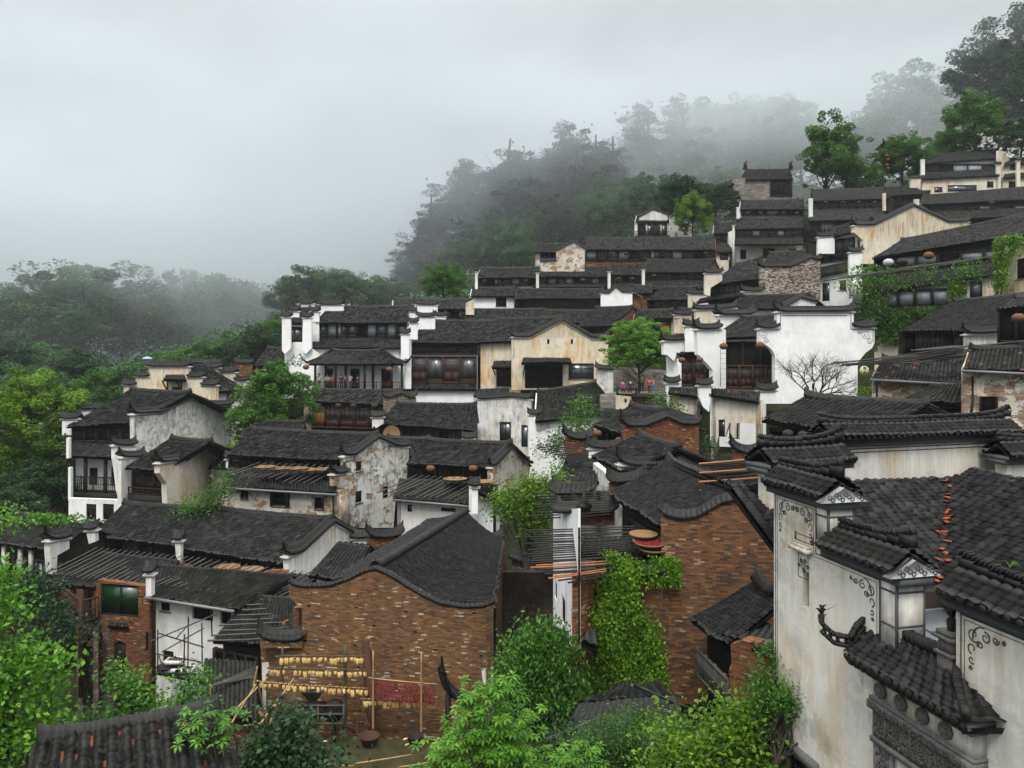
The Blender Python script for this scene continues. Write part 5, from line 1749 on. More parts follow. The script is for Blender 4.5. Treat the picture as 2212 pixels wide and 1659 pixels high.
# balcony
ba = H('balcony hall with upswept eaves where people lean on the railing', [(664, 787, 80), (874, 787, 80)], [(716, 757), (827, 757)], t=.42, zb=850, wm='clean', oh=2.2, gable=False, cresth=.4)
bp_ = Plane(ba.eL[:2] + ba.n * .5, ba.eR[:2] + ba.n * .5)
for q, s_ in ((ba.eL, -1), (ba.eR, 1)):
    mb = MB()
    a = q + np.array((0, .2, .06))
    rr = ba.rL if s_ < 0 else ba.rR
    mb.tube([rr + (0, 0, .1), (rr * .45 + a * .55) + (0, 0, -.05), a + (s_ * .1, 0, .12), a + (s_ * .55, -.1, .5), a + (s_ * .8, -.15, 1.1)], [.16, .15, .14, .10, .03], 6)
    mb.build('hip_ridge', M['tile'], ba.root)
mb = MB()
zf = bp_.hit(690, 842)[1]; zt = bp_.hit(690, 787)[1] + .2
for x in (681, 696, 725, 740, 788, 800, 846, 868):
    u = bp_.hit(x, 800)[0]
    dd = 0 if x in (681, 725, 788, 846, 868) else -1.5
    mb = MB(); bp_.box(mb, u - .11, u + .11, zf, zt, dd - .1, dd + .1); mb.build('post', M['wood'], ba.root)
mb = MB(); bp_.box(mb, .3, bp_.L - .3, zf - .35, zf, -2.0, .15); mb.build('balcony_deck', M['wood'], ba.root)
rail(ba.root, bp_, .5, bp_.L - .4, zf + .05, zf + .85, step=.22, mat='wood_red')
for (x0, x1, k) in ((702, 719, 'k'), (757, 777, 'k'), (824, 846, 'door')):
    window(ba.root, ba.pl.off(.14), ba.pl.hit(x0, 800)[0], ba.pl.hit(x1, 800)[0], zf, zf + 2.2, k, .0)
lan(841, 798, 78.5, .36, 'tan lantern in a dark bracket at the right end of the balcony', 'lantern')
lan(661, 793, 79, .34, 'tan lantern under the left upswept corner of the balcony', 'lantern')
PG = 'visitors leaning on the balcony rail'
ppl = [(687, 'photo', (.55, .55, .55), (.03, .03, .04), 'person in a pale top holding a phone at the left end of the balcony'),
       (706, 'lean', (.4, .35, .33), (.03, .03, .03), 'person in a beige top leaning on the balcony rail by the first doorway'),
       (716, 'lean', (.32, .03, .04), (.03, .03, .05), 'person in red and white leaning beside the first doorway post'),
       (735, 'up', (.06, .03, .035), (.02, .02, .02), 'person in dark maroon with both hands at the face on the balcony'),
       (744, 'lean', (.03, .03, .035), (.02, .02, .02), 'person in black bending behind the balcony rail near its middle'),
       (755, 'photo', (.38, .42, .60), (.10, .12, .2), 'person in light blue raising a phone before the second doorway'),
       (771, 'up', (.03, .028, .03), (.02, .02, .03), 'person in black holding a phone right of the second doorway')]
for x, po, tc_, lc_, lb in ppl:
    u = bp_.hit(x, 800)[0]
    p = bp_.P(u, zf, -.42)
    person(p, 1.6 + .1 * math.sin(x), po, .15 * math.sin(x * 3), tc_, lc_, lb, group=PG)
# R1 below the balcony
r1 = H('dark brown timber house with orange panel and brick piers under the balcony', [(660, 867, 74), (832, 876, 72)], [(681, 841), (868, 843)], t=.5, zb=980, wm='wood', gable=False)
r1.timber(923, 672, 830, bays='owwwd', mat='wood', post='wood_red')
firewall(r1.root, Plane.px(655, 73.2, 673, 73.2), [(656, 868), (672, 868)], 960, 'brick_pale', horn=.3)
firewall(r1.root, Plane.px(829, 70, 900, 71), [(829, 859), (842, 858), (867, 849), (884, 858), (899, 858)], 900, 'brick_pale', horn=.5)
for i, x in enumerate((687, 731, 763, 809)): lan(x, 877, 71.5, .33, 'dark lantern %s under the eave of the orange panel house' % ('first', 'second', 'third', 'fourth')[i])
# R2
r2 = H('grey roofed house with a round winnowing basket leaning in its porch', [(811, 917, 66), (1024, 930, 63.5)], [(857, 871), (1030, 874)], t=.5, zb=1010, wm='wood')
r2.timber(952, bays='kpkppkwp')
tray(W(846, 938, 64.2), .72, (0.1, -1, .25), None, 'large round basket leaning on the porch wall under the balcony')
firewall(r2.root, Plane.px(803, 65, 828, 65), [(804, 900), (828, 899)], [(828, 915), (812, 925), (808, 920), (804, 925)], 'white', horn=.4)
wallthing('small tile capped post at the right end of the basket porch', Plane.px(998, 61, 1026, 61), [(1000, 946), (1024, 946)], 960, 'clean', horn=.4)
# ================================================================ left group
def label_th(l): return l
# L0 yellow stepped house
l0 = H('rear roof and white side of the stepped ochre house with two small windows', [(466, 848, 74), (534, 842, 76)], [(408, 790, 78), (442, 787, 80)], zb=960, wm='grey_mould', gable=False, back=False, cresth=False, wins=[(489, 848, 505, 870, 'glass'), (500, 895, 508, 912, 'glass')])
l0p = Plane.px(266, 74, 468, 72)
firewall(l0.root, l0p, [(267, 830), (293, 830), (293, 812), (321, 812), (321, 790), (407, 790), (407, 813), (437, 813), (437, 831), (467, 831)], 880, 'yellow', wins=[(371, 836, 388, 850, 'k')], horn=.25, th=.4, wd=.42)
l0.lean([(351, 821), (403, 822)], [(358, 810), (398, 810)], plane=l0p, name='window_canopy')
mb = MB()
for x in (362, 392):
    u, v = l0p.hit(x, 845); mb.bar(l0p.P(u, v, .02), l0p.P(u, l0p.hit(x, 822)[1], .8), .1); mb.bar(l0p.P(u, v, .03), l0p.P(u, l0p.hit(x, 818)[1], .03), .1)
mb.build('canopy_bracket', M['wood'], l0.root)
# back walls
wallthing('long low wall with dark coping and brown boards behind the ochre stepped house', Plane.px(405, 84, 548, 84), [(407, 783), (478, 784), (478, 800), (508, 800), (508, 783), (545, 784)], 842, 'brick_dark', horn=.3)
wallthing('patched white step wall right of the ochre stepped house', Plane.px(435, 80, 520, 78), [(440, 793), (476, 793), (476, 803), (508, 803), (508, 820), (534, 822)], 850, 'peel', horn=.3, caps=True)
h5 = H('small dark roofed tea house beside the left fire wall with open terrace', [(543, 791, 84), (617, 790, 84)], [(577, 752), (620, 752)], zb=840, wm='wood')
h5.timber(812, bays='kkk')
lan(573, 799, 83, .3, 'dark lantern under the small tea house eave')
wallthing('low stone parapet under the tea house terrace', Plane.px(540, 81, 625, 81), [(540, 812), (622, 812)], 850, 'stone', caps=False)
for i, (x, c) in enumerate(((556, (.5, .1, .06)), (575, (.6, .6, .58)))):
    person(W(x, 824, 82.5), 1.6, 'lean', .2, c, (.05, .05, .06), ('person in orange red sitting at the tea house parapet', 'person in white standing at the tea house parapet')[i])
# people by the far fence
u_p = thing_root('umbrella', 'pale blue umbrella held by the walker at the foot of the misty trees', 'umbrella', W(318, 776, 92), W(318, 776, 92)[2])
def umbrella(rt, p, r=.6, mat=None, hh=.9):
    mb = MB(); mb.lathe(p, [(.01, .22), (r * .4, .18), (r * .75, .08), (r, -.06)], 12); mb.build('canopy', mat, rt)
    mb = MB(); mb.tube([p + (0, 0, .28), p + (0, 0, -hh)], .012, 5); mb.build('handle', M['pipe'], rt)
umbrella(u_p, W(318, 774, 92), .6, mat_plain('blue_nylon', (.25, .3, .55), .5, .3, .1))
person(W(319, 803, 92), 1.6, 'stand', 0, (.3, .3, .4), (.05, .05, .08), 'walker under the pale blue umbrella by the misty trees')

# L1 big white house
l1 = H('tall white house with mouldy humped gable and carved wooden balcony on the left', [(142, 922, 60), (288, 914, 59)], [(283, 841), (412, 848)], t=.5, zb=1150, wm='wood', gable=False, back=True)
l1.timber(954, 160, 288, bays='pkkrk', ytop=925)
lp = Plane.px(287, 58.5, 502, 68)
firewall(l1.root, lp, [(288, 893), (350, 888), (413, 856), (458, 874), (501, 874)], [(499, 1000), (420, 985), (330, 1000), (290, 990)], 'grey_mould', horn=.5, th=.4, wd=.45)
painted_line(l1.root, lp, [((292, 899), (350, 895)), ((350, 895), (413, 863)), ((413, 863), (458, 881)), ((458, 881), (497, 881)), ((497, 881), (497, 940)), ((292, 899), (292, 950))], w_=.045)
mb = MB()
for x, y, s_ in ((487, 890, 9), (490, 903, 6), (472, 886, 5), (300, 907, 7), (306, 900, 5)): scroll(mb, lp, x, y, s_, w_=.04)
mb.build('painted_scrolls', M['line'], l1.root)
for (x0, x1, y, yb_, D) in ((134, 168, 903, 940, 60.5), (163, 240, 882, 930, 64)):
    firewall(l1.root, Plane.px(x0, D, x1, D), [(x0, y), (x1, y)], yb_, 'clean', horn=.35)
l1.lean([(130, 984), (248, 991)], [(160, 952), (252, 957)], t=.5)
pl1 = l1.under(yb=1170, wm='clean', oh=1.5, wins=[(193, 1010, 211, 1048, 'door'), (240, 1008, 262, 1046, 'win')])
# balcony
bq = pl1.off(1.1)
zf1 = bq.hit(150, 1062)[1]; zr1 = bq.hit(150, 1028)[1]; zt1 = bq.hit(150, 990)[1] + .3
mb = MB()
for x in (150, 185, 228, 260):
    mb = MB(); u = bq.hit(x, 1030)[0]; bq.box(mb, u - .1, u + .1, zf1 - 1.0, zt1, -.1, .1); mb.build('post', M['wood'], l1.root)
rail(l1.root, bq, bq.hit(150, 1030)[0], bq.hit(261, 1030)[0], zf1 + .1, zr1, step=.17)
mb = MB(); bq.box(mb, bq.hit(149, 1030)[0], bq.hit(263, 1030)[0], zf1 - .7, zf1, -1.1, .12, .7); mb.build('balcony_deck', M['wood'], l1.root)
gl1 = Plane.px(147, 56, 262, 55)
wall(l1.root, gl1, [(148, 1076), (262, 1080), (262, 1140), (148, 1140)], [(186, 1088, 208, 1124, 'lat'), (222, 1088, 246, 1124, 'lat')], 'clean', .3, 'ground_floor_wall')
for (x, y0, y1) in ((146, 946, 990), (150, 1010, 1080)):
    wall(l1.root, Plane.px(x - 3, 57, x + 3, 57), [(x - 3, y0), (x + 3, y0), (x + 3, y1), (x - 3, y1)], (), 'clean', .3, 'end_wall')
# wall between L1 and L2
wallthing('white stepped wall with curled caps between the balcony and the lower cream house', Plane.px(244, 55.5, 296, 57), [(246, 960), (293, 961)], [(293, 1000), (266, 1010), (266, 1100), (256, 1060), (250, 1010), (246, 990)], 'clean', horn=.45)
wallthing('second small curled cap wall above the lower cream house porch', Plane.px(263, 54, 316, 56), [(264, 986), (312, 985)], [(312, 1000), (284, 1010), (286, 1090), (262, 1090), (262, 1002)], 'white', horn=.45)
l2 = H('lower cream stained house with hump gable and dark timber porch', [(268, 1011, 54), (346, 1019, 53)], [(370, 946), (458, 954)], t=.5, zb=1130, wm='wood', gable=False, mat='tile')
l2.timber(1055, 290, 358, bays='pdd', ytop=1018)
rail(l2.root, l2.pl.off(.5), l2.pl.hit(290, 1050)[0], l2.pl.hit(358, 1050)[0], l2.pl.hit(300, 1064)[1], l2.pl.hit(300, 1050)[1], step=.3)
mb = MB(); l2.pl.box(mb, l2.pl.hit(288, 1050)[0], l2.pl.hit(358, 1050)[0], l2.pl.hit(300, 1088)[1], l2.pl.hit(300, 1065)[1], -.2, .55, .6); mb.build('balcony_deck', M['wood'], l2.root)
l2p = Plane.px(344, 52, 505, 62)
firewall(l2.root, l2p, [(345, 998), (403, 991), (455, 960), (492, 978), (500, 983)], [(500, 1040), (490, 1070), (420, 1100), (362, 1100), (360, 1045), (345, 1022)], 'cream', horn=.5, th=.4, wd=.42)
l3 = H('small side roof with a dark window right of the cream hump gable', [(447, 1010, 57), (516, 1012, 56)], [(486, 978), (512, 980)], t=.5, zb=1090, wm='cream', cresth=False, wins=[(456, 1018, 488, 1036, 'glass')])
wallthing('tiny curled cap wall at the right of the cream hump gable', Plane.px(486, 54.5, 522, 54.5), [(488, 990), (520, 990)], [(520, 1010), (494, 1015), (488, 1010)], 'clean', horn=.4)
# brick bits far left
bk_ = H('small brown brick shed with stepped tile coping at the left edge of the village', [(80, 985, 64), (145, 972, 62)], [(96, 960), (150, 945)], zb=1090, wm='brick_dark', front=True, mat='tile', cresth=False)
wallthing('pale brick wall end with tile coping left of the tall white house', Plane.px(100, 63, 144, 62), [(104, 934), (142, 935)], [(142, 985), (116, 990), (106, 975)], 'brick_pale', horn=.2)

# ================================================================ row 2
a1 = H('whitewashed house with mouldy brick patched gable in the middle of the village', [(490, 984, 53), (748, 997, 51)], [(540, 926), (817, 939)], t=.52, zb=1150, wm='wood', gable=False)
a1.timber(1012, 498, 742, bays='wpkwkpkkkp')
a1.lean([(480, 1052, 50), (724, 1066, 48.3)], [(492, 1012), (725, 1020)], mat='tile_moss', t=.4, sp=.23)
ap = a1.under(yb=1160, wm='peel', wins=[(521, 1055, 536, 1078, 'open'), (588, 1060, 626, 1094, 'open'), (681, 1074, 700, 1100, 'open')])
mb = MB(); mb.bar(W(482, 1054, 49.8), W(726, 1069, 48.0), .13, .12); mb.build('gutter', M['gutter'], a1.root)
mb = MB(); mb.tube([W(719, 1070, 48), W(720, 1130, 48)], .05, 6); mb.build('drain_pipe', M['pipe'], a1.root)
agp = Plane.px(742, 50.5, 884, 56)
firewall(a1.root, agp, [(744, 984), (768, 980), (817, 944), (858, 962), (883, 964)], [(882, 1040), (855, 1075), (850, 1140), (728, 1140), (728, 1040), (724, 1022), (745, 1010)], 'mottle', wins=[(769, 998, 781, 1016, 'lat'), (768, 1062, 782, 1084, 'lat'), (827, 1052, 839, 1075, 'glass')], horn=.4, th=.4)
wallthing('low curled cap wall at the right end of the pole covered lean-to roof', Plane.px(720, 48, 750, 50), [(722, 1022), (748, 1021)], [(748, 1040), (732, 1045), (724, 1050)], 'peel', horn=.4)
TG = 'round trays on the lean-to roof of the middle whitewashed house'
for i, (x, y) in enumerate(((573, 1006), (604, 1009), (642, 1009), (668, 1012), (700, 1011))):
    tray(W(x, y + 4, 49.9), .72, (0, .02, 1), None, ('leftmost', 'second', 'third and brightest', 'fourth', 'rightmost')[i] + ' round straw tray on the middle pole roof', TG)
PG1 = 'poles on the lean-to roof of the middle whitewashed house'
for i in range(13):
    x0 = 500 + i * 15
    pole(W(x0 - 10, 1030 + i * 1.6 + rnd.uniform(-3, 3), 48.9) + (0, 0, .12), W(x0 + 62, 1008 + i * .6, 50.4) + (0, 0, .3), .035, 'pole', 'dark pole lying slantwise on the middle whitewashed house lean-to', PG1)
h6 = H('low tiled roof behind the middle whitewashed house at its left', [(505, 948, 60), (655, 944, 60)], [(560, 908), (660, 912)], zb=1000, wm='grey_mould')
h7 = H('narrow dark roof link between the mouldy gable and the basket porch house', [(850, 985, 57), (960, 990, 57)], [(836, 945), (930, 948)], zb=1040, wm='wood')

b1 = H('tiled roof house with curved white and ochre gable right of the mouldy gable', [(876, 1001, 50), (1066, 1014, 48)], [(922, 950), (1107, 958)], t=.5, zb=1150, wm='wood', gable=False)
b1.timber(1036, 884, 1062, bays='pkpkkk')
b1.lean([(848, 1078, 46.5), (1022, 1092, 45)], [(862, 1033), (1024, 1046)], mat='tile_moss', t=.4)
b1.under(yb=1150, wm='white', wins=[(880, 1090, 890, 1106, 'glass'), (952, 1096, 984, 1106, 'glass')])
mb = MB(); mb.bar(W(850, 1080, 46.3), W(1024, 1095, 44.8), .12, .11); mb.build('gutter', M['gutter'], b1.root)
bpq = Plane.px(1062, 47.5, 1146, 54)
firewall(b1.root, bpq, [(1064, 1008), (1106, 964), (1128, 985), (1146, 1004)], [(1142, 1040), (1110, 1060), (1064, 1060)], 'peel', horn=.2, th=.35)
b1s = H('small white side shed with tiled roof right of the pole covered lean-to', [(1026, 1060, 44), (1080, 1086, 45)], [(1030, 1045), (1075, 1048)], zb=1150, wm='clean', cresth=False)
wallthing('white wall post with curled cap beside the small side shed', Plane.px(1018, 43.5, 1034, 43.5), [(1019, 1050), (1032, 1050)], 1110, 'clean', horn=.4)
for i, x in enumerate((930, 1022)): lan(x, 1012, 47.5, .28, ('tan lantern under the left half of the ochre gable house eave', 'tan lantern under the right half of the ochre gable house eave')[i], 'lantern')
tray(W(983, 1036, 46.8), .75, (0, .02, 1), None, 'left straw tray on the right pole roof', 'round trays on the right pole roof')
tray(W(1040, 1042, 46.2), .75, (0, .02, 1), None, 'right straw tray on the right pole roof', 'round trays on the right pole roof')
PG2 = 'poles on the lean-to roof of the ochre gable house'
for i in range(15):
    x0 = 815 + i * 14
    pole(W(x0, 1066 + i * 1.3 + rnd.uniform(-4, 3), 45.6), W(x0 + 85, 1036 + i * .7, 47.2) + (0, 0, .3), .036, 'pole', 'dark pole lying slantwise on the ochre gable house lean-to', PG2)

# ================================================================ row 1: big roofs at lower left
c0 = H('house with pale posts and glass doors behind the lime creeper at the left edge', [(-60, 1164, 46), (118, 1194, 43)], [(30, 1108), (188, 1140)], t=.5, zb=1300, wm='wood', mat='tile_mid')
c0.timber(1240, bays='kckckck', ytop=1186)
for x in (17, 52, 75):
    u = c0.pl.hit(x, 1200)[0]; mb = MB(); c0.pl.box(mb, u - .12, u + .12, c0.pl.hit(x, 1245)[1], c0.pl.hit(x, 1176)[1], .1, .3); mb.build('post', M['white'], c0.root)
wallthing('small white wall with layered curled tile caps left of the long grey roofs', Plane.px(106, 41.5, 150, 43), [(108, 1165), (150, 1160)], [(150, 1185), (124, 1200), (122, 1240), (112, 1240), (108, 1190)], 'white', horn=.5)
wallthing('little white wall post with curled cap at the left end of the long grey roof', Plane.px(184, 44, 206, 44), [(186, 1144), (206, 1142)], [(206, 1170), (192, 1175), (186, 1150)], 'white', horn=.4)
c1 = H('long grey tiled roof over a dark storey, left half, lower left', [(196, 1157, 46.5), (380, 1182, 44)], [(268, 1087), (475, 1099)], t=.5, zb=1330, wm='wood', gm='white', mat='tile_mid')
c1.timber(1212, bays='pkwkpk')
c2 = H('long grey tiled roof ending in a white humped gable, right half, lower left', [(380, 1186, 43.5), (626, 1222, 40.5)], [(470, 1099), (721, 1121)], t=.5, zb=1330, wm='wood', gm='white', mat='tile_mid', gable=False)
c2.timber(1250, bays='kpkkpk')
firewall(c2.root, Plane.px(620, 40, 780, 46), [(622, 1200), (652, 1188), (720, 1126), (775, 1160)], [(775, 1195), (700, 1240), (660, 1245), (624, 1240)], 'white', horn=.35, th=.35)
wallthing('narrow white pillar with tile cap between the two long grey roofs', Plane.px(376, 42.8, 392, 42.8), [(377, 1166), (390, 1166)], [(390, 1215), (384, 1212), (380, 1200)], 'white', horn=.4)
c3 = H('brick house with wooden corner balcony and big green reflecting window', [(93, 1259, 39.5), (322, 1282, 37.8)], [(222, 1192), (388, 1211)], t=.42, zb=1500, wm='brick_red', gm='brick_red', mat='tile_mid', cresth=False, gable=True, side=3.2, front=False, back=False)
c3p = Plane.px(211, 38.2, 323, 37.6)
wall(c3.root, c3p, [(211, 1252), (323, 1268), (323, 1475), (211, 1475)], [(217, 1260, 299, 1334, 'green'), (245, 1384, 272, 1462, 'arch'), (314, 1366, 321, 1408, 'k')], 'brick_red', .35, 'wall')
base_at(c3p.P(1, 0)[:2], c3p.hit(230, 1470)[1])
c3s = Plane.px(211, 38.4, 165, 42)
wall(c3.root, c3s, [(211, 1262), (165, 1255), (165, 1475), (211, 1475)], [(200, 1285, 190, 1330, 'door')], 'brick_dark', .3, 'side_wall')
# balcony
mb = MB()
qa, qb, qc = W(127, 1340, 40), W(175, 1348, 37.2), W(213, 1335, 37.9)
zz = qb[2]
for q in (qa, qb):
    mb = MB(); mb.bar(np.array((q[0], q[1], zz - (3.6 if q is qb else 0))), np.array((q[0], q[1], W(175, 1278, 37.2)[2] + .1)), .16)
    if q is qa: mb.build('post', M['wood_red'], c3.root)
mb.build('post', M['wood_red'], c3.root)
for A_, B_, e_ in ((qa, qb, 1), (qb, qc, 1)):
    pq = Plane(A_, B_)
    rail(c3.root, pq, 0, pq.L, zz + .05, zz + 1.15, step=.16, mat='wood_red')
mb = MB(); mb.add([np.array((q[0], q[1], zz - .12 + h_)) for h_ in (0, .14) for q in (qa, qb, qc, W(150, 1330, 41.5))], [(0, 1, 2, 3), (4, 5, 6, 7), (0, 1, 5, 4), (1, 2, 6, 5), (2, 3, 7, 6), (3, 0, 4, 7)]); mb.build('balcony_deck', M['wood'], c3.root)
c3.lean([(232, 1352), (276, 1356)], [(236, 1342), (274, 1345)], plane=c3p, name='window_canopy', t=.6)
ga = H('small gateway with tile coping and plank door at the left brick house foot', [(176, 1382, 38), (216, 1374, 37.4)], [(180, 1372), (216, 1364)], t=.5, zb=1475, wm='brick_pale', cresth=False, mat='tile', wins=[(188, 1398, 206, 1470, 'door')])
PG3 = 'poles on the sloping roof of the left brick house'
for i in range(19):
    x0 = 100 + i * 13
    pole(W(x0, 1238 + i * 1.6 + rnd.uniform(-3, 3), 39.2 - i * .05), W(x0 + 110, 1194 + i * 1.3, 41.7 - i * .02) + (0, 0, .3), .036, 'pole', 'weathered pole laid slantwise on the left brick house roof', PG3)
wallthing('short white pillar with dark curled cap between the two pole covered roofs', Plane.px(314, 36.6, 328, 36.6), [(315, 1238), (327, 1238)], 1288, 'white', horn=.5)
c4 = H('stained white house with mossy pole covered roof behind the scaffold', [(314, 1289, 37.5), (512, 1319, 35.6)], [(330, 1218), (640, 1243)], t=.45, zb=1530, wm='white', mat='tile_moss', cresth=False, back=False, gable=False,
      wins=[(348, 1299, 367, 1321, 'win'), (415, 1310, 460, 1344, 'k'), (476, 1318, 500, 1352, 'k'), (352, 1404, 375, 1434, 'lat')])
roofpart(c4.root, W(505, 1318, 35.8), W(640, 1340, 34.5), W(600, 1238, 40.6), W(672, 1245, 40), 'tile_moss', seed=77, cresth=False, name='roof')
mb = MB(); mb.bar(W(313, 1291, 37.2), W(505, 1321, 35.4), .12, .11); mb.build('gutter', M['gutter'], c4.root)
mb = MB(); mb.tube([W(331, 1298, 37), W(331, 1460, 37)], .05, 6); mb.build('drain_pipe', M['pipe'], c4.root)
PG4 = 'poles on the mossy roof behind the scaffold'
for i in range(19):
    x0 = 326 + i * 15
    pole(W(x0, 1262 + i * 2.2 + rnd.uniform(-4, 4), 38.1 - i * .11), W(x0 + 118, 1219 + i * 2.0, 40.4 - i * .1) + (0, 0, .3), .036, 'pole', 'weathered pole laid slantwise on the mossy roof behind the scaffold', PG4)
for i, (x, y) in enumerate(((490, 1224), (541, 1229), (596, 1236))):
    tray(W(x, y + 3, 39.6), .68, (0, .04, 1), ('corn', None, 'chili')[i] if i != 0 else None, ('pale round tray at the left under the long grey roof', 'middle round tray under the long grey roof', 'rightmost reddish tray under the long grey roof')[i], 'trays under the long grey roof')
# scaffold
sc_ = thing_root('scaffold', 'rickety pole scaffold with a plant deck in front of the stained white house', 'scaffold', W(400, 1500, 35), W(400, 1500, 35)[2])
mb = MB()
for (a, b) in (((341, 1360), (341, 1450)), ((399, 1370), (397, 1452)), ((407, 1332), (406, 1445)), ((456, 1316), (458, 1375)), ((343, 1368), (440, 1398)), ((326, 1385), (468, 1326)), ((350, 1408), (440, 1357)), ((335, 1412), (435, 1430)), ((352, 1445), (340, 1405)), ((380, 1380), (408, 1348)), ((436, 1345), (437, 1440))):
    mb.tube([W(*a, 35.3), W(*b, 35.0)], .032, 5)
mb.build('scaffold_pole', M['pipe'], sc_)
mb = MB(); q = [W(334, 1452, 35.8), W(408, 1466, 34.6), W(420, 1444, 36.2), W(352, 1434, 37)]
mb.add([p + (0, 0, h_) for h_ in (0, -.12) for p in q], [(0, 1, 2, 3), (4, 5, 6, 7), (0, 1, 5, 4), (1, 2, 6, 5), (2, 3, 7, 6), (3, 0, 4, 7)])
mb.build('deck', M['wood'], sc_)
for i, (x, y) in enumerate(((378, 1430), (378, 1447), (402, 1448))):
    rt = thing_root('planter_tray', ('white trough with dark soil at the back of the scaffold deck', 'left front white trough on the scaffold deck', 'right front white trough on the scaffold deck')[i], 'planter', W(x, y, 35.4), W(x, y, 35.4)[2], 'white planter troughs on the scaffold deck')
    mb = MB(); c = W(x, y - 3, 35.4)
    for (dx, dy, sx, sy) in ((0, -.25, .36, .03), (0, .25, .36, .03), (-.36, 0, .03, .28), (.36, 0, .03, .28)): mb.box(c + np.array((dx, dy, 0)), sx, sy, .09)
    mb.build('trough', M['clean'], rt)
    mb = MB(); mb.box(c + np.array((0, 0, -.02)), .33, .22, .06); mb.build('soil', M['husk'], rt)
rt = thing_root('planter_pot', 'dark round pot on the left corner of the scaffold deck', 'plant pot', W(357, 1447, 35.3), W(357, 1447, 35.3)[2])
mb = MB(); mb.lathe(W(357, 1447, 35.3), [(.001, 0), (.2, 0), (.42, .16), (.4, .18), (.001, .12)], 16); mb.build('pot', M['wood'], rt)

# c5: little roof with poles next to the brick house, dark opening, lower roof
c5 = H('small grey roof with horizontal poles joined to the big brick gable', [(458, 1386, 34.5), (656, 1399, 32.5)], [(535, 1284), (640, 1292)], t=.55, zb=1560, wm='wood', mat='tile_near', cresth=False, back=False, gable=False)
c5.timber(1432, 468, 560, bays='kpkk', ytop=1398)
PG5 = 'horizontal poles across the small grey roof'
for i in range(9):
    pole(W(440 + i * 14 + rnd.uniform(-10, 10), 1384 - i * 11, 33.2 + i * .35), W(650, 1378 - i * 10.5, 33.0 + i * .42) + (0, 0, .1), .038, 'pole', 'horizontal pole on the small grey roof beside the brick gable', PG5)
wallthing('brick wall stub with curved upturned tile coping left of the big brick gable', Plane.px(562, 31.5, 655, 31.8), [(562, 1380), (600, 1383), (653, 1386)], [(653, 1400), (562, 1400)], 'brick', horn=.7, th=.5)
c6 = H('low dark tiled roof in the lane below the scaffold', [(432, 1536, 30), (556, 1560, 29)], [(442, 1424, 33.5), (556, 1432, 33)], zb=1640, wm='brick_dark', mat='tile_moss', cresth=False, back=False, gable=False)
for i in range(7):
    pole(W(446 + i * 14, 1486 - i * 3, 30.6 + i * .2), W(556, 1445 + i * 4, 32.4 - i * .1) + (0, 0, .12), .04, 'pole', 'dark pole leaning over the low roof below the scaffold', 'poles over the low lane roof')
for i, (a, b) in enumerate((((548, 1480), (556, 1440)), ((455, 1520), (454, 1478)))):
    pole(W(*a, 29.5), W(*b, 29.5), .04, 'pole_tan', ('upright tan cane beside the lane roof edge', 'short upright tan cane above the near tiled roof')[i], 'upright tan canes')
# near bottom-left roof
n1 = H('near dark tiled roof with orange broken tiles at the bottom left corner', [(20, 1903, 10.9), (540, 1782, 12.2)], [(80, 1600, 12.9), (474, 1528, 14.2)], zb=-9.0, wm='brick_dark', mat='tile_red', sp=.215, oh=.3, gable=False, front=False, cresth=False, back=False, rk=dict(seg=8, vred=.13, course=.115, h=.085, lip=.045, jit=.9, sag=.02, rag=.01))
crest(n1.root, n1.rL, n1.rR, sp=.09, w_=.11, h=.15, horn=.12, mat='tile_near', name='ridge')
mb = MB()
for (a, b) in ((n1.eL, n1.rL), (n1.eR, n1.rR)):
    mb.bar(a + (0, 0, -.12), b + (0, 0, -.12), .12, .16)
mb.build('verge', M['wood'], n1.root)
# ================================================================ big brick gable house
zb_ = W(700, 1588, 31)[2]
bh = thing_root('brick_house', 'large brown brick gable house with hump roof line and corn racks in front', 'village_house'.replace('_', ' '), W(815, 1588, 32), zb_)
Gf, Ef, Er, Gr = W(811, 1220, 31.9), W(1069, 1306, 30.9), W(1088, 1160, 41.2), W(1004, 1101, 43.0)
Ef[2] = Er[2] = (Ef[2] + Er[2]) / 2 - .02
o = roofpart(bh, np.array(Ef), np.array(Er), np.array(Gf), np.array(Gr), 'tile_near', sp=.2, seed=501, cresth=False, course=.13, seg=4, sag=.58, sagb=.75, h=.06)
crest(o, Gf + (0, 0, .02), Gr, sp=.2, w_=.16, h=.10, horn=.05, mat='tile_near')
Lf, Lr = W(716, 1254, 32.3), W(925, 1122, 44)
roofpart(bh, np.array(Lr), np.array(Lf), np.array(Gr), np.array(Gf), 'tile_near', sp=.2, seed=502, cresth=False, course=.13, sag=.15, h=.06)
gp = Plane.px(560, 32.2, 1068, 30.7)
outl = [(623, 1264), (660, 1266), (713, 1264), (753, 1250), (785, 1234), (811, 1227), (840, 1240), (880, 1265), (915, 1286), (953, 1303), (1000, 1310), (1066, 1309)]
hls = [(n_[0], n_[1], n_[0] + 8, n_[1] + 5, 'k') for n_ in ((766, 1311), (873, 1320), (663, 1307), (608, 1345), (804, 1350), (893, 1363), (1020, 1323), (936, 1402), (863, 1398), (763, 1392), (1035, 1415), (602, 1412), (692, 1458), (655, 1383), (770, 1440), (858, 1548), (720, 1548))]
wall(bh, gp, outl + [(1067, 1600), (568, 1600), (563, 1386), (652, 1386), (652, 1315), (625, 1290)], hls, 'brick', .38, 'gable_wall')
cap(bh, [gp.P(*gp.hit(x, y), -.12) for x, y in outl], wd=.17, h=.04, horn=.3, sp=.2, mat='tile_near', crest_h=.03, band=False, seed=12)
sp_ = Plane(gp.P(gp.hit(1066, 1400)[0], 0)[:2], Er[:2] + np.array((.05, 0)))
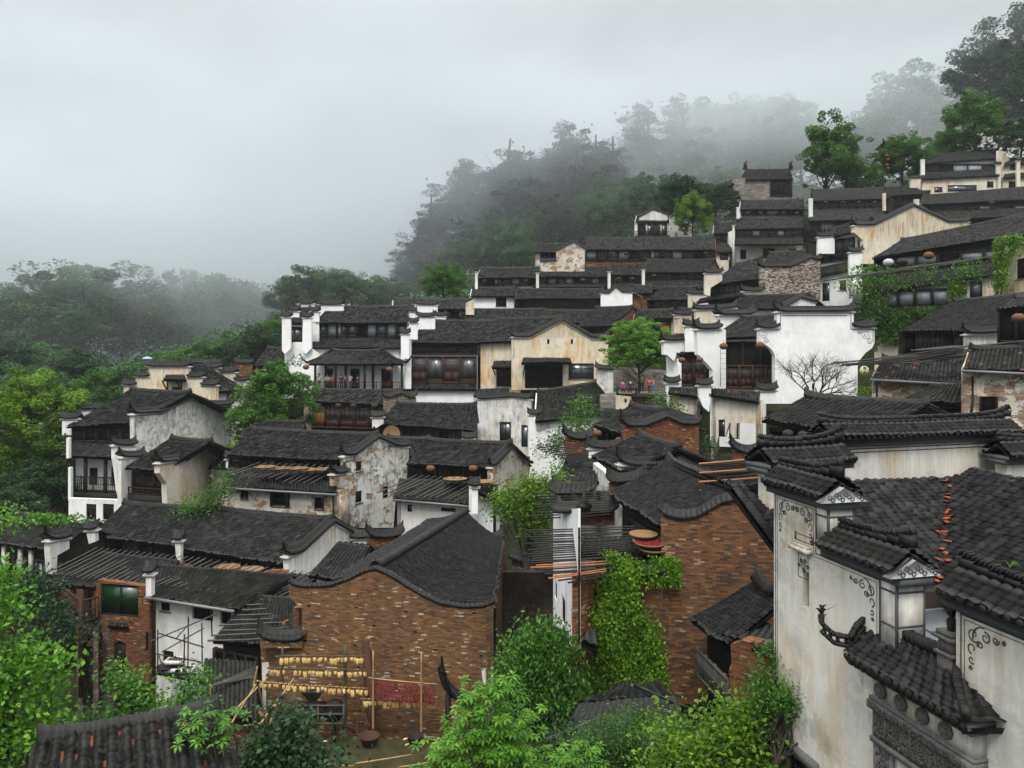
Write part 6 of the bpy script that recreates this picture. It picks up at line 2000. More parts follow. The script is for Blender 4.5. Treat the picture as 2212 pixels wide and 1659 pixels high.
wall_uv(bh, sp_, [(0, zb_), (sp_.L, zb_), (sp_.L, Er[2] - .1), (0, Er[2] - .1)], (), 'brick_dark', .3, 'side_wall')
rp_ = Plane(Lr[:2] + np.array((0, .0)), Er[:2])
wall_uv(bh, rp_, [(0, zb_), (rp_.L, zb_), (rp_.L, Er[2] - .8), (0, Lr[2] - .8)], (), 'brick_dark', .3, 'rear_wall')
lp_ = Plane(gp.P(gp.hit(640, 1400)[0], 0)[:2] + np.array((0, .4)), Lr[:2] + np.array((-1.2, 0)))
wall_uv(bh, lp_, [(0, zb_), (lp_.L, zb_), (lp_.L, Lf[2] - 1.6), (0, Lf[2] - 1.2)], (), 'brick_dark', .3, 'side_wall')
mb = MB(); mb.tube([W(1069, 1312, 30.5), W(1070, 1600, 30.5)], .06, 8); mb.build('drain_pipe', M['pipe'], bh)
wall(bh, gp.off(.012), [(1040, 1450), (1052, 1440), (1066, 1440), (1066, 1480), (1045, 1480)], (), 'white', .01, 'plaster_patch')
wall(bh, gp.off(.012), [(566, 1432), (580, 1430), (582, 1448), (574, 1458), (575, 1560), (567, 1560)], (), 'white', .01, 'plaster_patch')
for q in (W(600, 1588, 31), W(1000, 1588, 29), W(800, 1600, 27), W(600, 1600, 26)): base_at(q[:2], zb_)
b2 = wallthing('small brick wall with curved upturned tile coping behind the brick gable roof', Plane.px(1020, 43.5, 1086, 44), [(1022, 1158), (1050, 1168), (1084, 1166)], 1190, 'brick_dark', horn=.6)
wallthing('short brick wall with curved coping behind the hump roof at its left', Plane.px(795, 44, 870, 45), [(797, 1158), (830, 1160), (868, 1156)], 1185, 'brick_dark', horn=.6)
H('dark tiled roof between the white hump gable and the big brick house', [(665, 1243, 37.5), (760, 1262, 36.5)], [(728, 1172), (800, 1180)], t=.5, zb=1300, wm='white', mat='tile_near', cresth=False, gable=False)
wallthing('white wall with tile coping seen over the hump roof left slope', Plane.px(760, 45, 800, 45), [(762, 1162), (797, 1160)], 1195, 'white', horn=.4)

# ---------------------------------------------------------------- corn racks
RD = 30.2
yardz = zb_
def upz(x, y0, y1, r, m, lb, D=RD, g_='upright posts of the corn racks'):
    a = W(x, y1, D); b = W(x, y0, D)
    return pole(np.array((a[0], a[1], a[2])), b, r, m, lb, g_, name='rack_post')
upz(610, 1398, 1568, .06, 'pole', 'dark crooked post left of the corn rows')
upz(746, 1394, 1590, .08, 'pole', 'thick dark post in the middle of the corn rows')
upz(806, 1406, 1598, .045, 'pole_tan', 'tan bamboo post at the left of the red chili curtain', RD - .6)
upz(910, 1408, 1606, .045, 'pole_tan', 'tan bamboo post at the right of the red chili curtain', RD - .6)
bm = MB(); bm.bar(W(789, 1388, 31.3), W(806, 1600, 29.4), .34, .10, (0, -1, 0)); tag(bm.build('leaning_beam', M['wood_red'], None, tuple(W(806, 1600, 29.4))), 'broad rusty beam leaning on the brick gable between corn and chili', 'beam')
RG = 'horizontal canes carrying the corn'
rows = [((600, 1416), (790, 1417)), ((577, 1443), (792, 1448)), ((556, 1472), (794, 1487)), ((778, 1509), (942, 1514))]
nm_ = ('top', 'second', 'third', 'lowest right')
for k, (a, b) in enumerate(rows):
    pole(W(*a, RD - .1), W(*b, RD - .1), .028, 'pole' if k < 2 else 'pole_tan', '%s cane of the corn rack on the brick gable' % nm_[k], RG)
pole(W(795, 1464, RD - .3), W(946, 1478, RD - .3), .03, 'pole_tan', 'sloping tan cane holding the red chili strings', RG)
protoc = None
CG = ['corn bundles on the %s cane' % q for q in nm_]
for k, (a, b) in enumerate(rows):
    n = (21, 23, 25, 20)[k]
    xs = np.linspace(a[0] + 8, b[0] - 6, n) + np.random.default_rng(40 + k).uniform(-2.2, 2.2, n)
    for x in xs:
        t = (x - a[0]) / (b[0] - a[0]); y = a[1] + (b[1] - a[1]) * t
        if k == 1 and 615 < x < 636: continue
        p = W(x, y, RD - .16)
        if protoc is None:
            r0 = empty('corn_bundle', (0, 0, 0))
            for j in range(3):
                mb = MB(); L = .24
                dx = (j - 1) * .045
                mb.lathe(np.array((dx, (j % 2) * -.03, -.06)), [(.008, 0), (.026, -.03), (.034, -.08), (.032, -.16), (.02, -.22), (.003, -L)], 8, (dx * .8, 0, 1))
                mb.build('cob', M['corn'], r0)
            mb = MB()
            for j in range(5):
                mb.bar((0, 0, .03), ((j - 2) * .028, -.03 + .02 * (j % 2), -.08), .022, .01)
            mb.build('husk', M['husk'], r0)
            protoc = r0; o = r0
        else: o = copy_tree(protoc)
        o.location = tuple(p)
        o.rotation_euler = (rnd.uniform(-.1, .1), rnd.uniform(-.25, .25), rnd.uniform(-.7, .7))
        s_ = rnd.uniform(.75, 1.25); o.scale = (s_, s_, s_ * rnd.uniform(.85, 1.1))
        tag(o, 'dried yellow corn bundle hanging in the %s corn row' % nm_[k], 'corn', CG[k])
g = np.random.default_rng(8)
for i in range(22):
    x = 803 + i * 6.4
    p = W(x, 1468 + (x - 795) * .093, RD - .35)
    mb = MB()
    L = .78 + g.uniform(-.1, .1)
    mb.tube([p, p - (0, 0, L)], .006, 4)
    for j in range(90):
        z = -g.uniform(.02, L); a = g.uniform(0, 6.28); rr = .065
        q = p + np.array((0, 0, z)); e = q + np.array((math.cos(a) * rr, math.sin(a) * rr, -.05))
        mb.tube([q, (q + e) / 2 + (0, 0, .01), e], [.006, .015, .004], 4, cap=False)
    tag(mb.build('chili_string', M['chili'], None, tuple(p)), 'string of dark red dried chilies in the curtain between the bamboo posts', 'chili', 'chili strings between the bamboo posts')
# X frame, baskets, winnower
xf = thing_root('pole_trestle', 'thin reddish three legged trestle leaning by the thick dark post', 'trestle', W(770, 1600, 29), yardz)
mb = MB()
for a, b in (((746, 1570), (772, 1500)), ((799, 1570), (768, 1500)), ((771, 1586), (772, 1500)), ((746, 1568), (771, 1584)), ((771, 1584), (799, 1566)), ((757, 1535), (790, 1537))): mb.tube([W(*a, 29.3), W(*b, 29.6)], .022, 5)
mb.build('frame', M['wood_red'], xf)
for i, (x, y, r_) in enumerate(((798, 1600, .36), (897, 1596, .3))):
    p = W(x, y + 10, 27.6)
    rt = thing_root('basket', ('dark maroon basket on the mossy yard at the foot of the beam', 'small dark basket at the foot of the right bamboo post')[i], 'basket', p, p[2])
    mb = MB(); mb.lathe(p, [(.001, .02), (r_ * .7, 0), (r_, r_ * .95), (r_ * 1.05, r_), (r_ * .95, r_ * .97), (r_ * .65, .06), (.001, .06)], 14); mb.build('basket_body', M['wood_red'] if not i else M['wood'], rt)
wn = thing_root('winnowing_machine', 'old black wooden winnowing machine with hopper against the brick wall', 'winnower', W(690, 1570, 30), yardz)
mb = MB(); c = W(705, 1535, 30)
mb.lathe(c + (0.3, 0, .0), [(.001, -.2), (.40, -.2), (.40, .2), (.001, .2)], 14, (0, 1, 0)); mb.build('fan_drum', M['wood'], wn)
mb = MB()
for a in range(6): mb.bar(c + (.3, -.22, 0), c + np.array((.3 + .4 * math.cos(a * 1.05), -.22, .4 * math.sin(a * 1.05))), .045, .02)
for z in (-.36, .0, .34): mb.bar(c + (-1.1, -.3, z), c + (.75, -.3, z), .06, .05)
for x in (-1.1, -.25, .75): mb.bar(c + (x, -.3, -.6), c + (x, -.3, .4), .06, .05)
mb.build('frame', M['wood_grey'], wn)
mb = MB(); c = W(672, 1534, 30); mb.box(c, .55, .26, .24); mb.build('chute', M['wood'], wn)
mb = MB(); c = W(677, 1508, 30)
V = [c + np.array(q) for q in ((-.42, -.3, .35), (.42, -.3, .35), (.42, .3, .35), (-.42, .3, .35), (-.15, -.12, -.1), (.15, -.12, -.1), (.15, .12, -.1), (-.15, .12, -.1))]
mb.add(V, [(0, 1, 5, 4), (1, 2, 6, 5), (2, 3, 7, 6), (3, 0, 4, 7)], None, .8)
mb.build('hopper', M['wood_grey'], wn)
for dx in (-.65, .75):
    for dy in (-.22, .22):
        mb = MB(); c = W(680, 1532, 30) + np.array((dx, dy, 0)); mb.bar(np.array((c[0], c[1], yardz)), c, .07); mb.build('leg', M['wood'], wn)
FG = 'loose bamboo fence canes in the yard'
for a, b, lb in (((500, 1562), (553, 1478), 'upper slanted tan cane at the left of the yard'), ((502, 1540), (578, 1462), 'long tan cane crossing the left post'), ((510, 1570), (575, 1560), 'low tan cane at the yard corner'),
                 ((553, 1655), (600, 1510), 'tall tan cane rising from the bush'), ((575, 1640), (765, 1655), 'left lying bamboo rail at the yard edge'), ((765, 1650), (890, 1630), 'middle lying bamboo rail at the yard edge'), ((860, 1658), (960, 1640), 'right lying bamboo rail at the yard edge'), ((556, 1470), (575, 1560), 'short upright cane by the left brick corner'), ((565, 1560), (635, 1465), 'slanting cane before the winnowing machine')):
    pole(W(*a, 24.5), W(*b, 25.5), .03, 'pole_tan', lb, FG)
for i in range(4):
    rt = None
for i, (x, y) in enumerate(((700, 1604), (880, 1610), (876, 1598))):
    mb = MB(); p = W(x, y, 27.8); p[2] = W(x, y, 27.8)[2]
    mb.lathe(p + (0, 0, .03), [(.004, -.1), (.035, -.05), (.035, .05), (.004, .12)], 8, (1, .4, .1)); tag(mb.build('corn_cob', M['corn'], None, tuple(p)), ('corn cob fallen on the moss left of the maroon basket', 'nearer corn cob fallen on the moss by the right post', 'farther corn cob fallen on the moss by the right post')[i], 'corn')

# horned roof end near the yard
hr = thing_root('gate_roof', 'black upturned tile horn of a gate roof among the leaves', 'gate roof', W(975, 1540, 22), W(975, 1560, 22)[2])
cap(hr, [W(954, 1462, 21), W(966, 1490, 21.2), W(985, 1508, 21.4), (W(1030, 1530, 21.8))], wd=.2, h=.12, horn=.45, sp=.18, mat='tile_near', ends=(1, 0), band=False)
mb = MB(); mb.bar(W(968, 1500, 21.4), W(968, 1600, 21.4), .16, .2); mb.bar(W(1030, 1540, 21.9), W(1030, 1600, 21.9), .2, .3); mb.build('pier', M['wood'], hr)

# ================================================================ red brick house, middle right
rb = H('orange brick house with curved black coping among the pole racks', [(1278, 919, 48), (1350, 941, 45)], [(1362, 876), (1440, 888)], t=.42, zb=1010, wm='wood', gable=False, mat='tile_mid')
rb.timber(955, bays='kkk')
firewall(rb.root, Plane.px(1347, 44.6, 1512, 46), [(1348, 921), (1392, 919), (1440, 900), (1470, 914), (1510, 919)], [(1510, 1010), (1348, 985)], 'brick_red', horn=.7, th=.4)
roofpart(rb.root, W(1512, 915, 47), W(1500, 900, 54), W(1440, 890, 46), W(1435, 880, 52), 'tile_mid', seed=88, name='rear_roof', cresth=False)
wallthing('small red brick wall with curved coping left of the orange brick house', Plane.px(1222, 45, 1282, 45.5), [(1224, 944), (1250, 948), (1280, 945)], 980, 'brick_red', horn=.6)
lan(1290, 936, 44.5, .26, 'tan lantern at the left porch of the orange brick house', 'lantern')
lan(1338, 952, 43.5, .26, 'tan lantern at the right porch of the orange brick house', 'lantern')
mr_ = H('low grey tiled roof with white humped stub in front of the orange brick house', [(1276, 985, 42), (1342, 1018, 39)], [(1380, 938), (1468, 968)], t=.38, zb=1080, wm='grey_mould', gable=False, mat='tile_mid')
firewall(mr_.root, Plane.px(1340, 38.5, 1440, 39.5), [(1341, 1000), (1375, 1004), (1436, 1003)], [(1436, 1018), (1341, 1016)], 'cream', horn=.5)
roofpart(mr_.root, W(1340, 1016, 38), W(1440, 1012, 39), W(1370, 985, 41), W(1430, 978, 42), 'tile_mid', seed=89, name='front_roof', cresth=False)
firewall(mr_.root, Plane.px(1278, 40.5, 1310, 39.5), [(1281, 1000), (1308, 1022)], 1060, 'grey_mould', caps=False)
firewall(mr_.root, Plane.px(1448, 40, 1520, 41), [(1450, 992), (1468, 980), (1500, 996), (1518, 1010)], [(1518, 1022), (1450, 1020)], 'clean', horn=.3)
wallthing('black curved double coping on a brick wall above the pole rack', Plane.px(1316, 36, 1392, 36), [(1317, 1045), (1350, 1040), (1390, 1035)], 1085, 'brick_dark', horn=.6)
wallthing('white wall top with black curled coping at the left of the grey roof', Plane.px(1270, 42.5, 1345, 42.5), [(1272, 966), (1342, 968)], 990, 'clean', horn=.5)
sm = H('small dark roof with pole edge below the left rack', [(1178, 1050, 40), (1275, 1060, 38.5)], [(1225, 1000), (1290, 1010)], t=.4, zb=1100, wm='grey', mat='tile_mid')
wallthing('stack of curved black tile caps above the white lane facade', Plane.px(1195, 34, 1285, 33.5), [(1197, 1068), (1240, 1062), (1282, 1064)], 1105, 'brick_dark', horn=.6, wd=.55)
wallthing('black curved tile cap wall behind the lower pole rack', Plane.px(1240, 31, 1330, 31), [(1242, 1106), (1275, 1104), (1328, 1106)], 1135, 'brick_dark', horn=.7, wd=.5)
PG6 = 'bundle of poles left of the orange brick house'
for i in range(10):
    pole(W(1160 + i * 9, 968 + i * 3.6, 40), W(1275, 953 + i * 4.2, 43), .035, 'pole_dark', 'dark pole in the bundle jutting left of the orange brick house', PG6)
PG7 = 'rows of poles over the brick house at the right'
for i in range(16):
    pole(W(1510 + (i % 5) * 12, 1002 + i * 3.9, 27.5), W(1690, 985 + i * 4.2, 26.5), .035, 'pole_dark' if i % 5 else 'pole_orange', 'long pole in the rack between the brick roofs and the white tower wall', PG7)
br3 = H('dark roofed orange brick building under the right pole rack', [(1590, 1050, 30), (1720, 1068, 29)], [(1540, 1020), (1720, 1025)], t=.3, zb=1130, wm='brick_red', gable=True, wins=[(1608, 1052, 1618, 1072, 'k')])
wallthing('curled black coping on a low brick wall right of the cream house', Plane.px(1582, 40, 1650, 40), [(1585, 973), (1615, 978), (1645, 978)], 995, 'brick_red', horn=.8)

# ================================================================ centre brick house
cb = H('tall dark orange brick house with curved gable coping, centre right', [(1314, 1066, 31), (1425, 1142, 25.6)], [(1444, 994), (1603, 1058)], t=.40, zb=1300, wm='wood', gable=False, mat='tile_near', sp=.2)
cb.timber(1160, 1362, 1425, bays='pkdp', ytop=1115)
cbp = Plane.px(1428, 25.2, 1676, 24.6)
firewall(cb.root, cbp, [(1428, 1116), (1470, 1120), (1505, 1116), (1560, 1085), (1600, 1078), (1640, 1098), (1674, 1106)], [(1674, 1520), (1429, 1520)], 'brick_dark', horn=.5, th=.3, wd=.22, capmat='tile_near', sp=.18, band=False, ch=.13, crest_h=.07)
roofpart(cb.root, W(1700, 1110, 25), W(1700, 1060, 30), W(1603, 1060, 25.2), W(1448, 996, 31.5), 'tile_near', seed=90, name='rear_roof', cresth=False)
cbl = Plane.px(1298, 27, 1432, 24.9)
cl = wallthing('lower brick wall smothered by the lime creeper', cbl, [(1318, 1246), (1345, 1236), (1400, 1238), (1430, 1238)], 1520, 'brick_dark', horn=.2, capmat='tile_near', band=False)
# lean roof at right of it
lr_ = H('low tiled porch roof with rail and brick pier at the foot of the brick house', [(1489, 1336, 24), (1566, 1396, 21.5)], [(1636, 1252), (1700, 1290)], t=.45, zb=1560, wm='black', gable=False, mat='tile_near', sp=.19, back=False, cresth=False)
roofpart(lr_.root, W(1560, 1376, 22), W(1700, 1420, 19.6), W(1600, 1340, 23), W(1720, 1360, 22), 'tile_near', seed=91, name='roof', cresth=False)
crest(lr_.root, W(1636, 1250, 24), W(1676, 1284, 22.6), mat='tile_near', h=.12)
rp2 = Plane.px(1508, 23.6, 1573, 21.4)
rail(lr_.root, rp2, 0, rp2.L, rp2.hit(1510, 1462)[1], rp2.hit(1510, 1402)[1], step=.11, mat='wood_grey')
mb = MB(); rp2.box(mb, 0, rp2.L, rp2.hit(1510, 1470)[1], rp2.hit(1510, 1404)[1], -.06, -.02, .8); mb.build('board_panel', M['wood_grey'], lr_.root)
wall(lr_.root, Plane.px(1574, 21.3, 1668, 20.5), [(1578, 1392), (1606, 1384), (1668, 1400), (1668, 1540), (1574, 1540), (1577, 1480), (1574, 1450), (1580, 1430)], (), 'brick_red', .5, 'brick_pier')
base_at(W(1550, 1520, 21)[:2], W(1550, 1540, 21)[2]); base_at(W(1400, 1560, 22)[:2], W(1400, 1570, 22)[2])
# oblique white lane facade
wc = thing_root('village_house', 'narrow white lane facade with red door seen edge on under the pole rack', 'village house', W(1230, 1400, 28), W(1230, 1400, 28)[2])
wcp = Plane.px(1194, 33, 1222, 29)
wall(wc, wcp, [(1195, 1100), (1222, 1098), (1222, 1362), (1195, 1352)], [(1198, 1250, 1203, 1300, 'glass'), (1213, 1280, 1221, 1358, 'reddoor')], 'clean', .08, 'wall')
wcq = Plane.px(1224, 28.7, 1249, 26)
wall(wc, wcq, [(1224, 1100), (1249, 1098), (1249, 1440), (1224, 1372)], [(1234, 1312, 1244, 1376, 'glass')], 'clean', .08, 'wall')
mb = MB(); mb.tube([W(1251, 1140, 25.8), W(1251, 1440, 25.8)], .035, 6); mb.build('drain_pipe', M['pipe'], wc)
wcr = Plane.px(1251, 26, 1300, 27)
wall(wc, wcr, [(1251, 1240), (1300, 1240), (1300, 1440), (1251, 1450)], [(1283, 1268, 1296, 1298, 'k')], 'brick_red', .3, 'side_wall')
rs = roofpart(wc, W(1256, 1386, 25), W(1292, 1402, 24.6), W(1266, 1364, 25.8), W(1290, 1360, 26), 'tile_near', seed=92, cresth=False, name='window_canopy')
roofpart(wc, W(1250, 1200, 27), W(1420, 1205, 25.6), W(1262, 1160, 30), W(1400, 1165, 29), 'tile_moss', seed=93, cresth=False, name='lower_roof')
for xx, D in ((1225, 28.7),):
    cap(wc, [W(1206, 1105, 30), W(1262, 1104, 27)], wd=.3, mat='tile_near', band=False)
for q in (W(1120, 1420, 32), W(1100, 1400, 36), W(1190, 1352, 33), W(1160, 1300, 40), W(1249, 1440, 26)): base_at(q[:2], q[2])
wallthing('grey brick parapet with small cross openings at the lane stair', Plane.px(1106, 40, 1196, 38), [(1106, 1206), (1130, 1212), (1196, 1210)], 1238, 'brick_pale', caps=True, horn=.1)
wallthing('dark lane retaining wall behind the shrubs', Plane.px(1085, 38.5, 1196, 37.5), [(1085, 1236), (1196, 1236)], 1390, 'brick_lane_shade', caps=False)
PG8 = 'long poles of the rack over the lane facade'
for i in range(25):
    y = 1140 + i * 4.7
    orange = i in (16, 17, 21, 22)
    x0 = 1131 + (i * 37 % 11) * 3 + max(0, i - 16) * 9
    xe = 1380 - max(0, i - 19) * 14 + (i % 3) * 6
    if i > 20: xe = 1310
    pole(W(x0, y + 6, 27.5 - i * .06), W(xe, y - 4 if i < 8 else y - 10, 26.8 - i * .05), .028, 'pole_orange' if orange else 'pole_dark',
         'fresh orange bamboo pole in the rack over the white lane facade' if orange else 'blackened bamboo pole in the rack over the white lane facade', PG8 if not orange else 'fresh orange poles of the lane rack')
PG9 = 'upper small poles by the red brick wall'
for i in range(10):
    pole(W(1148 + (i % 4) * 8, 1066 + i * 6, 31), W(1318, 1064 + i * 5.2, 29.5), .03, 'pole_dark', 'dark pole in the upper rack left of the centre brick house', PG9)
tray(W(1390, 1157, 26.0), .5, (0, -.02, 1), None, 'pale empty tray behind the chili tray on the lane rack', 'trays on the lane rack')
tray(W(1404, 1172, 25.6), .58, (0, -.12, 1), 'chili', 'round tray of red chilies on the lane rack', 'trays on the lane rack')
tray(W(1412, 1190, 25.4), .45, (0, 0, 1), None, 'small lowest tray under the chili tray', 'trays on the lane rack')
# creeper
ivy('lime green creeper column climbing the brick wall at the centre', cbl.off(.15), [(1318, 1200), (1335, 1185), (1360, 1215), (1395, 1210), (1395, 1245), (1385, 1290), (1398, 1330), (1432, 1360), (1440, 1400), (1455, 1450), (1456, 1500), (1280, 1500), (1290, 1440), (1298, 1400), (1300, 1290), (1320, 1250)], 15000, leaf=.105, seed=11, thick=.4, holes=.0)
ivy('small creeper patch hanging right of the lime green column', cbp.off(.1), [(1400, 1212), (1450, 1200), (1460, 1215), (1472, 1250), (1460, 1268), (1440, 1250), (1425, 1260), (1410, 1235)], 1500, leaf=.10, seed=12, holes=.2)
# dark timber roof below the creeper
dr = H('collapsed dark timber roof among the bushes below the creeper', [(1200, 1610, 18.5), (1500, 1620, 18)], [(1250, 1520), (1460, 1505)], t=.25, zb=-13.0, wm='wood', mat='tile', sp=.16, cresth=False, gable=False, rk=dict(h=.02, course=.9))
roofpart(dr.root, W(1262, 1548, 20.5), W(1380, 1500, 21.5), W(1330, 1480, 22.5), W(1372, 1476, 22.8), 'tile', seed=95, name='roof', cresth=False)
for i, (x0, y0, x1, y1) in enumerate(((1180, 1600, 1380, 1510), (1210, 1650, 1420, 1560), (1366, 1478, 1490, 1530))):
    pole(W(x0, y0, 18.6), W(x1, y1, 20), .05, 'pole', 'fallen dark rafter lying on the collapsed timber roof', 'fallen rafters')

# N: grey roof in front of the big white wall
nn_ = H('grey tiled house with row of dark lanterns in front of the big white wall', [(1645, 906, 31), (1870, 946, 28.5)], [(1738, 856), (2010, 874)], t=.42, zb=1010, wm='brick_dark', gable=False, mat='tile_mid', sp=.22)
nn_.timber(960, 1665, 1810, bays='kkkk')
for i, x in enumerate((1702, 1734, 1751, 1788)): lan(x, 937 + i * 3, 28.6, .2, 'dark lantern %s in the row under the grey eave near the white tower' % ('first', 'second', 'third', 'fourth')[i])
crest(nn_.root, W(1738, 857, 33.5), W(2010, 876, 31), mat='tile_mid', h=.2, w_=.16)
# ================================================================ near right house (courtyard house with carved gate)
O2 = np.array((4.83, 14.0)); wv = np.array((.972, .235)); uv_ = np.array((.235, -.972))
def LW(a, b, z): 
    p = O2 + wv * a + uv_ * b
    return np.array((p[0], p[1], z))
nr = thing_root('courtyard_house', 'near white courtyard house with carved stone gate and black tiled walls, right foreground', 'courtyard house', LW(2, 2, 0), -12.5)
fac = Plane(O2, O2 + uv_ * 8.0)                     # facade, u runs towards the viewer
if fac.n @ np.array((-1, 0)) < 0: fac.n = -fac.n
zt1, zt2, zt3, zg = -2.47, -3.24, -3.24, -4.45
win1 = [(.0, 0)]
def fr(u0, u1, v0, v1): return [(u0, v0), (u1, v0), (u1, v1), (u0, v1)]
uS, vS = fac.hit(1741, 1275)
outer = [(0, -12.5), (8.0, -12.5), (8.0, zt3), (4.18, zt3), (4.18, zg), (3.12, zg), (3.12, zt2), (1.58, zt2), (1.58, zt1), (0, zt1)]
dL, dT = fac.hit(1706, 1600); dR, _ = fac.hit(1757, 1660)
gx0, gx1 = 2.95, 4.3
door_hole = fr(dL, dR, -12.4, dT - .15)
gate_hole = fr(3.0, 4.6, -12.4, -6.42)
wall_uv(nr, fac, outer, [door_hole, fr(uS - .09, uS + .09, vS - .30, vS + .32)], 'near_plaster', .42, 'facade_wall')
window(nr, fac, uS - .09, uS + .09, vS - .30, vS + .32, 'slit', 0)
window(nr, fac, dL, dR, -12.4, dT - .15, 'door', 0)
# stone frame round the side door
mb = MB()
fac.box(mb, dL - .16, dL, -12.4, dT - .15, -.05, .06); fac.box(mb, dR, dR + .16, -12.4, dT - .15, -.05, .06); fac.box(mb, dL - .16, dR + .16, dT - .15, dT + .02, -.05, .07)
mb.build('door_surround', M['grey'], nr)
# tier ends (thickness seen from the side)
def tiered_cap(u0, u1, z, wd=.42, horn=(.0, .22), name='coping'):
    """larger coping of near walls: two tile slopes, a stacked crest and corbel bands"""
    A = fac.P(u0, z, -.21); B = fac.P(u1, z, -.21)
    ob = None
    up = np.array((0, 0, 1.0))
    d3 = (B - A) / np.linalg.norm(B - A)
    n3 = np.array((*fac.n, 0))
    return near_cap(A, B, n3, wd, horn, name)
def near_cap(A, B, n3, wd, horn, name='coping', hh=.26):
    up = np.array((0, 0, 1.0))
    mb = MB()
    sd = int(abs(A[0] * 37 + A[1] * 11)) % 97
    for sgn in (1, -1):
        eA, eB = A + n3 * wd * sgn + up * .10, B + n3 * wd * sgn + up * .10
        rA, rB = A + n3 * .06 * sgn + up * (.10 + hh), B + n3 * .06 * sgn + up * (.10 + hh)
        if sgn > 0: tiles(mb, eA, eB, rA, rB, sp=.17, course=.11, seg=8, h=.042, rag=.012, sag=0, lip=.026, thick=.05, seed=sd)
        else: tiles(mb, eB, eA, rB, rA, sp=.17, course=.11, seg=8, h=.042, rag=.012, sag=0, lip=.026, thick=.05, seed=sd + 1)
    o = mb.build(name, M['tile_near'], nr)
    # round eave discs
    dm = MB()
    n = int(round(np.linalg.norm(B - A) / .17))
    for i in range(n):
        c = A + (B - A) * (i + .5) / n
        for sgn in (1, -1):
            dm.lathe(c + n3 * (wd + .01) * sgn + up * .105, [(.001, .0), (.046, 0), (.05, .02), (.03, .03), (.001, .028)], 9, tuple(n3 * sgn))
    dm.build('eave_disc', M['tile_near'], o)
    # crest: bedding course, then leaning upright tiles, lifted at the ends
    cm = MB()
    L = np.linalg.norm(B - A); d3 = (B - A) / L
    base = up * (.10 + hh)
    def lift(x): return horn[0] * math.exp(-x / .45) + horn[1] * math.exp(-(L - x) / .45)
    g = np.random.default_rng(sd)
    k = int(L / .22)
    for i in range(k):
        x = L * (i + .5) / k
        cm.box(A + d3 * x + base + up * (.035 + lift(x) * .6), L / k / 2 * .97, .06, .032 + lift(x) * .3, (d3, n3, up), g.uniform(.2, .8))
    k = int(L / .062)
    for i in range(k):
        x = L * (i + .5) / k
        c = A + d3 * x + base + up * (.105 + lift(x))
        ax = d3 * math.cos(1.0) + up * math.sin(1.0)
        if x > L / 2: ax = -d3 * math.cos(1.0) + up * math.sin(1.0)
        a2 = np.cross(n3, ax)
        cm.box(c, .056 + g.normal(0, .008), .056 + g.normal(0, .006), .012, (ax, n3, a2), g.uniform(0, .95))
    cm.build('crest', M['tile_near'], o)
    # corbel bands under the eave
    bm_ = MB()
    for (w_, z0, z1, t_) in ((wd * .78, -.02, .07, .5), (wd * .66, -.12, -.02, .5)):
        bm_.box((A + B) / 2 + up * (z0 + z1) / 2, L / 2 + .05, w_, (z1 - z0) / 2, (d3, n3, up))
    bm_.build('corbel', M['line'], o)
    return o
tiered_cap(-.1, 1.62, zt1)
tiered_cap(1.5, 3.22, zt2)
tiered_cap(4.05, 8.0, zt3, horn=(.12, .1))
# end piers facing the courtyard gap
def pier(u, z0, z1, w_=.32):
    mb = MB(); fac.box(mb, u - w_, u, z0, z1, -.46, .035); o = mb.build('pier', M['near_plaster'], nr)
    mb = MB()
    for q in (.0, .62):
        fac.box(mb, u - w_ - .005, u + .006, z1 - .2 - q * .8, z1 - .17 - q * .8, -.47, .045)
    fac.box(mb, u - w_ - .01, u - w_ + .012, z0, z1, .0, .043); fac.box(mb, u - .012, u + .008, z0, z1, .0, .043); fac.box(mb, u - .0, u + .008, z0, z1, -.46, -.435)
    mb.build('painted_line', M['line'], o)
    # little gable bracket with carved face
    gb = MB(); c = fac.P(u - .05, z1 + .08, -.2)
    d3 = np.array((*fac.d, 0)); n3 = np.array((*fac.n, 0))
    q = [c + n3 * .46 + d3 * .20 + (0, 0, .0), c - n3 * .40 + d3 * .20, c + n3 * .03 + d3 * .20 + (0, 0, .24)]
    q2 = [p - d3 * .16 for p in q]
    gb.add(q + q2, [(0, 1, 2), (3, 4, 5), (0, 1, 4, 3), (1, 2, 5, 4), (2, 0, 3, 5)])
    gb.build('carved_bracket', M['dust_white'], o)
    sc2 = MB()
    g = np.random.default_rng(4)
    for i in range(11):
        cc = q[0] * (.12 + .07 * i) + q[1] * (.88 - .07 * i) + (0, 0, .05 + .04 * (i % 3)) + d3 * .004
        if cc[2] > q[2][2] - .05: continue
        for j in range(8):
            a0 = j * .8; a1 = a0 + .8; r_ = .034
            sc2.bar(cc + n3 * r_ * math.cos(a0) + (0, 0, r_ * math.sin(a0)), cc + n3 * r_ * math.cos(a1) * .9 + (0, 0, r_ * .9 * math.sin(a1)), .012)
    sc2.build('carving', M['line'], o)
    return o
pier(3.14, zg, zt2 - .06)
pier(1.6, zt2 + .1, zt1 - .06, .3)
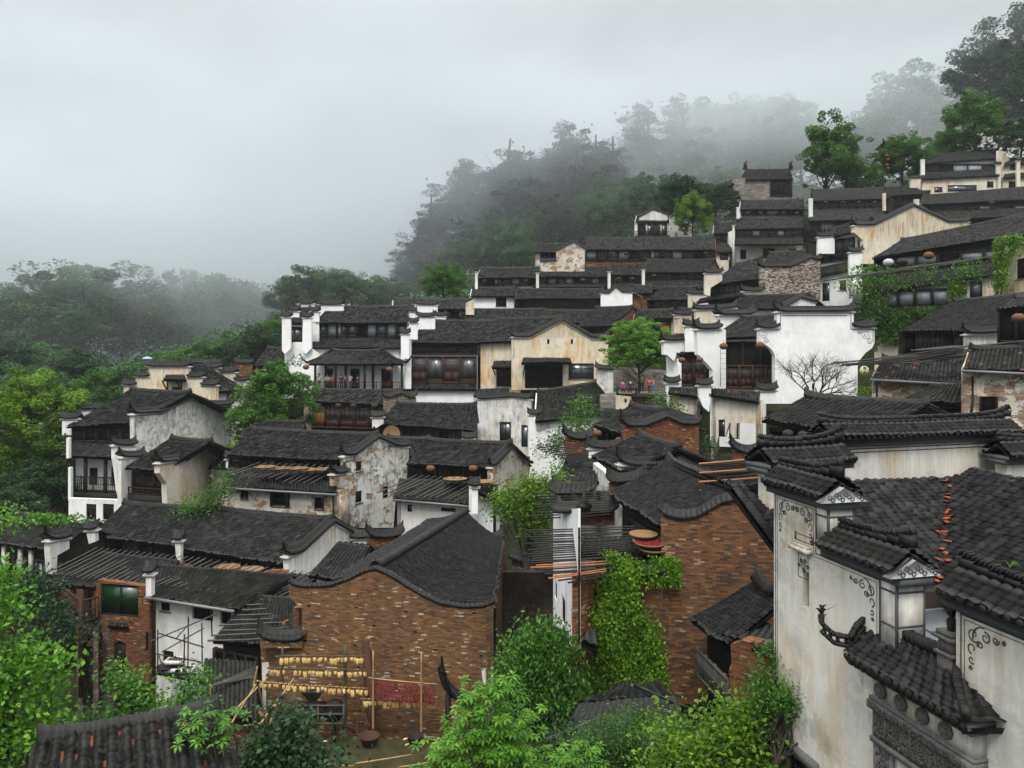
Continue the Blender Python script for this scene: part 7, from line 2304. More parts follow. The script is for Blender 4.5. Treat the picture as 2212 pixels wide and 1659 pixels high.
# painted borders
def fline(segs, w_=.02, d=.004, mat='line'):
    mb = MB()
    for (u0, v0, u1, v1) in segs:
        fac.box(mb, min(u0, u1) - w_ / 2, max(u0, u1) + w_ / 2, min(v0, v1) - w_ / 2, max(v0, v1) + w_ / 2, .0, d)
    return mb.build('painted_line', M[mat], nr)
for k, o_ in enumerate((.0, .055)):
    w_ = (.022, .010)[k]
    fline([(.06 + o_, zt1 - .14 - o_, 1.24 - o_, zt1 - .14 - o_), (.06 + o_, zt1 - .14 - o_, .06 + o_, -6.5), (1.24 - o_, zt1 - .14 - o_, 1.24 - o_, zt2 - .16 - o_), (1.24 - o_, zt2 - .16 - o_, 2.76 - o_, zt2 - .16 - o_), (2.76 - o_, zt2 - .16 - o_, 2.76 - o_, -4.9)], w_)
    fline([(4.26 + o_, zt3 - .16 - o_, 8, zt3 - .16 - o_), (4.26 + o_, zt3 - .16 - o_, 4.26 + o_, -5.0)], w_)
mb = MB()
def fscroll(u, v, s, dirx=1, diry=1, turns=1.4, k=16, w_=.016, ph=0.0):
    pr = None
    for i in range(k + 1):
        t = i / k
        a = ph + t * turns * 2 * math.pi
        r_ = s * (1 - .72 * t)
        q = (u + dirx * r_ * math.cos(a), v + diry * r_ * math.sin(a))
        if pr: mb.bar(fac.P(*pr, .004), fac.P(*q, .004), .006, w_ * (1.3 - .6 * t), (0, 0, 1))
        pr = q
for (cu, cv, sx) in ((.16, zt1 - .24, 1), (1.15, zt1 - .24, -1), (2.66, zt2 - .27, -1), (4.37, zt3 - .27, 1)):
    for (a, b, s, q_) in ((.09, .09, .10, 0), (.07, .27, .075, 1.2), (.27, .07, .075, 2.6), (.06, .42, .05, .4), (.42, .05, .05, 3.0), (.19, .19, .05, 1), (.05, .53, .03, 2), (.53, .04, .03, 1)):
        fscroll(cu + a * sx, cv - b, s, sx, -1, turns=1.15 + .25 * math.sin(b * 40), ph=q_ + a * 7)
    fscroll(cu + .3 * sx, cv - .02, .26, sx, -1, .22, w_=.02, ph=2.6)
fu, fv = fac.hit(1735, 1222)
for (a, b, s) in ((0, 0, .07), (.05, .08, .045), (-.06, .07, .04), (.02, -.08, .05), (-.12, -.02, .04), (.13, .0, .04)): fscroll(fu + a, fv + b, s)
bf = MB()
mb.build('painted_scrolls', M['line'], nr)
# niche with sill above the slit
hu, hv = fac.hit(1735, 1186)
mb = MB(); fac.box(mb, hu - .27, hu + .27, hv - .03, hv + .04, 0, .12); fac.box(mb, hu - .22, hu + .22, hv + .04, hv + .08, 0, .08); mb.build('niche_ledge', M['near_plaster'], nr)
fline([(hu - .14, hv - .08, hu + .14, hv - .08), (hu - .14, hv - .50, hu + .14, hv - .50), (hu - .14, hv - .08, hu - .14, hv - .50), (hu + .14, hv - .08, hu + .14, hv - .50), (hu - .2, hv + .13, hu + .24, hv + .13), (hu - .2, hv + .24, hu + .24, hv + .24), (hu - .24, hv + .26, hu - .2, hv + .13), (hu + .24, hv + .13, hu + .28, hv + .26)], .014)
# long back wall with panel
bA, bB = W(1822, 956, 17.2), W(2172, 950, 18.6)
bwp = Plane(bA, bB)
bz = bA[2]
bwn = np.array((*bwp.n, 0))
wall_uv(nr, bwp, [(-.35, bz - 3.5), (bwp.L + .2, bz - 3.5), (bwp.L + .2, bz), (-.35, bz)], (), 'near_plaster', .4, 'rear_wall')
def near_wallcap(pl, u0, u1, z, horn, wd=.45):
    A = pl.P(u0, z, -.2); B = pl.P(u1, z, -.2)
    return near_cap(A, B, np.array((*pl.n, 0)), wd, horn, 'coping', .28)
near_wallcap(bwp, -.5, bwp.L + .35, bz + .02, (.16, .2))
mb = MB()
for (u0, v0, u1, v1) in ((.02, bz - .16, bwp.L - .02, bz - .16), (.02, bz - .16, .02, bz - 2.2), (bwp.L - .02, bz - .16, bwp.L - .02, bz - 2), (.1, bz - .24, bwp.L - .1, bz - .24)):
    bwp.box(mb, min(u0, u1) - .012, max(u0, u1) + .012, min(v0, v1) - .012, max(v0, v1) + .012, 0, .005)
mb.build('painted_line', M['line'], nr)
mb = MB(); bwp.box(mb, -.36, -.02, bz - 2.4, bz - .05, -.35, .03); mb.build('pier', M['near_plaster'], nr)
# second coping at the upper left and right strip
c2p = Plane(W(1664, 1010, 15.2), W(1826, 1006, 16.0))
c2z = W(1664, 1010, 15.2)[2]
wall_uv(nr, c2p, [(0, c2z - 1.4), (c2p.L, c2z - 1.4), (c2p.L, c2z), (0, c2z)], (), 'near_plaster', .35, 'side_wall')
near_wallcap(c2p, -.12, c2p.L + .1, c2z, (.14, .22))
c3p_ = Plane(W(2176, 985, 17.6), W(2330, 980, 18))
c3z = W(2176, 992, 17.6)[2]
wall_uv(nr, c3p_, [(0, c3z - 2), (c3p_.L, c3z - 2), (c3p_.L, c3z), (0, c3z)], (), 'near_plaster', .35, 'side_wall')
near_wallcap(c3p_, -.1, c3p_.L, c3z, (.1, .1))
# courtyard roofs
t_ = .5
w3_ = np.array((*wv, 0)); u3_ = np.array((*uv_, 0))
zr = W(1900, 1036, 16.7)[2]
def PW(a, b, z): return LW(a, b, z)
bq_ = -1.85
run1 = 3.6
mb = MB()
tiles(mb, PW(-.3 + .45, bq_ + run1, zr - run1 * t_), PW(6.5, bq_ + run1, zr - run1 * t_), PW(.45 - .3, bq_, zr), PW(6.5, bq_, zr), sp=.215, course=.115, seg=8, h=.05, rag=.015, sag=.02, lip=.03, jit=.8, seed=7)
mb.build('courtyard_roof', M['tile_near'], nr)
ax0, zx = 3.02, zr - run1 * t_          # valley foot
# slope falling towards the facade side
aE = 1.95; aR = 6.0
mb = MB()
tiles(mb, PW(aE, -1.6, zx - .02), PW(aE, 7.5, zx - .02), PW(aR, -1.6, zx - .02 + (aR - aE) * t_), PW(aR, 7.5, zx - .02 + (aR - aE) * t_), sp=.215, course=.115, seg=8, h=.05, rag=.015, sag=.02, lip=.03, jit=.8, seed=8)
mb.build('side_roof', M['tile_near'], nr)
# orange repair tiles down the valley
mb = MB(); g = np.random.default_rng(5)
for i in range(34):
    t = g.uniform(0, 1)
    # on the valley: zr - (b-bq)*t == zx + (a-aE)*t
    b = bq_ + run1 * t * .97
    a = aE + ((zr - (b - bq_) * t_) - (zx - .02)) / t_
    p = PW(a + g.normal(0, .06), b + g.normal(0, .06), zr - (b - bq_) * t_ + .085)
    ax = np.array((g.normal(), g.normal(), g.normal(0, .3))); ax /= np.linalg.norm(ax)
    b2_ = np.cross(ax, (0, 0, 1.0)); b2_ /= np.linalg.norm(b2_)
    mb.box(p, g.uniform(.04, .085), g.uniform(.03, .06), .010, (ax, b2_, np.cross(ax, b2_)), g.uniform())
mb.build('valley_repair_tile', M['terracotta'], nr)
# courtyard glass roof
gz = -4.62
mb = MB()
P4 = [PW(.35, 1.65, gz + .25), PW(2.2, 1.65, gz + .25), PW(2.2, 4.4, gz), PW(.35, 4.4, gz)]
mb.add(P4, [(0, 1, 2, 3)])
glo = mb.build('skylight', M['glass'], nr)
mb = MB()
for k in (0, .5, 1.0): mb.bar(P4[0] * (1 - k) + P4[1] * k, P4[3] * (1 - k) + P4[2] * k, .035, .04)
for k in (0, .35, .7, 1.0): mb.bar(P4[0] * (1 - k) + P4[3] * k, P4[1] * (1 - k) + P4[2] * k, .035, .04)
mb.build('glazing_bar', M['gutter'], glo)
mb = MB(); 
for (a, b, c, d, z0, z1) in ((.3, 1.5, 2.3, 1.6, -9, gz + .55), (2.2, 1.6, 2.3, 4.6, -9, gz + .5)):
    mb.box(PW((a + c) / 2, (b + d) / 2, (z0 + z1) / 2), abs(c - a) / 2 + .03, abs(d - b) / 2 + .03, (z1 - z0) / 2, (w3_, u3_, (0, 0, 1)))
mb.build('courtyard_wall', M['wood'], nr)

# ---------------------------------------------------------------- the carved gate
gt = empty('gate_canopy', (0, 0, 0)); gt.parent = nr
gt.location = (0, 0, 0)
ra, rb0, rb1, rz = .15, 2.5, 3.95, -4.16
ea, eb0, eb1, ez = -.48, 2.4, 4.9, -4.53
mb = MB()
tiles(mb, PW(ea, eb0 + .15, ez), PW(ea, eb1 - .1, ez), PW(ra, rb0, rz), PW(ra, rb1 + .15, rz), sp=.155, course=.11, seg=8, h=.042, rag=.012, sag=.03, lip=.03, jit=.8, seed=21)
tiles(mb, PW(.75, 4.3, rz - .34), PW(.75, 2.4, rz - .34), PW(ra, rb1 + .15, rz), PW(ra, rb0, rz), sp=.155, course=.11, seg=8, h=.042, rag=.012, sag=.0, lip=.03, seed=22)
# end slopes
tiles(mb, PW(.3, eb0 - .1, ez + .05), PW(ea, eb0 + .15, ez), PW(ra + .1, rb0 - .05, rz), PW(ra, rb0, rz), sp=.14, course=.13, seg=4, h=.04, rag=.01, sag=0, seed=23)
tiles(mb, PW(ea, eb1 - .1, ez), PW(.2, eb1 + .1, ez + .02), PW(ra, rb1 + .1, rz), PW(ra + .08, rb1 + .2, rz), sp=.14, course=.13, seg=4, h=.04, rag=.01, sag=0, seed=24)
go = mb.build('roof', M['tile_near'], nr)
# ridge and swept hips
def stackridge(pts, par, w_=.085, h=.12, name='ridge', pierced=False):
    m_ = MB(); g = np.random.default_rng(9)
    P = [np.array(p) for p in pts]
    seg = [np.linalg.norm(P[i + 1] - P[i]) for i in range(len(P) - 1)]
    cs = np.cumsum([0] + seg); L = cs[-1]; n = int(L / .05)
    pr = None
    for i in range(n + 1):
        x = L * i / n; j = min(int(np.searchsorted(cs, x, 'right')) - 1, len(seg) - 1); t = (x - cs[j]) / seg[j]
        c = P[j] * (1 - t) + P[j + 1] * t
        if pr is not None:
            m_.bar(pr, c, w_ * 2, h * (1 + .12 * (i % 2)), tint=g.uniform())
        pr = c
    return m_.build(name, M['tile_near'], par)
stackridge([PW(ra, rb0 - .1, rz + .28), PW(ra, rb0 + .15, rz + .12), PW(ra, 3.3, rz + .06), PW(ra, rb1, rz + .1)], go)
hipL = [PW(ra, rb0 - .05, rz + .18), PW(-.1, rb0 - .1, rz - .02), PW(-.3, eb0 + .1, ez + .2), PW(-.52, eb0 - .0, ez + .24), PW(-.68, eb0 - .07, ez + .40)]
stackridge(hipL, go, .04, .06, 'swept_hip')
stackridge([p - np.array((0, 0, .13)) for p in hipL], go, .05, .05, 'swept_hip')
mb = MB()
for i in range(4):
    for t in (.25, .75):
        p = hipL[i] * (1 - t) + hipL[i + 1] * t
        mb.bar(p, p - (0, 0, .13), .045)
mb.build('pierced_web', M['tile_near'], go)
hipR = [PW(ra, rb1 + .1, rz + .12), PW(-.1, rb1 + .35, rz - .1), PW(-.3, eb1 - .3, ez + .12), PW(-.48, eb1 - .05, ez + .14), PW(-.6, eb1 + .05, ez + .26)]
stackridge(hipR, go, .05, .11, 'swept_hip')
def dragon(p, s, par):
    m_ = MB(); g = np.random.default_rng(int(s * 100))
    p = np.array(p)
    m_.tube([p, p + (0, 0, .12 * s), p + np.array((.03, 0, .22 * s)), p + np.array((-.02, 0, .3 * s))], [.05 * s, .06 * s, .045 * s, .02 * s], 7)
    for i in range(9):
        a = i * .7
        q = p + np.array((0, 0, .1 * s + .022 * s * i))
        m_.tube([q, q + np.array((math.cos(a) * .09 * s, math.sin(a) * .09 * s, .05 * s))], [.022 * s, .004], 5)
    m_.tube([p + (0, 0, .2 * s), p + np.array((.1, -.02, .24 * s)), p + np.array((.2, -.03, .3 * s))], [.006, .005, .003], 4)
    return m_.build('roof_beast', M['wood'], par)
dragon(hipL[-1], .9, go); dragon(PW(ra, rb0 - .12, rz + .35), 1.1, go)
# right end: stone post with beast
pc = PW(ra - .05, rb1 + .05, rz)
mb = MB()
for (z0, z1, r_) in ((-.2, .12, .12), (.12, .16, .15), (.16, .34, .11), (.34, .38, .17), (.38, .44, .13)):
    mb.box(pc + (0, 0, (z0 + z1) / 2), r_, r_, (z1 - z0) / 2, (w3_, u3_, (0, 0, 1)))
mb.build('stone_post', M['carved'], go)
dragon(pc + (0, 0, .44), 1.1, go)
# eave discs
mb = MB()
n = 17
for i in range(n):
    c = PW(ea - .01, eb0 + .2 + (eb1 - eb0 - .35) * (i + .5) / n, ez + .01)
    mb.lathe(c, [(.001, 0), (.046, 0), (.05, .02), (.03, .035), (.001, .03)], 9, tuple(-w3_))
    mb.box(c + u3_ * .09 + np.array((0, 0, -.05)), .045, .01, .05, (u3_, w3_, (0, 0, 1)), .4)
mb.build('eave_disc', M['tile_near'], go)
# entablature under the roof: (a from, a to, z0, z1, b0, b1, mat)
def gbox(mb, a0, a1, b0, b1, z0, z1, tint=None):
    mb.box(PW((a0 + a1) / 2, (b0 + b1) / 2, (z0 + z1) / 2), abs(a1 - a0) / 2, abs(b1 - b0) / 2, abs(z1 - z0) / 2, (w3_, u3_, (0, 0, 1)), tint)
B0, B1 = 2.8, 4.68
zE = ez - .02
mb = MB()
gbox(mb, -.42, 0, B0 - .12, B1 + .12, zE - .07, zE)
gbox(mb, -.34, 0, B0 - .05, B1 + .05, zE - .15, zE - .07)
gbox(mb, -.26, 0, B0, B1, zE - .22, zE - .15)
gbox(mb, -.22, 0, B0, B1, zE - .57, zE - .52)
gbox(mb, -.26, 0, B0, B1, zE - .68, zE - .57)
gbox(mb, -.22, 0, B0 + .02, B1 - .02, zE - 1.18, zE - 1.10)
gbox(mb, -.16, 0, B0 + .02, B0 + .42, zE - 8, zE - 1.10)
gbox(mb, -.16, 0, B1 - .42, B1 - .02, zE - 8, zE - 1.10)
gbox(mb, -.13, 0, B0 + .42, B1 - .42, zE - 1.78, zE - 1.70)
mb.build('stone_frame', M['grey'], nr)
mb = MB(); gbox(mb, -.17, 0, B0 + .02, B1 - .02, zE - .52, zE - .22); mb.build('white_band', M['near_plaster'], nr)
mb = MB(); gbox(mb, -.12, 0, B0 + .42, B1 - .42, zE - 1.70, zE - 1.18); mb.build('name_panel', M['near_plaster'], nr)
mb = MB(); gbox(mb, -.05, 0, B0 + .5, B1 - .5, zE - 8, zE - 1.78); mb.build('gate_door', M['wood'], nr)
mb = MB()
for i in range(4):          # octagonal bosses on the white band
    mb = MB(); c = PW(-.175, 3.01 + i * .40, zE - .37)
    mb.lathe(c, [(.001, 0), (.115, 0), (.115, .035), (.09, .06), (.07, .04), (.04, .07), (.001, .07)], 8, tuple(-w3_))
    for j in range(8):
        a = j * math.pi / 4
        mb.bar(c - w3_ * .05 + u3_ * .05 * math.cos(a) + np.array((0, 0, .05 * math.sin(a))), c - w3_ * .05 + u3_ * .1 * math.cos(a + .3) + np.array((0, 0, .1 * math.sin(a + .3))), .018)
    mb.build('carved_boss', M['carved'], nr)
mb = MB()
gbox(mb, -.18, 0, B0 + .03, B1 - .03, zE - 1.10, zE - .68)
g = np.random.default_rng(31)
for i in range(420):        # relief figures and foliage
    b = g.uniform(B0 + .07, B1 - .07); z = zE - g.uniform(.73, 1.05)
    c = PW(-.185, b, z)
    a = g.uniform(0, 3.14) if g.uniform() < .5 else (1.57 if g.uniform() < .5 else 0)
    L = g.uniform(.012, .045)
    e = u3_ * math.cos(a) + np.array((0, 0, math.sin(a)))
    mb.bar(c - e * L, c + e * L, .02 + .02 * g.uniform(), .016)
for b in (B0 + .32, B0 + .8, B0 + 1.25, B0 + 1.6): gbox(mb, -.215, -.18, b - .012, b + .012, zE - 1.08, zE - .70)
for b in (B0 + .22, B1 - .22):
    for i in range(60):
        c = PW(-.165, b + g.uniform(-.13, .13), zE - 1.22 - g.uniform(0, .35)); e = np.array((0, 0, 1.0)) if i % 2 else u3_
        mb.bar(c - e * .025, c + e * .025, .022, .02)
mb.build('carved_frieze', M['carved'], nr)
mb = MB()
for i in range(140):
    c = PW(-.275, g.uniform(B0 + .03, B1 - .03), zE - .625 + g.uniform(-.035, .035)); e = u3_ if i % 3 else np.array((0, 0, 1.0))
    mb.bar(c - e * .03, c + e * .03, .014, .014)
mb.build('carved_moulding', M['carved'], nr)
# grass tufts on the tiles
mb = MB(); g = np.random.default_rng(6)
for (x, y, D) in ((2135, 1275, 10.4), (2150, 1270, 10.3), (2182, 1225, 10.4)):
    p = W(x, y, D)
    for i in range(9):
        a = g.uniform(0, 6.28); L = g.uniform(.07, .16)
        mb.tube([p, p + np.array((math.cos(a) * L * .4, math.sin(a) * L * .4, L * .5)), p + np.array((math.cos(a) * L, math.sin(a) * L, L * .35))], [.004, .003, .001], 4, tint=.7)
tg = mb.build('grass', M['leaf_lime'], None, tuple(W(2150, 1270, 10.3)))
tag(tg, kind='stuff', label='pale grass tufts growing on the near tile coping')
base_at(O2 + uv_ * 2 - wv * 2, -12.5); base_at(O2 + uv_ * 6 - wv * 3, -13); base_at(O2 + uv_ * 2 + wv * 4, -12.5)
# ================================================================ plants near the camera
shrub('lime green bush with whorled leaves in front of the yard at bottom centre', [(1050, 1560, 70, 60), (1000, 1600, 70, 50), (1090, 1610, 75, 60), (960, 1640, 60, 35), (1120, 1540, 45, 40), (1080, 1500, 40, 35), (1010, 1510, 35, 30), (1150, 1640, 55, 40), (1040, 1650, 90, 40)], 17, 'leaf_lime', leaf=.17, dens=1.5, whorl=True, seed=1, asp=.42, base=(1050, 1720), name='bush', cat='bush')
shrub('bushy green shrub with drooping leaves in the lane left of the creeper', [(1150, 1410, 55, 45), (1120, 1460, 55, 60), (1180, 1470, 60, 60), (1210, 1430, 45, 50), (1140, 1380, 35, 30), (1190, 1350, 35, 25), (1240, 1510, 55, 40), (1170, 1530, 70, 45), (1105, 1500, 40, 45)], 25.5, 'leaf', leaf=.17, dens=1.35, seed=2, droop=1.2, base=(1160, 1600), asp=.45)
shrub('dark green bush with round glossy leaves at the bottom left of the yard', [(600, 1580, 55, 35), (650, 1600, 60, 40), (580, 1620, 60, 40), (690, 1630, 45, 35), (560, 1650, 50, 30), (640, 1650, 80, 30), (620, 1545, 30, 18)], 15.5, 'leaf_dark', leaf=.12, dens=1.1, seed=3, asp=.75, base=(620, 1740), name='bush', cat='bush')
shrub('yellow green glossy leaved bush filling the bottom right of centre', [(1480, 1600, 70, 50), (1560, 1580, 75, 55), (1640, 1600, 60, 60), (1520, 1640, 90, 45), (1620, 1655, 80, 45), (1580, 1535, 55, 30), (1650, 1560, 40, 35), (1440, 1655, 55, 35)], 14, 'leaf_olive', leaf=.115, dens=1.2, seed=4, asp=.6, base=(1550, 1760), name='bush', cat='bush')
shrub('feathery green bushes sprawling over the collapsed timber roof', [(1360, 1560, 45, 35), (1420, 1560, 60, 28), (1480, 1570, 50, 25), (1330, 1600, 50, 25), (1400, 1620, 70, 25), (1300, 1650, 60, 25), (1240, 1655, 50, 25), (1380, 1655, 60, 25), (1270, 1600, 55, 30), (1310, 1560, 40, 22), (1240, 1610, 45, 30), (1450, 1610, 50, 30)], 16.8, 'leaf', leaf=.085, dens=1.0, seed=5, asp=.3, base=(1380, 1720), name='bush', cat='bush')
shrub('lime leaved sapling at the bottom edge between the bushes', [(1240, 1625, 40, 30), (1205, 1650, 40, 25), (1270, 1655, 35, 20)], 15, 'leaf_lime', leaf=.15, dens=1.1, whorl=True, seed=6, asp=.42, base=(1240, 1740), name='bush', cat='bush')
shrub('creeping green shrub hanging over the white wall beside the side door', [(1660, 1450, 35, 30, .6), (1690, 1500, 45, 35, .2), (1730, 1510, 40, 30), (1650, 1500, 30, 35, .5), (1760, 1535, 25, 22), (1640, 1540, 30, 30, .5), (1790, 1545, 16, 14), (1776, 1572, 10, 12), (1668, 1410, 16, 22, .6)], 13.4, 'leaf', leaf=.075, dens=1.3, seed=7, asp=.45, base=(1672, 1640), depth=.6, name='creeping_shrub')
shrub('dense dark leaved thicket at the bottom edge below the collapsed roof', [(1210, 1600, 60, 30), (1290, 1620, 70, 30), (1370, 1640, 70, 30), (1330, 1575, 40, 20), (1180, 1650, 50, 25)], 19, 'leaf_dark', leaf=.13, dens=1.2, seed=31, asp=.5, base=(1290, 1720), name='bush', cat='bush')
# foreground tree at the left edge
shrub('large bright green broadleaf tree crowding the bottom left edge', [(5, 1285, 26, 32), (8, 1340, 42, 45), (65, 1400, 38, 24), (40, 1435, 76, 40), (118, 1428, 24, 22), (15, 1500, 82, 55), (105, 1500, 22, 30), (35, 1580, 78, 45), (95, 1568, 45, 26), (0, 1640, 62, 42), (0, 1245, 14, 12)], 17, 'leaf_lime', leaf=.14, dens=1.1, seed=8, asp=.65, base=(20, 1780), name='tree', cat='tree', droop=.7)
shrub('leafy green thicket between the near tiled roof and the brick house', [(235, 1552, 62, 18), (300, 1535, 50, 22), (360, 1530, 45, 24), (408, 1512, 30, 24), (250, 1572, 75, 16), (340, 1565, 75, 16), (175, 1572, 55, 18), (424, 1470, 8, 22), (256, 1462, 5, 22), (296, 1485, 8, 14), (420, 1540, 35, 15)], 18.5, 'leaf', leaf=.13, dens=1.2, seed=9, asp=.6, base=(300, 1680))
shrub('hand shaped green leaves sprouting over the near tiled roof right end', [(455, 1560, 32, 16), (490, 1555, 22, 14), (430, 1575, 20, 10)], 13.2, 'leaf', leaf=.13, dens=1.0, whorl=True, seed=10, asp=.45, base=(500, 1700), name='sapling', cat='sapling')
shrub('leafy shrub against the left brick house balcony', [(60, 1255, 60, 30), (100, 1300, 50, 40), (110, 1350, 45, 45), (70, 1290, 40, 30), (160, 1360, 20, 25)], 35, 'leaf_dark', leaf=.2, dens=1.0, seed=11, base=(100, 1480))
ivy('bright lime creeper lying on the ridge of the left edge roof', Plane.px(55, 46.5, 200, 45.5), [(62, 1112), (110, 1104), (160, 1114), (210, 1128), (205, 1136), (150, 1128), (90, 1118)], 420, leaf=.2, mat='leaf_lime', seed=13, holes=.1, thick=.6)
shrub('small lime bush growing beside the left end of the mossy lane', [(14, 1125, 14, 8)], 40, 'leaf_lime', leaf=.3, dens=.8, seed=14, base=(15, 1200), name='bush', cat='bush')
shrub('green tree behind the cream hump gable in the left middle', [(440, 1090, 40, 25), (470, 1065, 25, 30), (485, 1040, 12, 22), (420, 1110, 50, 16)], 47, 'leaf', leaf=.2, dens=1.1, seed=15, base=(460, 1150), asp=.4, name='tree', cat='tree')
shrub('bright green tree in the lane right of the small side shed', [(1115, 1075, 45, 35), (1160, 1080, 38, 40), (1090, 1100, 25, 40), (1140, 1120, 45, 35), (1180, 1130, 25, 25), (1150, 1045, 30, 20), (1200, 1030, 22, 14)], 36, 'leaf_olive', leaf=.17, dens=1.25, seed=16, base=(1140, 1230), name='tree', cat='tree')
shrub('green sapling rising in front of the mossy roof', [(1255, 895, 22, 25), (1245, 925, 38, 22), (1262, 875, 12, 14), (1205, 950, 22, 12), (1185, 970, 20, 8), (1225, 960, 25, 14), (1222, 1000, 10, 20)], 50, 'leaf', leaf=.24, dens=1.2, seed=17, base=(1240, 1010), asp=.4, name='sapling', cat='sapling')
shrub('small bush growing between the terrace and the cream wall', [(1440, 885, 22, 18), (1430, 865, 14, 12), (1452, 900, 14, 14)], 54, 'leaf', leaf=.22, dens=1.2, seed=18, base=(1440, 940), name='bush', cat='bush')
shrub('little potted bush beside the cream house doorway', [(1520, 962, 14, 10), (1512, 975, 10, 8)], 48, 'leaf_dark', leaf=.2, dens=1.0, seed=19, base=(1518, 1000), name='bush', cat='bush')
shrub('low green bush at the foot of the big white wall', [(1865, 856, 28, 10), (1885, 860, 14, 8)], 47, 'leaf_olive', leaf=.2, dens=1.0, seed=20, base=(1870, 880), name='bush', cat='bush')
shrub('olive green bush in the lane between old brick and creeper house', [(1850, 590, 18, 9), (1830, 615, 16, 8)], 73, 'leaf_olive', leaf=.25, dens=1.0, seed=21, base=(1840, 640), name='bush', cat='bush')

# bare tree in front of the big white wall
def bare(rt, x, y, D, h, seed):
    g = np.random.default_rng(seed)
    mb = MB()
    def br(p, d, L, r_, k):
        q = p + d * L
        m = (p + q) / 2 + g.normal(0, L * .06, 3)
        mb.tube([p, m, q], [r_, r_ * .85, r_ * .65], 5 if r_ > .02 else 4, cap=False)
        if k == 0: return
        for _ in range(3 if k > 1 else 2):
            d2 = d + g.normal(0, .55, 3) * np.array((1, .7, .8)); d2[2] += .12; d2 /= np.linalg.norm(d2)
            br(q if g.uniform() < .7 else m, d2, L * g.uniform(.62, .85), r_ * .58, k - 1)
    p = W(x, y, D)
    br(p, np.array((.05, 0, 1.0)), h * .22, .11, 1)
    for a in (-1.0, -.45, .1, .6, 1.1, 1.5):
        d = np.array((math.sin(a), g.normal(0, .3), .85 * math.cos(a) + .35)); d /= np.linalg.norm(d)
        br(p + (0, 0, h * .12), d, h * .26, .065, 5)
    return mb.build('branches', M['bark'], rt)
bt = thing_root('bare_tree', 'leafless tree with fine spreading twigs before the big white wall', 'tree', W(1760, 880, 50), W(1760, 880, 50)[2])
bare(bt, 1758, 880, 50, 4.4, 3)

# maple by the terrace
tree('layer', 'leaf_lime', 1381, 846, 66, 152, 'bright green maple with layered foliage over the terrace, centre of the village', wf=1.0, name='maple_tree')
tree('round', 'leaf', 958, 662, 118, 92, 'round green tree behind the dark roofs left of the upper rows', wf=1.15)
tree('round', 'leaf_olive', 1498, 522, 121, 105, 'bright yellow green tree beside the small pavilion on the upper row', wf=1.0)
tree('broad', 'leaf_dark', 1475, 500, 128, 130, 'dark green bushy tree behind the bright yellow green tree', wf=1.0, var=1)
tree('broad', 'leaf_dark', 1545, 500, 130, 112, 'dark green tree left of the stone tower', wf=1.0, var=2)
tree('round', 'leaf', 600, 960, 66, 185, 'leafy green tree at the foot of the white balcony house', wf=1.0, var=3)
tree('round', 'leaf', 555, 980, 64, 120, 'lower green tree left of the balcony house tree', wf=1.2, var=1)
tree('broad', 'leaf_olive', 55, 1040, 62, 235, 'yellow green tree standing at the left edge below the misty wood', wf=1.1, var=4)
tree('bush', 'leaf_dark', 80, 1130, 58, 130, 'dark leafy bush under the yellow green tree at the left edge', wf=1.2)
tree('bush', 'leaf_olive', 10, 1080, 60, 130, 'olive green bush at the extreme left below the yellow green tree', wf=1.2, var=1)
tree('bush', 'leaf', 120, 1060, 62, 110, 'green bush between the left tree and the brick shed', wf=1.2, var=2)
tree('bush', 'leaf_dark', 25, 1150, 50, 100, 'dark bush behind the left edge roof', wf=1.4, var=2)
tree('bush', 'leaf_olive', 540, 985, 60, 45, 'low yellow green bushes on the bank under the balcony tree', wf=2.0, var=3)
# right hand trees on the ridge
tree('tall', 'leaf', 1785, 430, 132, 190, 'tall narrow green tree rising right of the stone tower', wf=1.25)
tree('tall', 'leaf', 1830, 430, 134, 150, 'second tall green tree right of the stone tower, shorter', wf=1.2, var=1)
tree('bush', 'leaf', 1870, 420, 133, 70, 'green bush between the tall trees and the pagoda corner', wf=1.2, var=4)
tree('round', 'leaf', 2105, 345, 134, 140, 'round dark green tree above the upper right white house', wf=1.1, var=4)
tree('round', 'leaf', 1950, 400, 133, 105, 'dark green tree hiding the pagoda corner', wf=1.3, var=5)
tree('bush', 'leaf', 2010, 390, 136, 70, 'green bush left of the upper right white house', wf=1.4, var=5)
tree('bush', 'leaf', 2060, 345, 137, 60, 'green bush above the roof of the upper right white house', wf=1.6, var=1)
tree('round', 'leaf_dark', 2205, 345, 128, 90, 'dark shrubby tree at the right edge below the hidden white house', wf=1.2, var=6)
tree('broad', 'leaf_dark', 2190, 330, 160, 290, 'very tall dark tree at the top right corner', wf=.95, var=5)
tree('broad', 'leaf_dark', 2260, 330, 158, 260, 'tall dark tree cut by the right edge below the top corner', wf=1.0, var=6)

# ================================================================ misty wood behind
HG1, HG2, HG3 = 'misty broadleaf trees of the left wood', 'misty pines on the slope behind the village', 'pale far trees on the right ridge'
for i, (x, yb, D, h, wf, k, mt) in enumerate((
    (170, 830, 185, 270, 1.5, 'broad', 'leaf_hill'), (60, 840, 175, 222, 1.3, 'broad', 'leaf_hill'), (270, 820, 195, 215, 1.3, 'broad', 'leaf_hill'), (370, 800, 205, 212, 1.0, 'tall', 'leaf_hill'),
    (460, 800, 215, 222, 1.3, 'broad', 'leaf_hill'), (420, 810, 200, 150, 1.3, 'broad', 'leaf_hill'), (545, 800, 210, 192, 1.2, 'broad', 'leaf_hill'), (5, 850, 170, 200, 1.1, 'broad', 'leaf_hill'), (330, 800, 225, 200, .9, 'tall', 'leaf_hill'))):
    tree(k, mt, x, yb, D, h, 'misty broadleaf tree of the tall left wood', HG1, wf, var=i % 3, zoff=0)
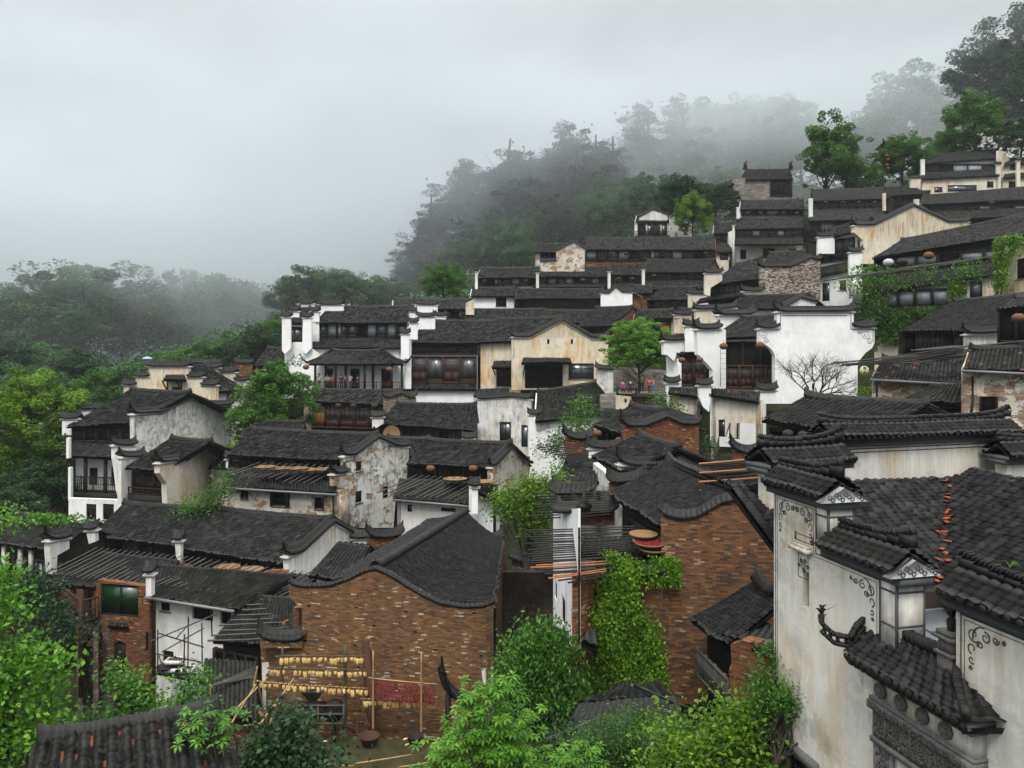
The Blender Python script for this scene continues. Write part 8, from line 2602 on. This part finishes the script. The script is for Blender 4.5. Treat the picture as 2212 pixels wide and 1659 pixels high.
for i, (x, yb, D, h, wf, k) in enumerate(((690, 700, 165, 125, 1.4, 'broad'), (760, 700, 160, 115, 1.3, 'broad'), (640, 720, 170, 120, 1.2, 'broad'), (820, 690, 170, 90, 1.4, 'broad'), (720, 680, 175, 105, 1.2, 'broad'), (860, 680, 180, 70, 1.4, 'broad'))):
    tree(k, 'leaf_hill', x, yb, D, h, 'hazy green tree behind the roofs of the white balcony house', 'hazy trees behind the white balcony house', wf, var=i % 3)
for i, (x, yb, D, h, wf) in enumerate(((500, 830, 125, 110, 1.3), (430, 850, 130, 100, 1.3), (560, 800, 120, 100, 1.2), (300, 880, 120, 110, 1.3), (230, 920, 115, 120, 1.3), (180, 870, 130, 110, 1.4), (100, 860, 140, 110, 1.4), (350, 850, 140, 95, 1.4), (150, 960, 100, 110, 1.2), (250, 960, 110, 90, 1.2), (540, 860, 100, 70, 1.0), (10, 880, 130, 130, 1.2), (60, 900, 120, 120, 1.2), (600, 760, 140, 80, 1.2))):
    tree('bush', ('leaf_hill', 'leaf', 'leaf_dark')[i % 3], x, yb, D, h, 'bushy green undergrowth tree on the bank below the left wood', 'bushes on the bank below the left wood', wf, var=i % 5)
pines = [(870, 690, 215, 120, 1.2), (905, 680, 205, 190, 1.1), (940, 660, 205, 210, 1.2), (1005, 650, 210, 262, 1.15), (1060, 640, 215, 235, 1.1), (1100, 640, 205, 300, 1.1), (1150, 620, 215, 265, 1.0), (1190, 620, 220, 255, 1.0), (1225, 600, 205, 285, 1.15), (1280, 600, 210, 275, 1.0), (1310, 590, 205, 262, 1.2), (1345, 580, 225, 220, 1.0), (1385, 560, 230, 282, 1.2), (1430, 540, 235, 210, 1.1), (970, 660, 215, 150, 1.2), (1250, 600, 225, 240, 1.1), (1465, 520, 235, 262, 1.0), (1130, 620, 225, 220, 1.0), (1030, 640, 225, 200, 1.1)]
for i, (x, yb, D, h, wf) in enumerate(pines):
    tree('pine', 'leaf_pine', x, yb, D, h * (1.16 if h > 200 else 1.05), 'misty dark pine on the slope behind the upper rows', HG2, wf, var=i % 4)
for i, (x, yb, D, h, wf) in enumerate(((930, 660, 190, 80, 1.3), (1000, 620, 175, 90, 1.2), (1050, 610, 170, 100, 1.1), (1100, 600, 165, 110, 1.1), (1160, 590, 165, 120, 1.0), (1210, 570, 165, 110, 1.1), (1260, 560, 165, 120, 1.1), (1310, 560, 160, 130, 1.0), (1350, 540, 160, 110, 1.1), (1400, 510, 160, 120, 1.1), (1080, 560, 185, 90, 1.2), (1190, 540, 185, 110, 1.2), (1290, 520, 185, 120, 1.2), (1130, 590, 150, 60, 1.4), (1060, 590, 150, 50, 1.4), (1360, 500, 180, 100, 1.2))):
    tree(('bamboo', 'round')[i % 2], ('leaf_hill', 'leaf_hill', 'leaf_pine')[i % 3], x, yb, D, h * 1.08, 'feathery green tree at the foot of the misty pine slope', 'feathery trees at the foot of the pine slope', wf, var=i % 3)
for i, (x, yb, D, h, wf, k) in enumerate(((1540, 430, 260, 195, 1.2, 'broad'), (1600, 420, 255, 190, 1.1, 'broad'), (1640, 410, 250, 185, 1.2, 'broad'), (1700, 400, 250, 160, 1.2, 'broad'), (1500, 460, 250, 150, 1.0, 'tall'), (1575, 400, 240, 120, 1.2, 'broad'), (1660, 400, 235, 130, 1.3, 'broad'), (1730, 400, 235, 110, 1.3, 'broad'), (1520, 450, 240, 110, 1.3, 'broad'), (1985, 370, 215, 218, 1.15, 'broad'), (1890, 390, 210, 145, 1.3, 'broad'), (2060, 370, 215, 160, 1.0, 'broad'), (1840, 400, 220, 120, 1.2, 'broad'), (1450, 470, 235, 110, 1.3, 'round'), (1560, 470, 210, 100, 1.4, 'round'))):
    lb = {1985: 'great domed tree fading into mist on the right ridge', 1890: 'dark misty tree at the left foot of the great domed tree'}.get(x, 'pale broadleaf tree fading into mist on the ridge')
    tree(k, 'leaf_hill', x, yb, D, h * (1.1 if x < 1800 else 1.0), lb, HG3 if x not in (1985, 1890) else None, wf, var=(i % 3) + (0 if k != 'round' else 0))
ORD = 'first second third fourth fifth sixth seventh eighth ninth tenth eleventh twelfth thirteenth fourteenth fifteenth sixteenth seventeenth eighteenth nineteenth twentieth'.split() + ['twenty-' + q for q in 'first second third fourth fifth sixth seventh eighth'.split()]
byg = {}
for o in col.objects:
    if o.parent is None and o.get('category') in ('tree', 'pole', 'chili', 'corn') and o.get('group'): byg.setdefault((o['group'], o['label']), []).append(o)
for (g_, l_), os_ in byg.items():
    if len(os_) < 2 or len(os_) > 28: continue
    sx = [o.location.x / o.location.y for o in os_]; sz = [-o.location.z / o.location.y for o in os_]
    side = max(sx) - min(sx) > (max(sz) - min(sz)) * 1.2
    os_.sort(key=lambda o: o.location.x / o.location.y if side else -o.location.z / o.location.y)
    for i, o in enumerate(os_): o['label'] = ' '.join((ORD[i] + (' from left, ' if side else ' from top, ') + l_).split()[:16])
# radio mast
ms_t = thing_root('radio_mast', 'faint lattice mast rising from the misty ridge', 'mast', W(1505, 350, 260), W(1505, 350, 260)[2])
mb = MB(); mb.tube([W(1503, 350, 260), W(1505, 240, 260)], .35, 5); mb.tube([W(1508, 350, 260), W(1506, 240, 260)], .35, 5); mb.build('mast_tower', M['gutter'], ms_t)

# people on the terrace
TZ = tp_.hit(1380, 851)[1]
for (x, D, po, tc_, lc_, lb, hh) in ((1345, 64, 'sit', (.28, .06, .12), (.03, .03, .03), 'person in a purple pink jacket sitting left on the terrace', 1.6), (1362, 64, 'sit', (.03, .03, .035), (.02, .02, .02), 'person in black seated in the middle of the terrace bench', 1.65), (1386, 65, 'lean', (.10, .09, .06), (.03, .03, .03), 'person in dark olive bending beside the maple trunk', 1.65),
                                     (1403, 63.5, 'stand', (.55, .02, .03), (.04, .04, .05), 'child in a red jacket standing under the maple', 1.35), (1413, 63.5, 'stand', (.62, .30, .36), (.15, .2, .4), 'person in a pink top and blue trousers under the dark umbrella', 1.55)):
    person(np.array((*xyD(x, D), TZ)), hh, po, rnd.uniform(-.6, .6), tc_, lc_, lb)
bn = thing_root('bench', 'dark long bench on the terrace with two people sitting', 'bench', W(1354, 850, 64.2), TZ)
mb = MB(); c = W(1354, 850, 64.1); mb.box((c[0], c[1], TZ + .44), 1.0, .22, .04)
for dx in (-.8, .8): mb.box((c[0] + dx, c[1], TZ + .2), .05, .2, .2)
mb.build('bench_body', M['wood'], bn)
um = thing_root('umbrella', 'black umbrella over the person in pink on the terrace', 'umbrella', W(1424, 830, 63.3), TZ + 1)
umbrella(um, np.array((*xyD(1423, 63.4), TZ + 1.62)), .62, mat_plain('black_nylon', (.03, .032, .04), .5, .3, .1))

# ================================================================ ground
pts = np.array(ctrl)
extra = [(-60, 60, -16), (-90, 90, -14), (-120, 150, -8), (-60, 130, -6), (0, 150, 6), (-20, 220, 10), (60, 150, 28), (110, 150, 36), (-150, 220, -6), (-100, 250, 0), (0, 260, 22), (60, 260, 42), (120, 230, 48), (160, 300, 60), (0, 400, 30), (-200, 400, 0), (200, 400, 60),
         (0, 5, -15), (-10, 10, -15), (12, 6, -15), (-20, 20, -17), (25, 10, -14), (-40, 35, -17), (60, 40, -6), (90, 80, 8)]
pts = np.vstack((pts, np.array(extra, float)))
def ground_z(x, y):
    d2 = (pts[:, 0] - x) ** 2 + (pts[:, 1] - y) ** 2 + .5
    w_ = 1 / d2 ** 1.6
    z = float((w_ * pts[:, 2]).sum() / w_.sum())
    if y < 126:           # terraces: keep to the lowest footing close by
        rr = 4.0 + .07 * y
        k = pts[d2 < rr * rr, 2]
        if len(k): z = min(z, float(k.min()) + .1)
    return z
gx = np.concatenate((np.linspace(-900, -100, 12), np.linspace(-95, 130, 150), np.linspace(140, 900, 12)))
gy = np.concatenate((np.linspace(1, 120, 110), np.linspace(122, 300, 60), np.linspace(320, 1500, 14)))
V, Fq = [], []
g = np.random.default_rng(1)
for y in gy:
    for x in gx:
        V.append((x, y, ground_z(x, y) - .35 + g.normal(0, .08)))
nx = len(gx)
Fq = [(j * nx + i, j * nx + i + 1, (j + 1) * nx + i + 1, (j + 1) * nx + i) for j in range(len(gy) - 1) for i in range(nx - 1)]
mb = MB(); mb.add(V, Fq)
k_ = NT('hillside_earth')
p_ = k_.pos()
c_ = k_.mix(k_.noise(p_, .25, 6, .7), (.012, .020, .008), (.028, .026, .014))
c_ = k_.mix(k_.noise(p_, 3, 6, .7), c_, (.018, .03, .008))
k_.bump(k_.noise(p_, 4, 6, .7, None, None), .8, .2)
gm_ = k_.done(c_, .95, .1)
tag(mb.build('ground', gm_, None, smooth=True), kind='structure')
# mossy yard
q = [W(560, 1592, 31.2), W(1010, 1590, 30), W(1060, 1700, 23), W(540, 1700, 23)]
mb = MB()
nn = 24
VV, FF = [], []
for j in range(nn + 1):
    for i in range(nn + 1):
        s_, t_ = i / nn, j / nn
        p = (q[0] * (1 - s_) + q[1] * s_) * (1 - t_) + (q[3] * (1 - s_) + q[2] * s_) * t_
        p[2] = zb_ + .12 + .03 * math.sin(i * 1.3) * math.cos(j * .9)
        VV.append(p)
FF = [(j * (nn + 1) + i, j * (nn + 1) + i + 1, (j + 1) * (nn + 1) + i + 1, (j + 1) * (nn + 1) + i) for j in range(nn) for i in range(nn)]
mb.add(VV, FF)
tag(mb.build('yard', M['dirt'], None), kind='structure')
# undergrowth over the wooded hill
g = np.random.default_rng(77)
P = []
for _ in range(2600):
    y = g.uniform(118, 300); x = g.uniform(-.72, .72) * y
    z = ground_z(x, y)
    k = 26
    c = np.array((x, y, z + 1.2))
    P.append(c + g.normal(0, 1, (k, 3)) * np.array((2.0, 2.0, 1.1)))
P2 = []
for _ in range(1500):
    y = g.uniform(18, 118); x = y * g.uniform(.71, 1.15) * (1 if g.uniform() < .5 else -1)
    if y < 30 or abs(x) < .80 * y: continue
    P2.append(np.array((x, y, ground_z(x, y) + .7)) + np.clip(g.normal(0, 1, (60, 3)), -2, 2) * np.array((1.2, 1.2, .6)))
P = np.concatenate(P); P2 = np.concatenate(P2)
mb = MB(); add_leaves(mb, P2, g.uniform(.1, .8, len(P2)), .4, g=g); add_leaves(mb, P, g.uniform(.1, .8, len(P)), .95, g=g, up=.5, asp=.6)
tag(mb.build('undergrowth', M['leaf_hill'], None), kind='stuff', label='dense green undergrowth covering the misty hillside')

# ================================================================ air
def volume(name, prof, x0, x1, dens, colr, lb):
    """closed prism: profile in (y, z) carried from x0 to x1, filled with even mist"""
    mb = MB(); k = len(prof)
    V = [(x, y, z) for x in (x0, x1) for y, z in prof]
    mb.add(V, [(i, (i + 1) % k, k + (i + 1) % k, k + i) for i in range(k)])
    mb.Fc.append((np.array([list(range(k)), list(range(2 * k - 1, k - 1, -1))]), np.array([.5, .5]), 0))
    m = bpy.data.materials.new(name)
    m.use_nodes = True
    t = m.node_tree; t.nodes.clear()
    o_ = t.nodes.new('ShaderNodeOutputMaterial'); v = t.nodes.new('ShaderNodeVolumePrincipled')
    v.inputs['Density'].default_value = dens; v.inputs['Color'].default_value = (*colr, 1)
    t.links.new(v.outputs[0], o_.inputs['Volume'])
    return tag(mb.build(name, m, None), lb, None, None, 'stuff')
FOG = (.74, .785, .815)
volume('haze', [(-30, -25), (1550, -25), (1550, 95), (-30, 95)], -950, 950, .0002, FOG, 'thin even haze in the air over the village')
volume('mist', [(138, -24), (430, -24), (430, 94), (138, 94)], -700, 700, .0020, FOG, 'bank of white mist lying behind the village and over the hill')
# the upper mist follows the slope: its underside rises from the left wood to the right ridge
mb = MB()
secs = [(-699, 200, -10, 142, 18), (-40, 205, -4, 144, 26), (-5, 245, 12, 150, 58), (60, 262, 18, 150, 64), (699, 262, 18, 150, 64)]
V = [(x, y, z) for x, y0, z0, y1, z1 in secs for y, z in ((y0, z0), (429, z0), (429, 93), (y1 - 2, 93), (y1 - 2, z1))]
F5 = [(s_ * 5 + i, s_ * 5 + (i + 1) % 5, s_ * 5 + 5 + (i + 1) % 5, s_ * 5 + 5 + i) for s_ in range(4) for i in range(5)]
mb.add(V, F5)
mb.Fc.append((np.array([[0, 1, 2, 3, 4], [24, 23, 22, 21, 20]]), np.array([.5, .5]), 0))
m = bpy.data.materials['mist'].copy()
t = m.node_tree
tcn, nz, mrn = t.nodes.new('ShaderNodeNewGeometry'), t.nodes.new('ShaderNodeTexNoise'), t.nodes.new('ShaderNodeMapRange')
mpn = t.nodes.new('ShaderNodeMapping'); mpn.inputs['Scale'].default_value = (.018, .018, .035)
nz.inputs['Scale'].default_value = 1.0; nz.inputs['Detail'].default_value = 3
mrn.inputs['From Min'].default_value = .40; mrn.inputs['From Max'].default_value = .62; mrn.inputs['To Min'].default_value = .0015; mrn.inputs['To Max'].default_value = .019
t.links.new(tcn.outputs['Position'], mpn.inputs[0]); t.links.new(mpn.outputs[0], nz.inputs['Vector']); t.links.new(nz.outputs[0], mrn.inputs['Value'])
t.links.new(mrn.outputs[0], t.nodes['Principled Volume'].inputs['Density'])
try: m.cycles.volume_step_rate = .15
except Exception: pass
tag(mb.build('mist', m, None), 'denser high mist drifting through the treetops', None, None, 'stuff')
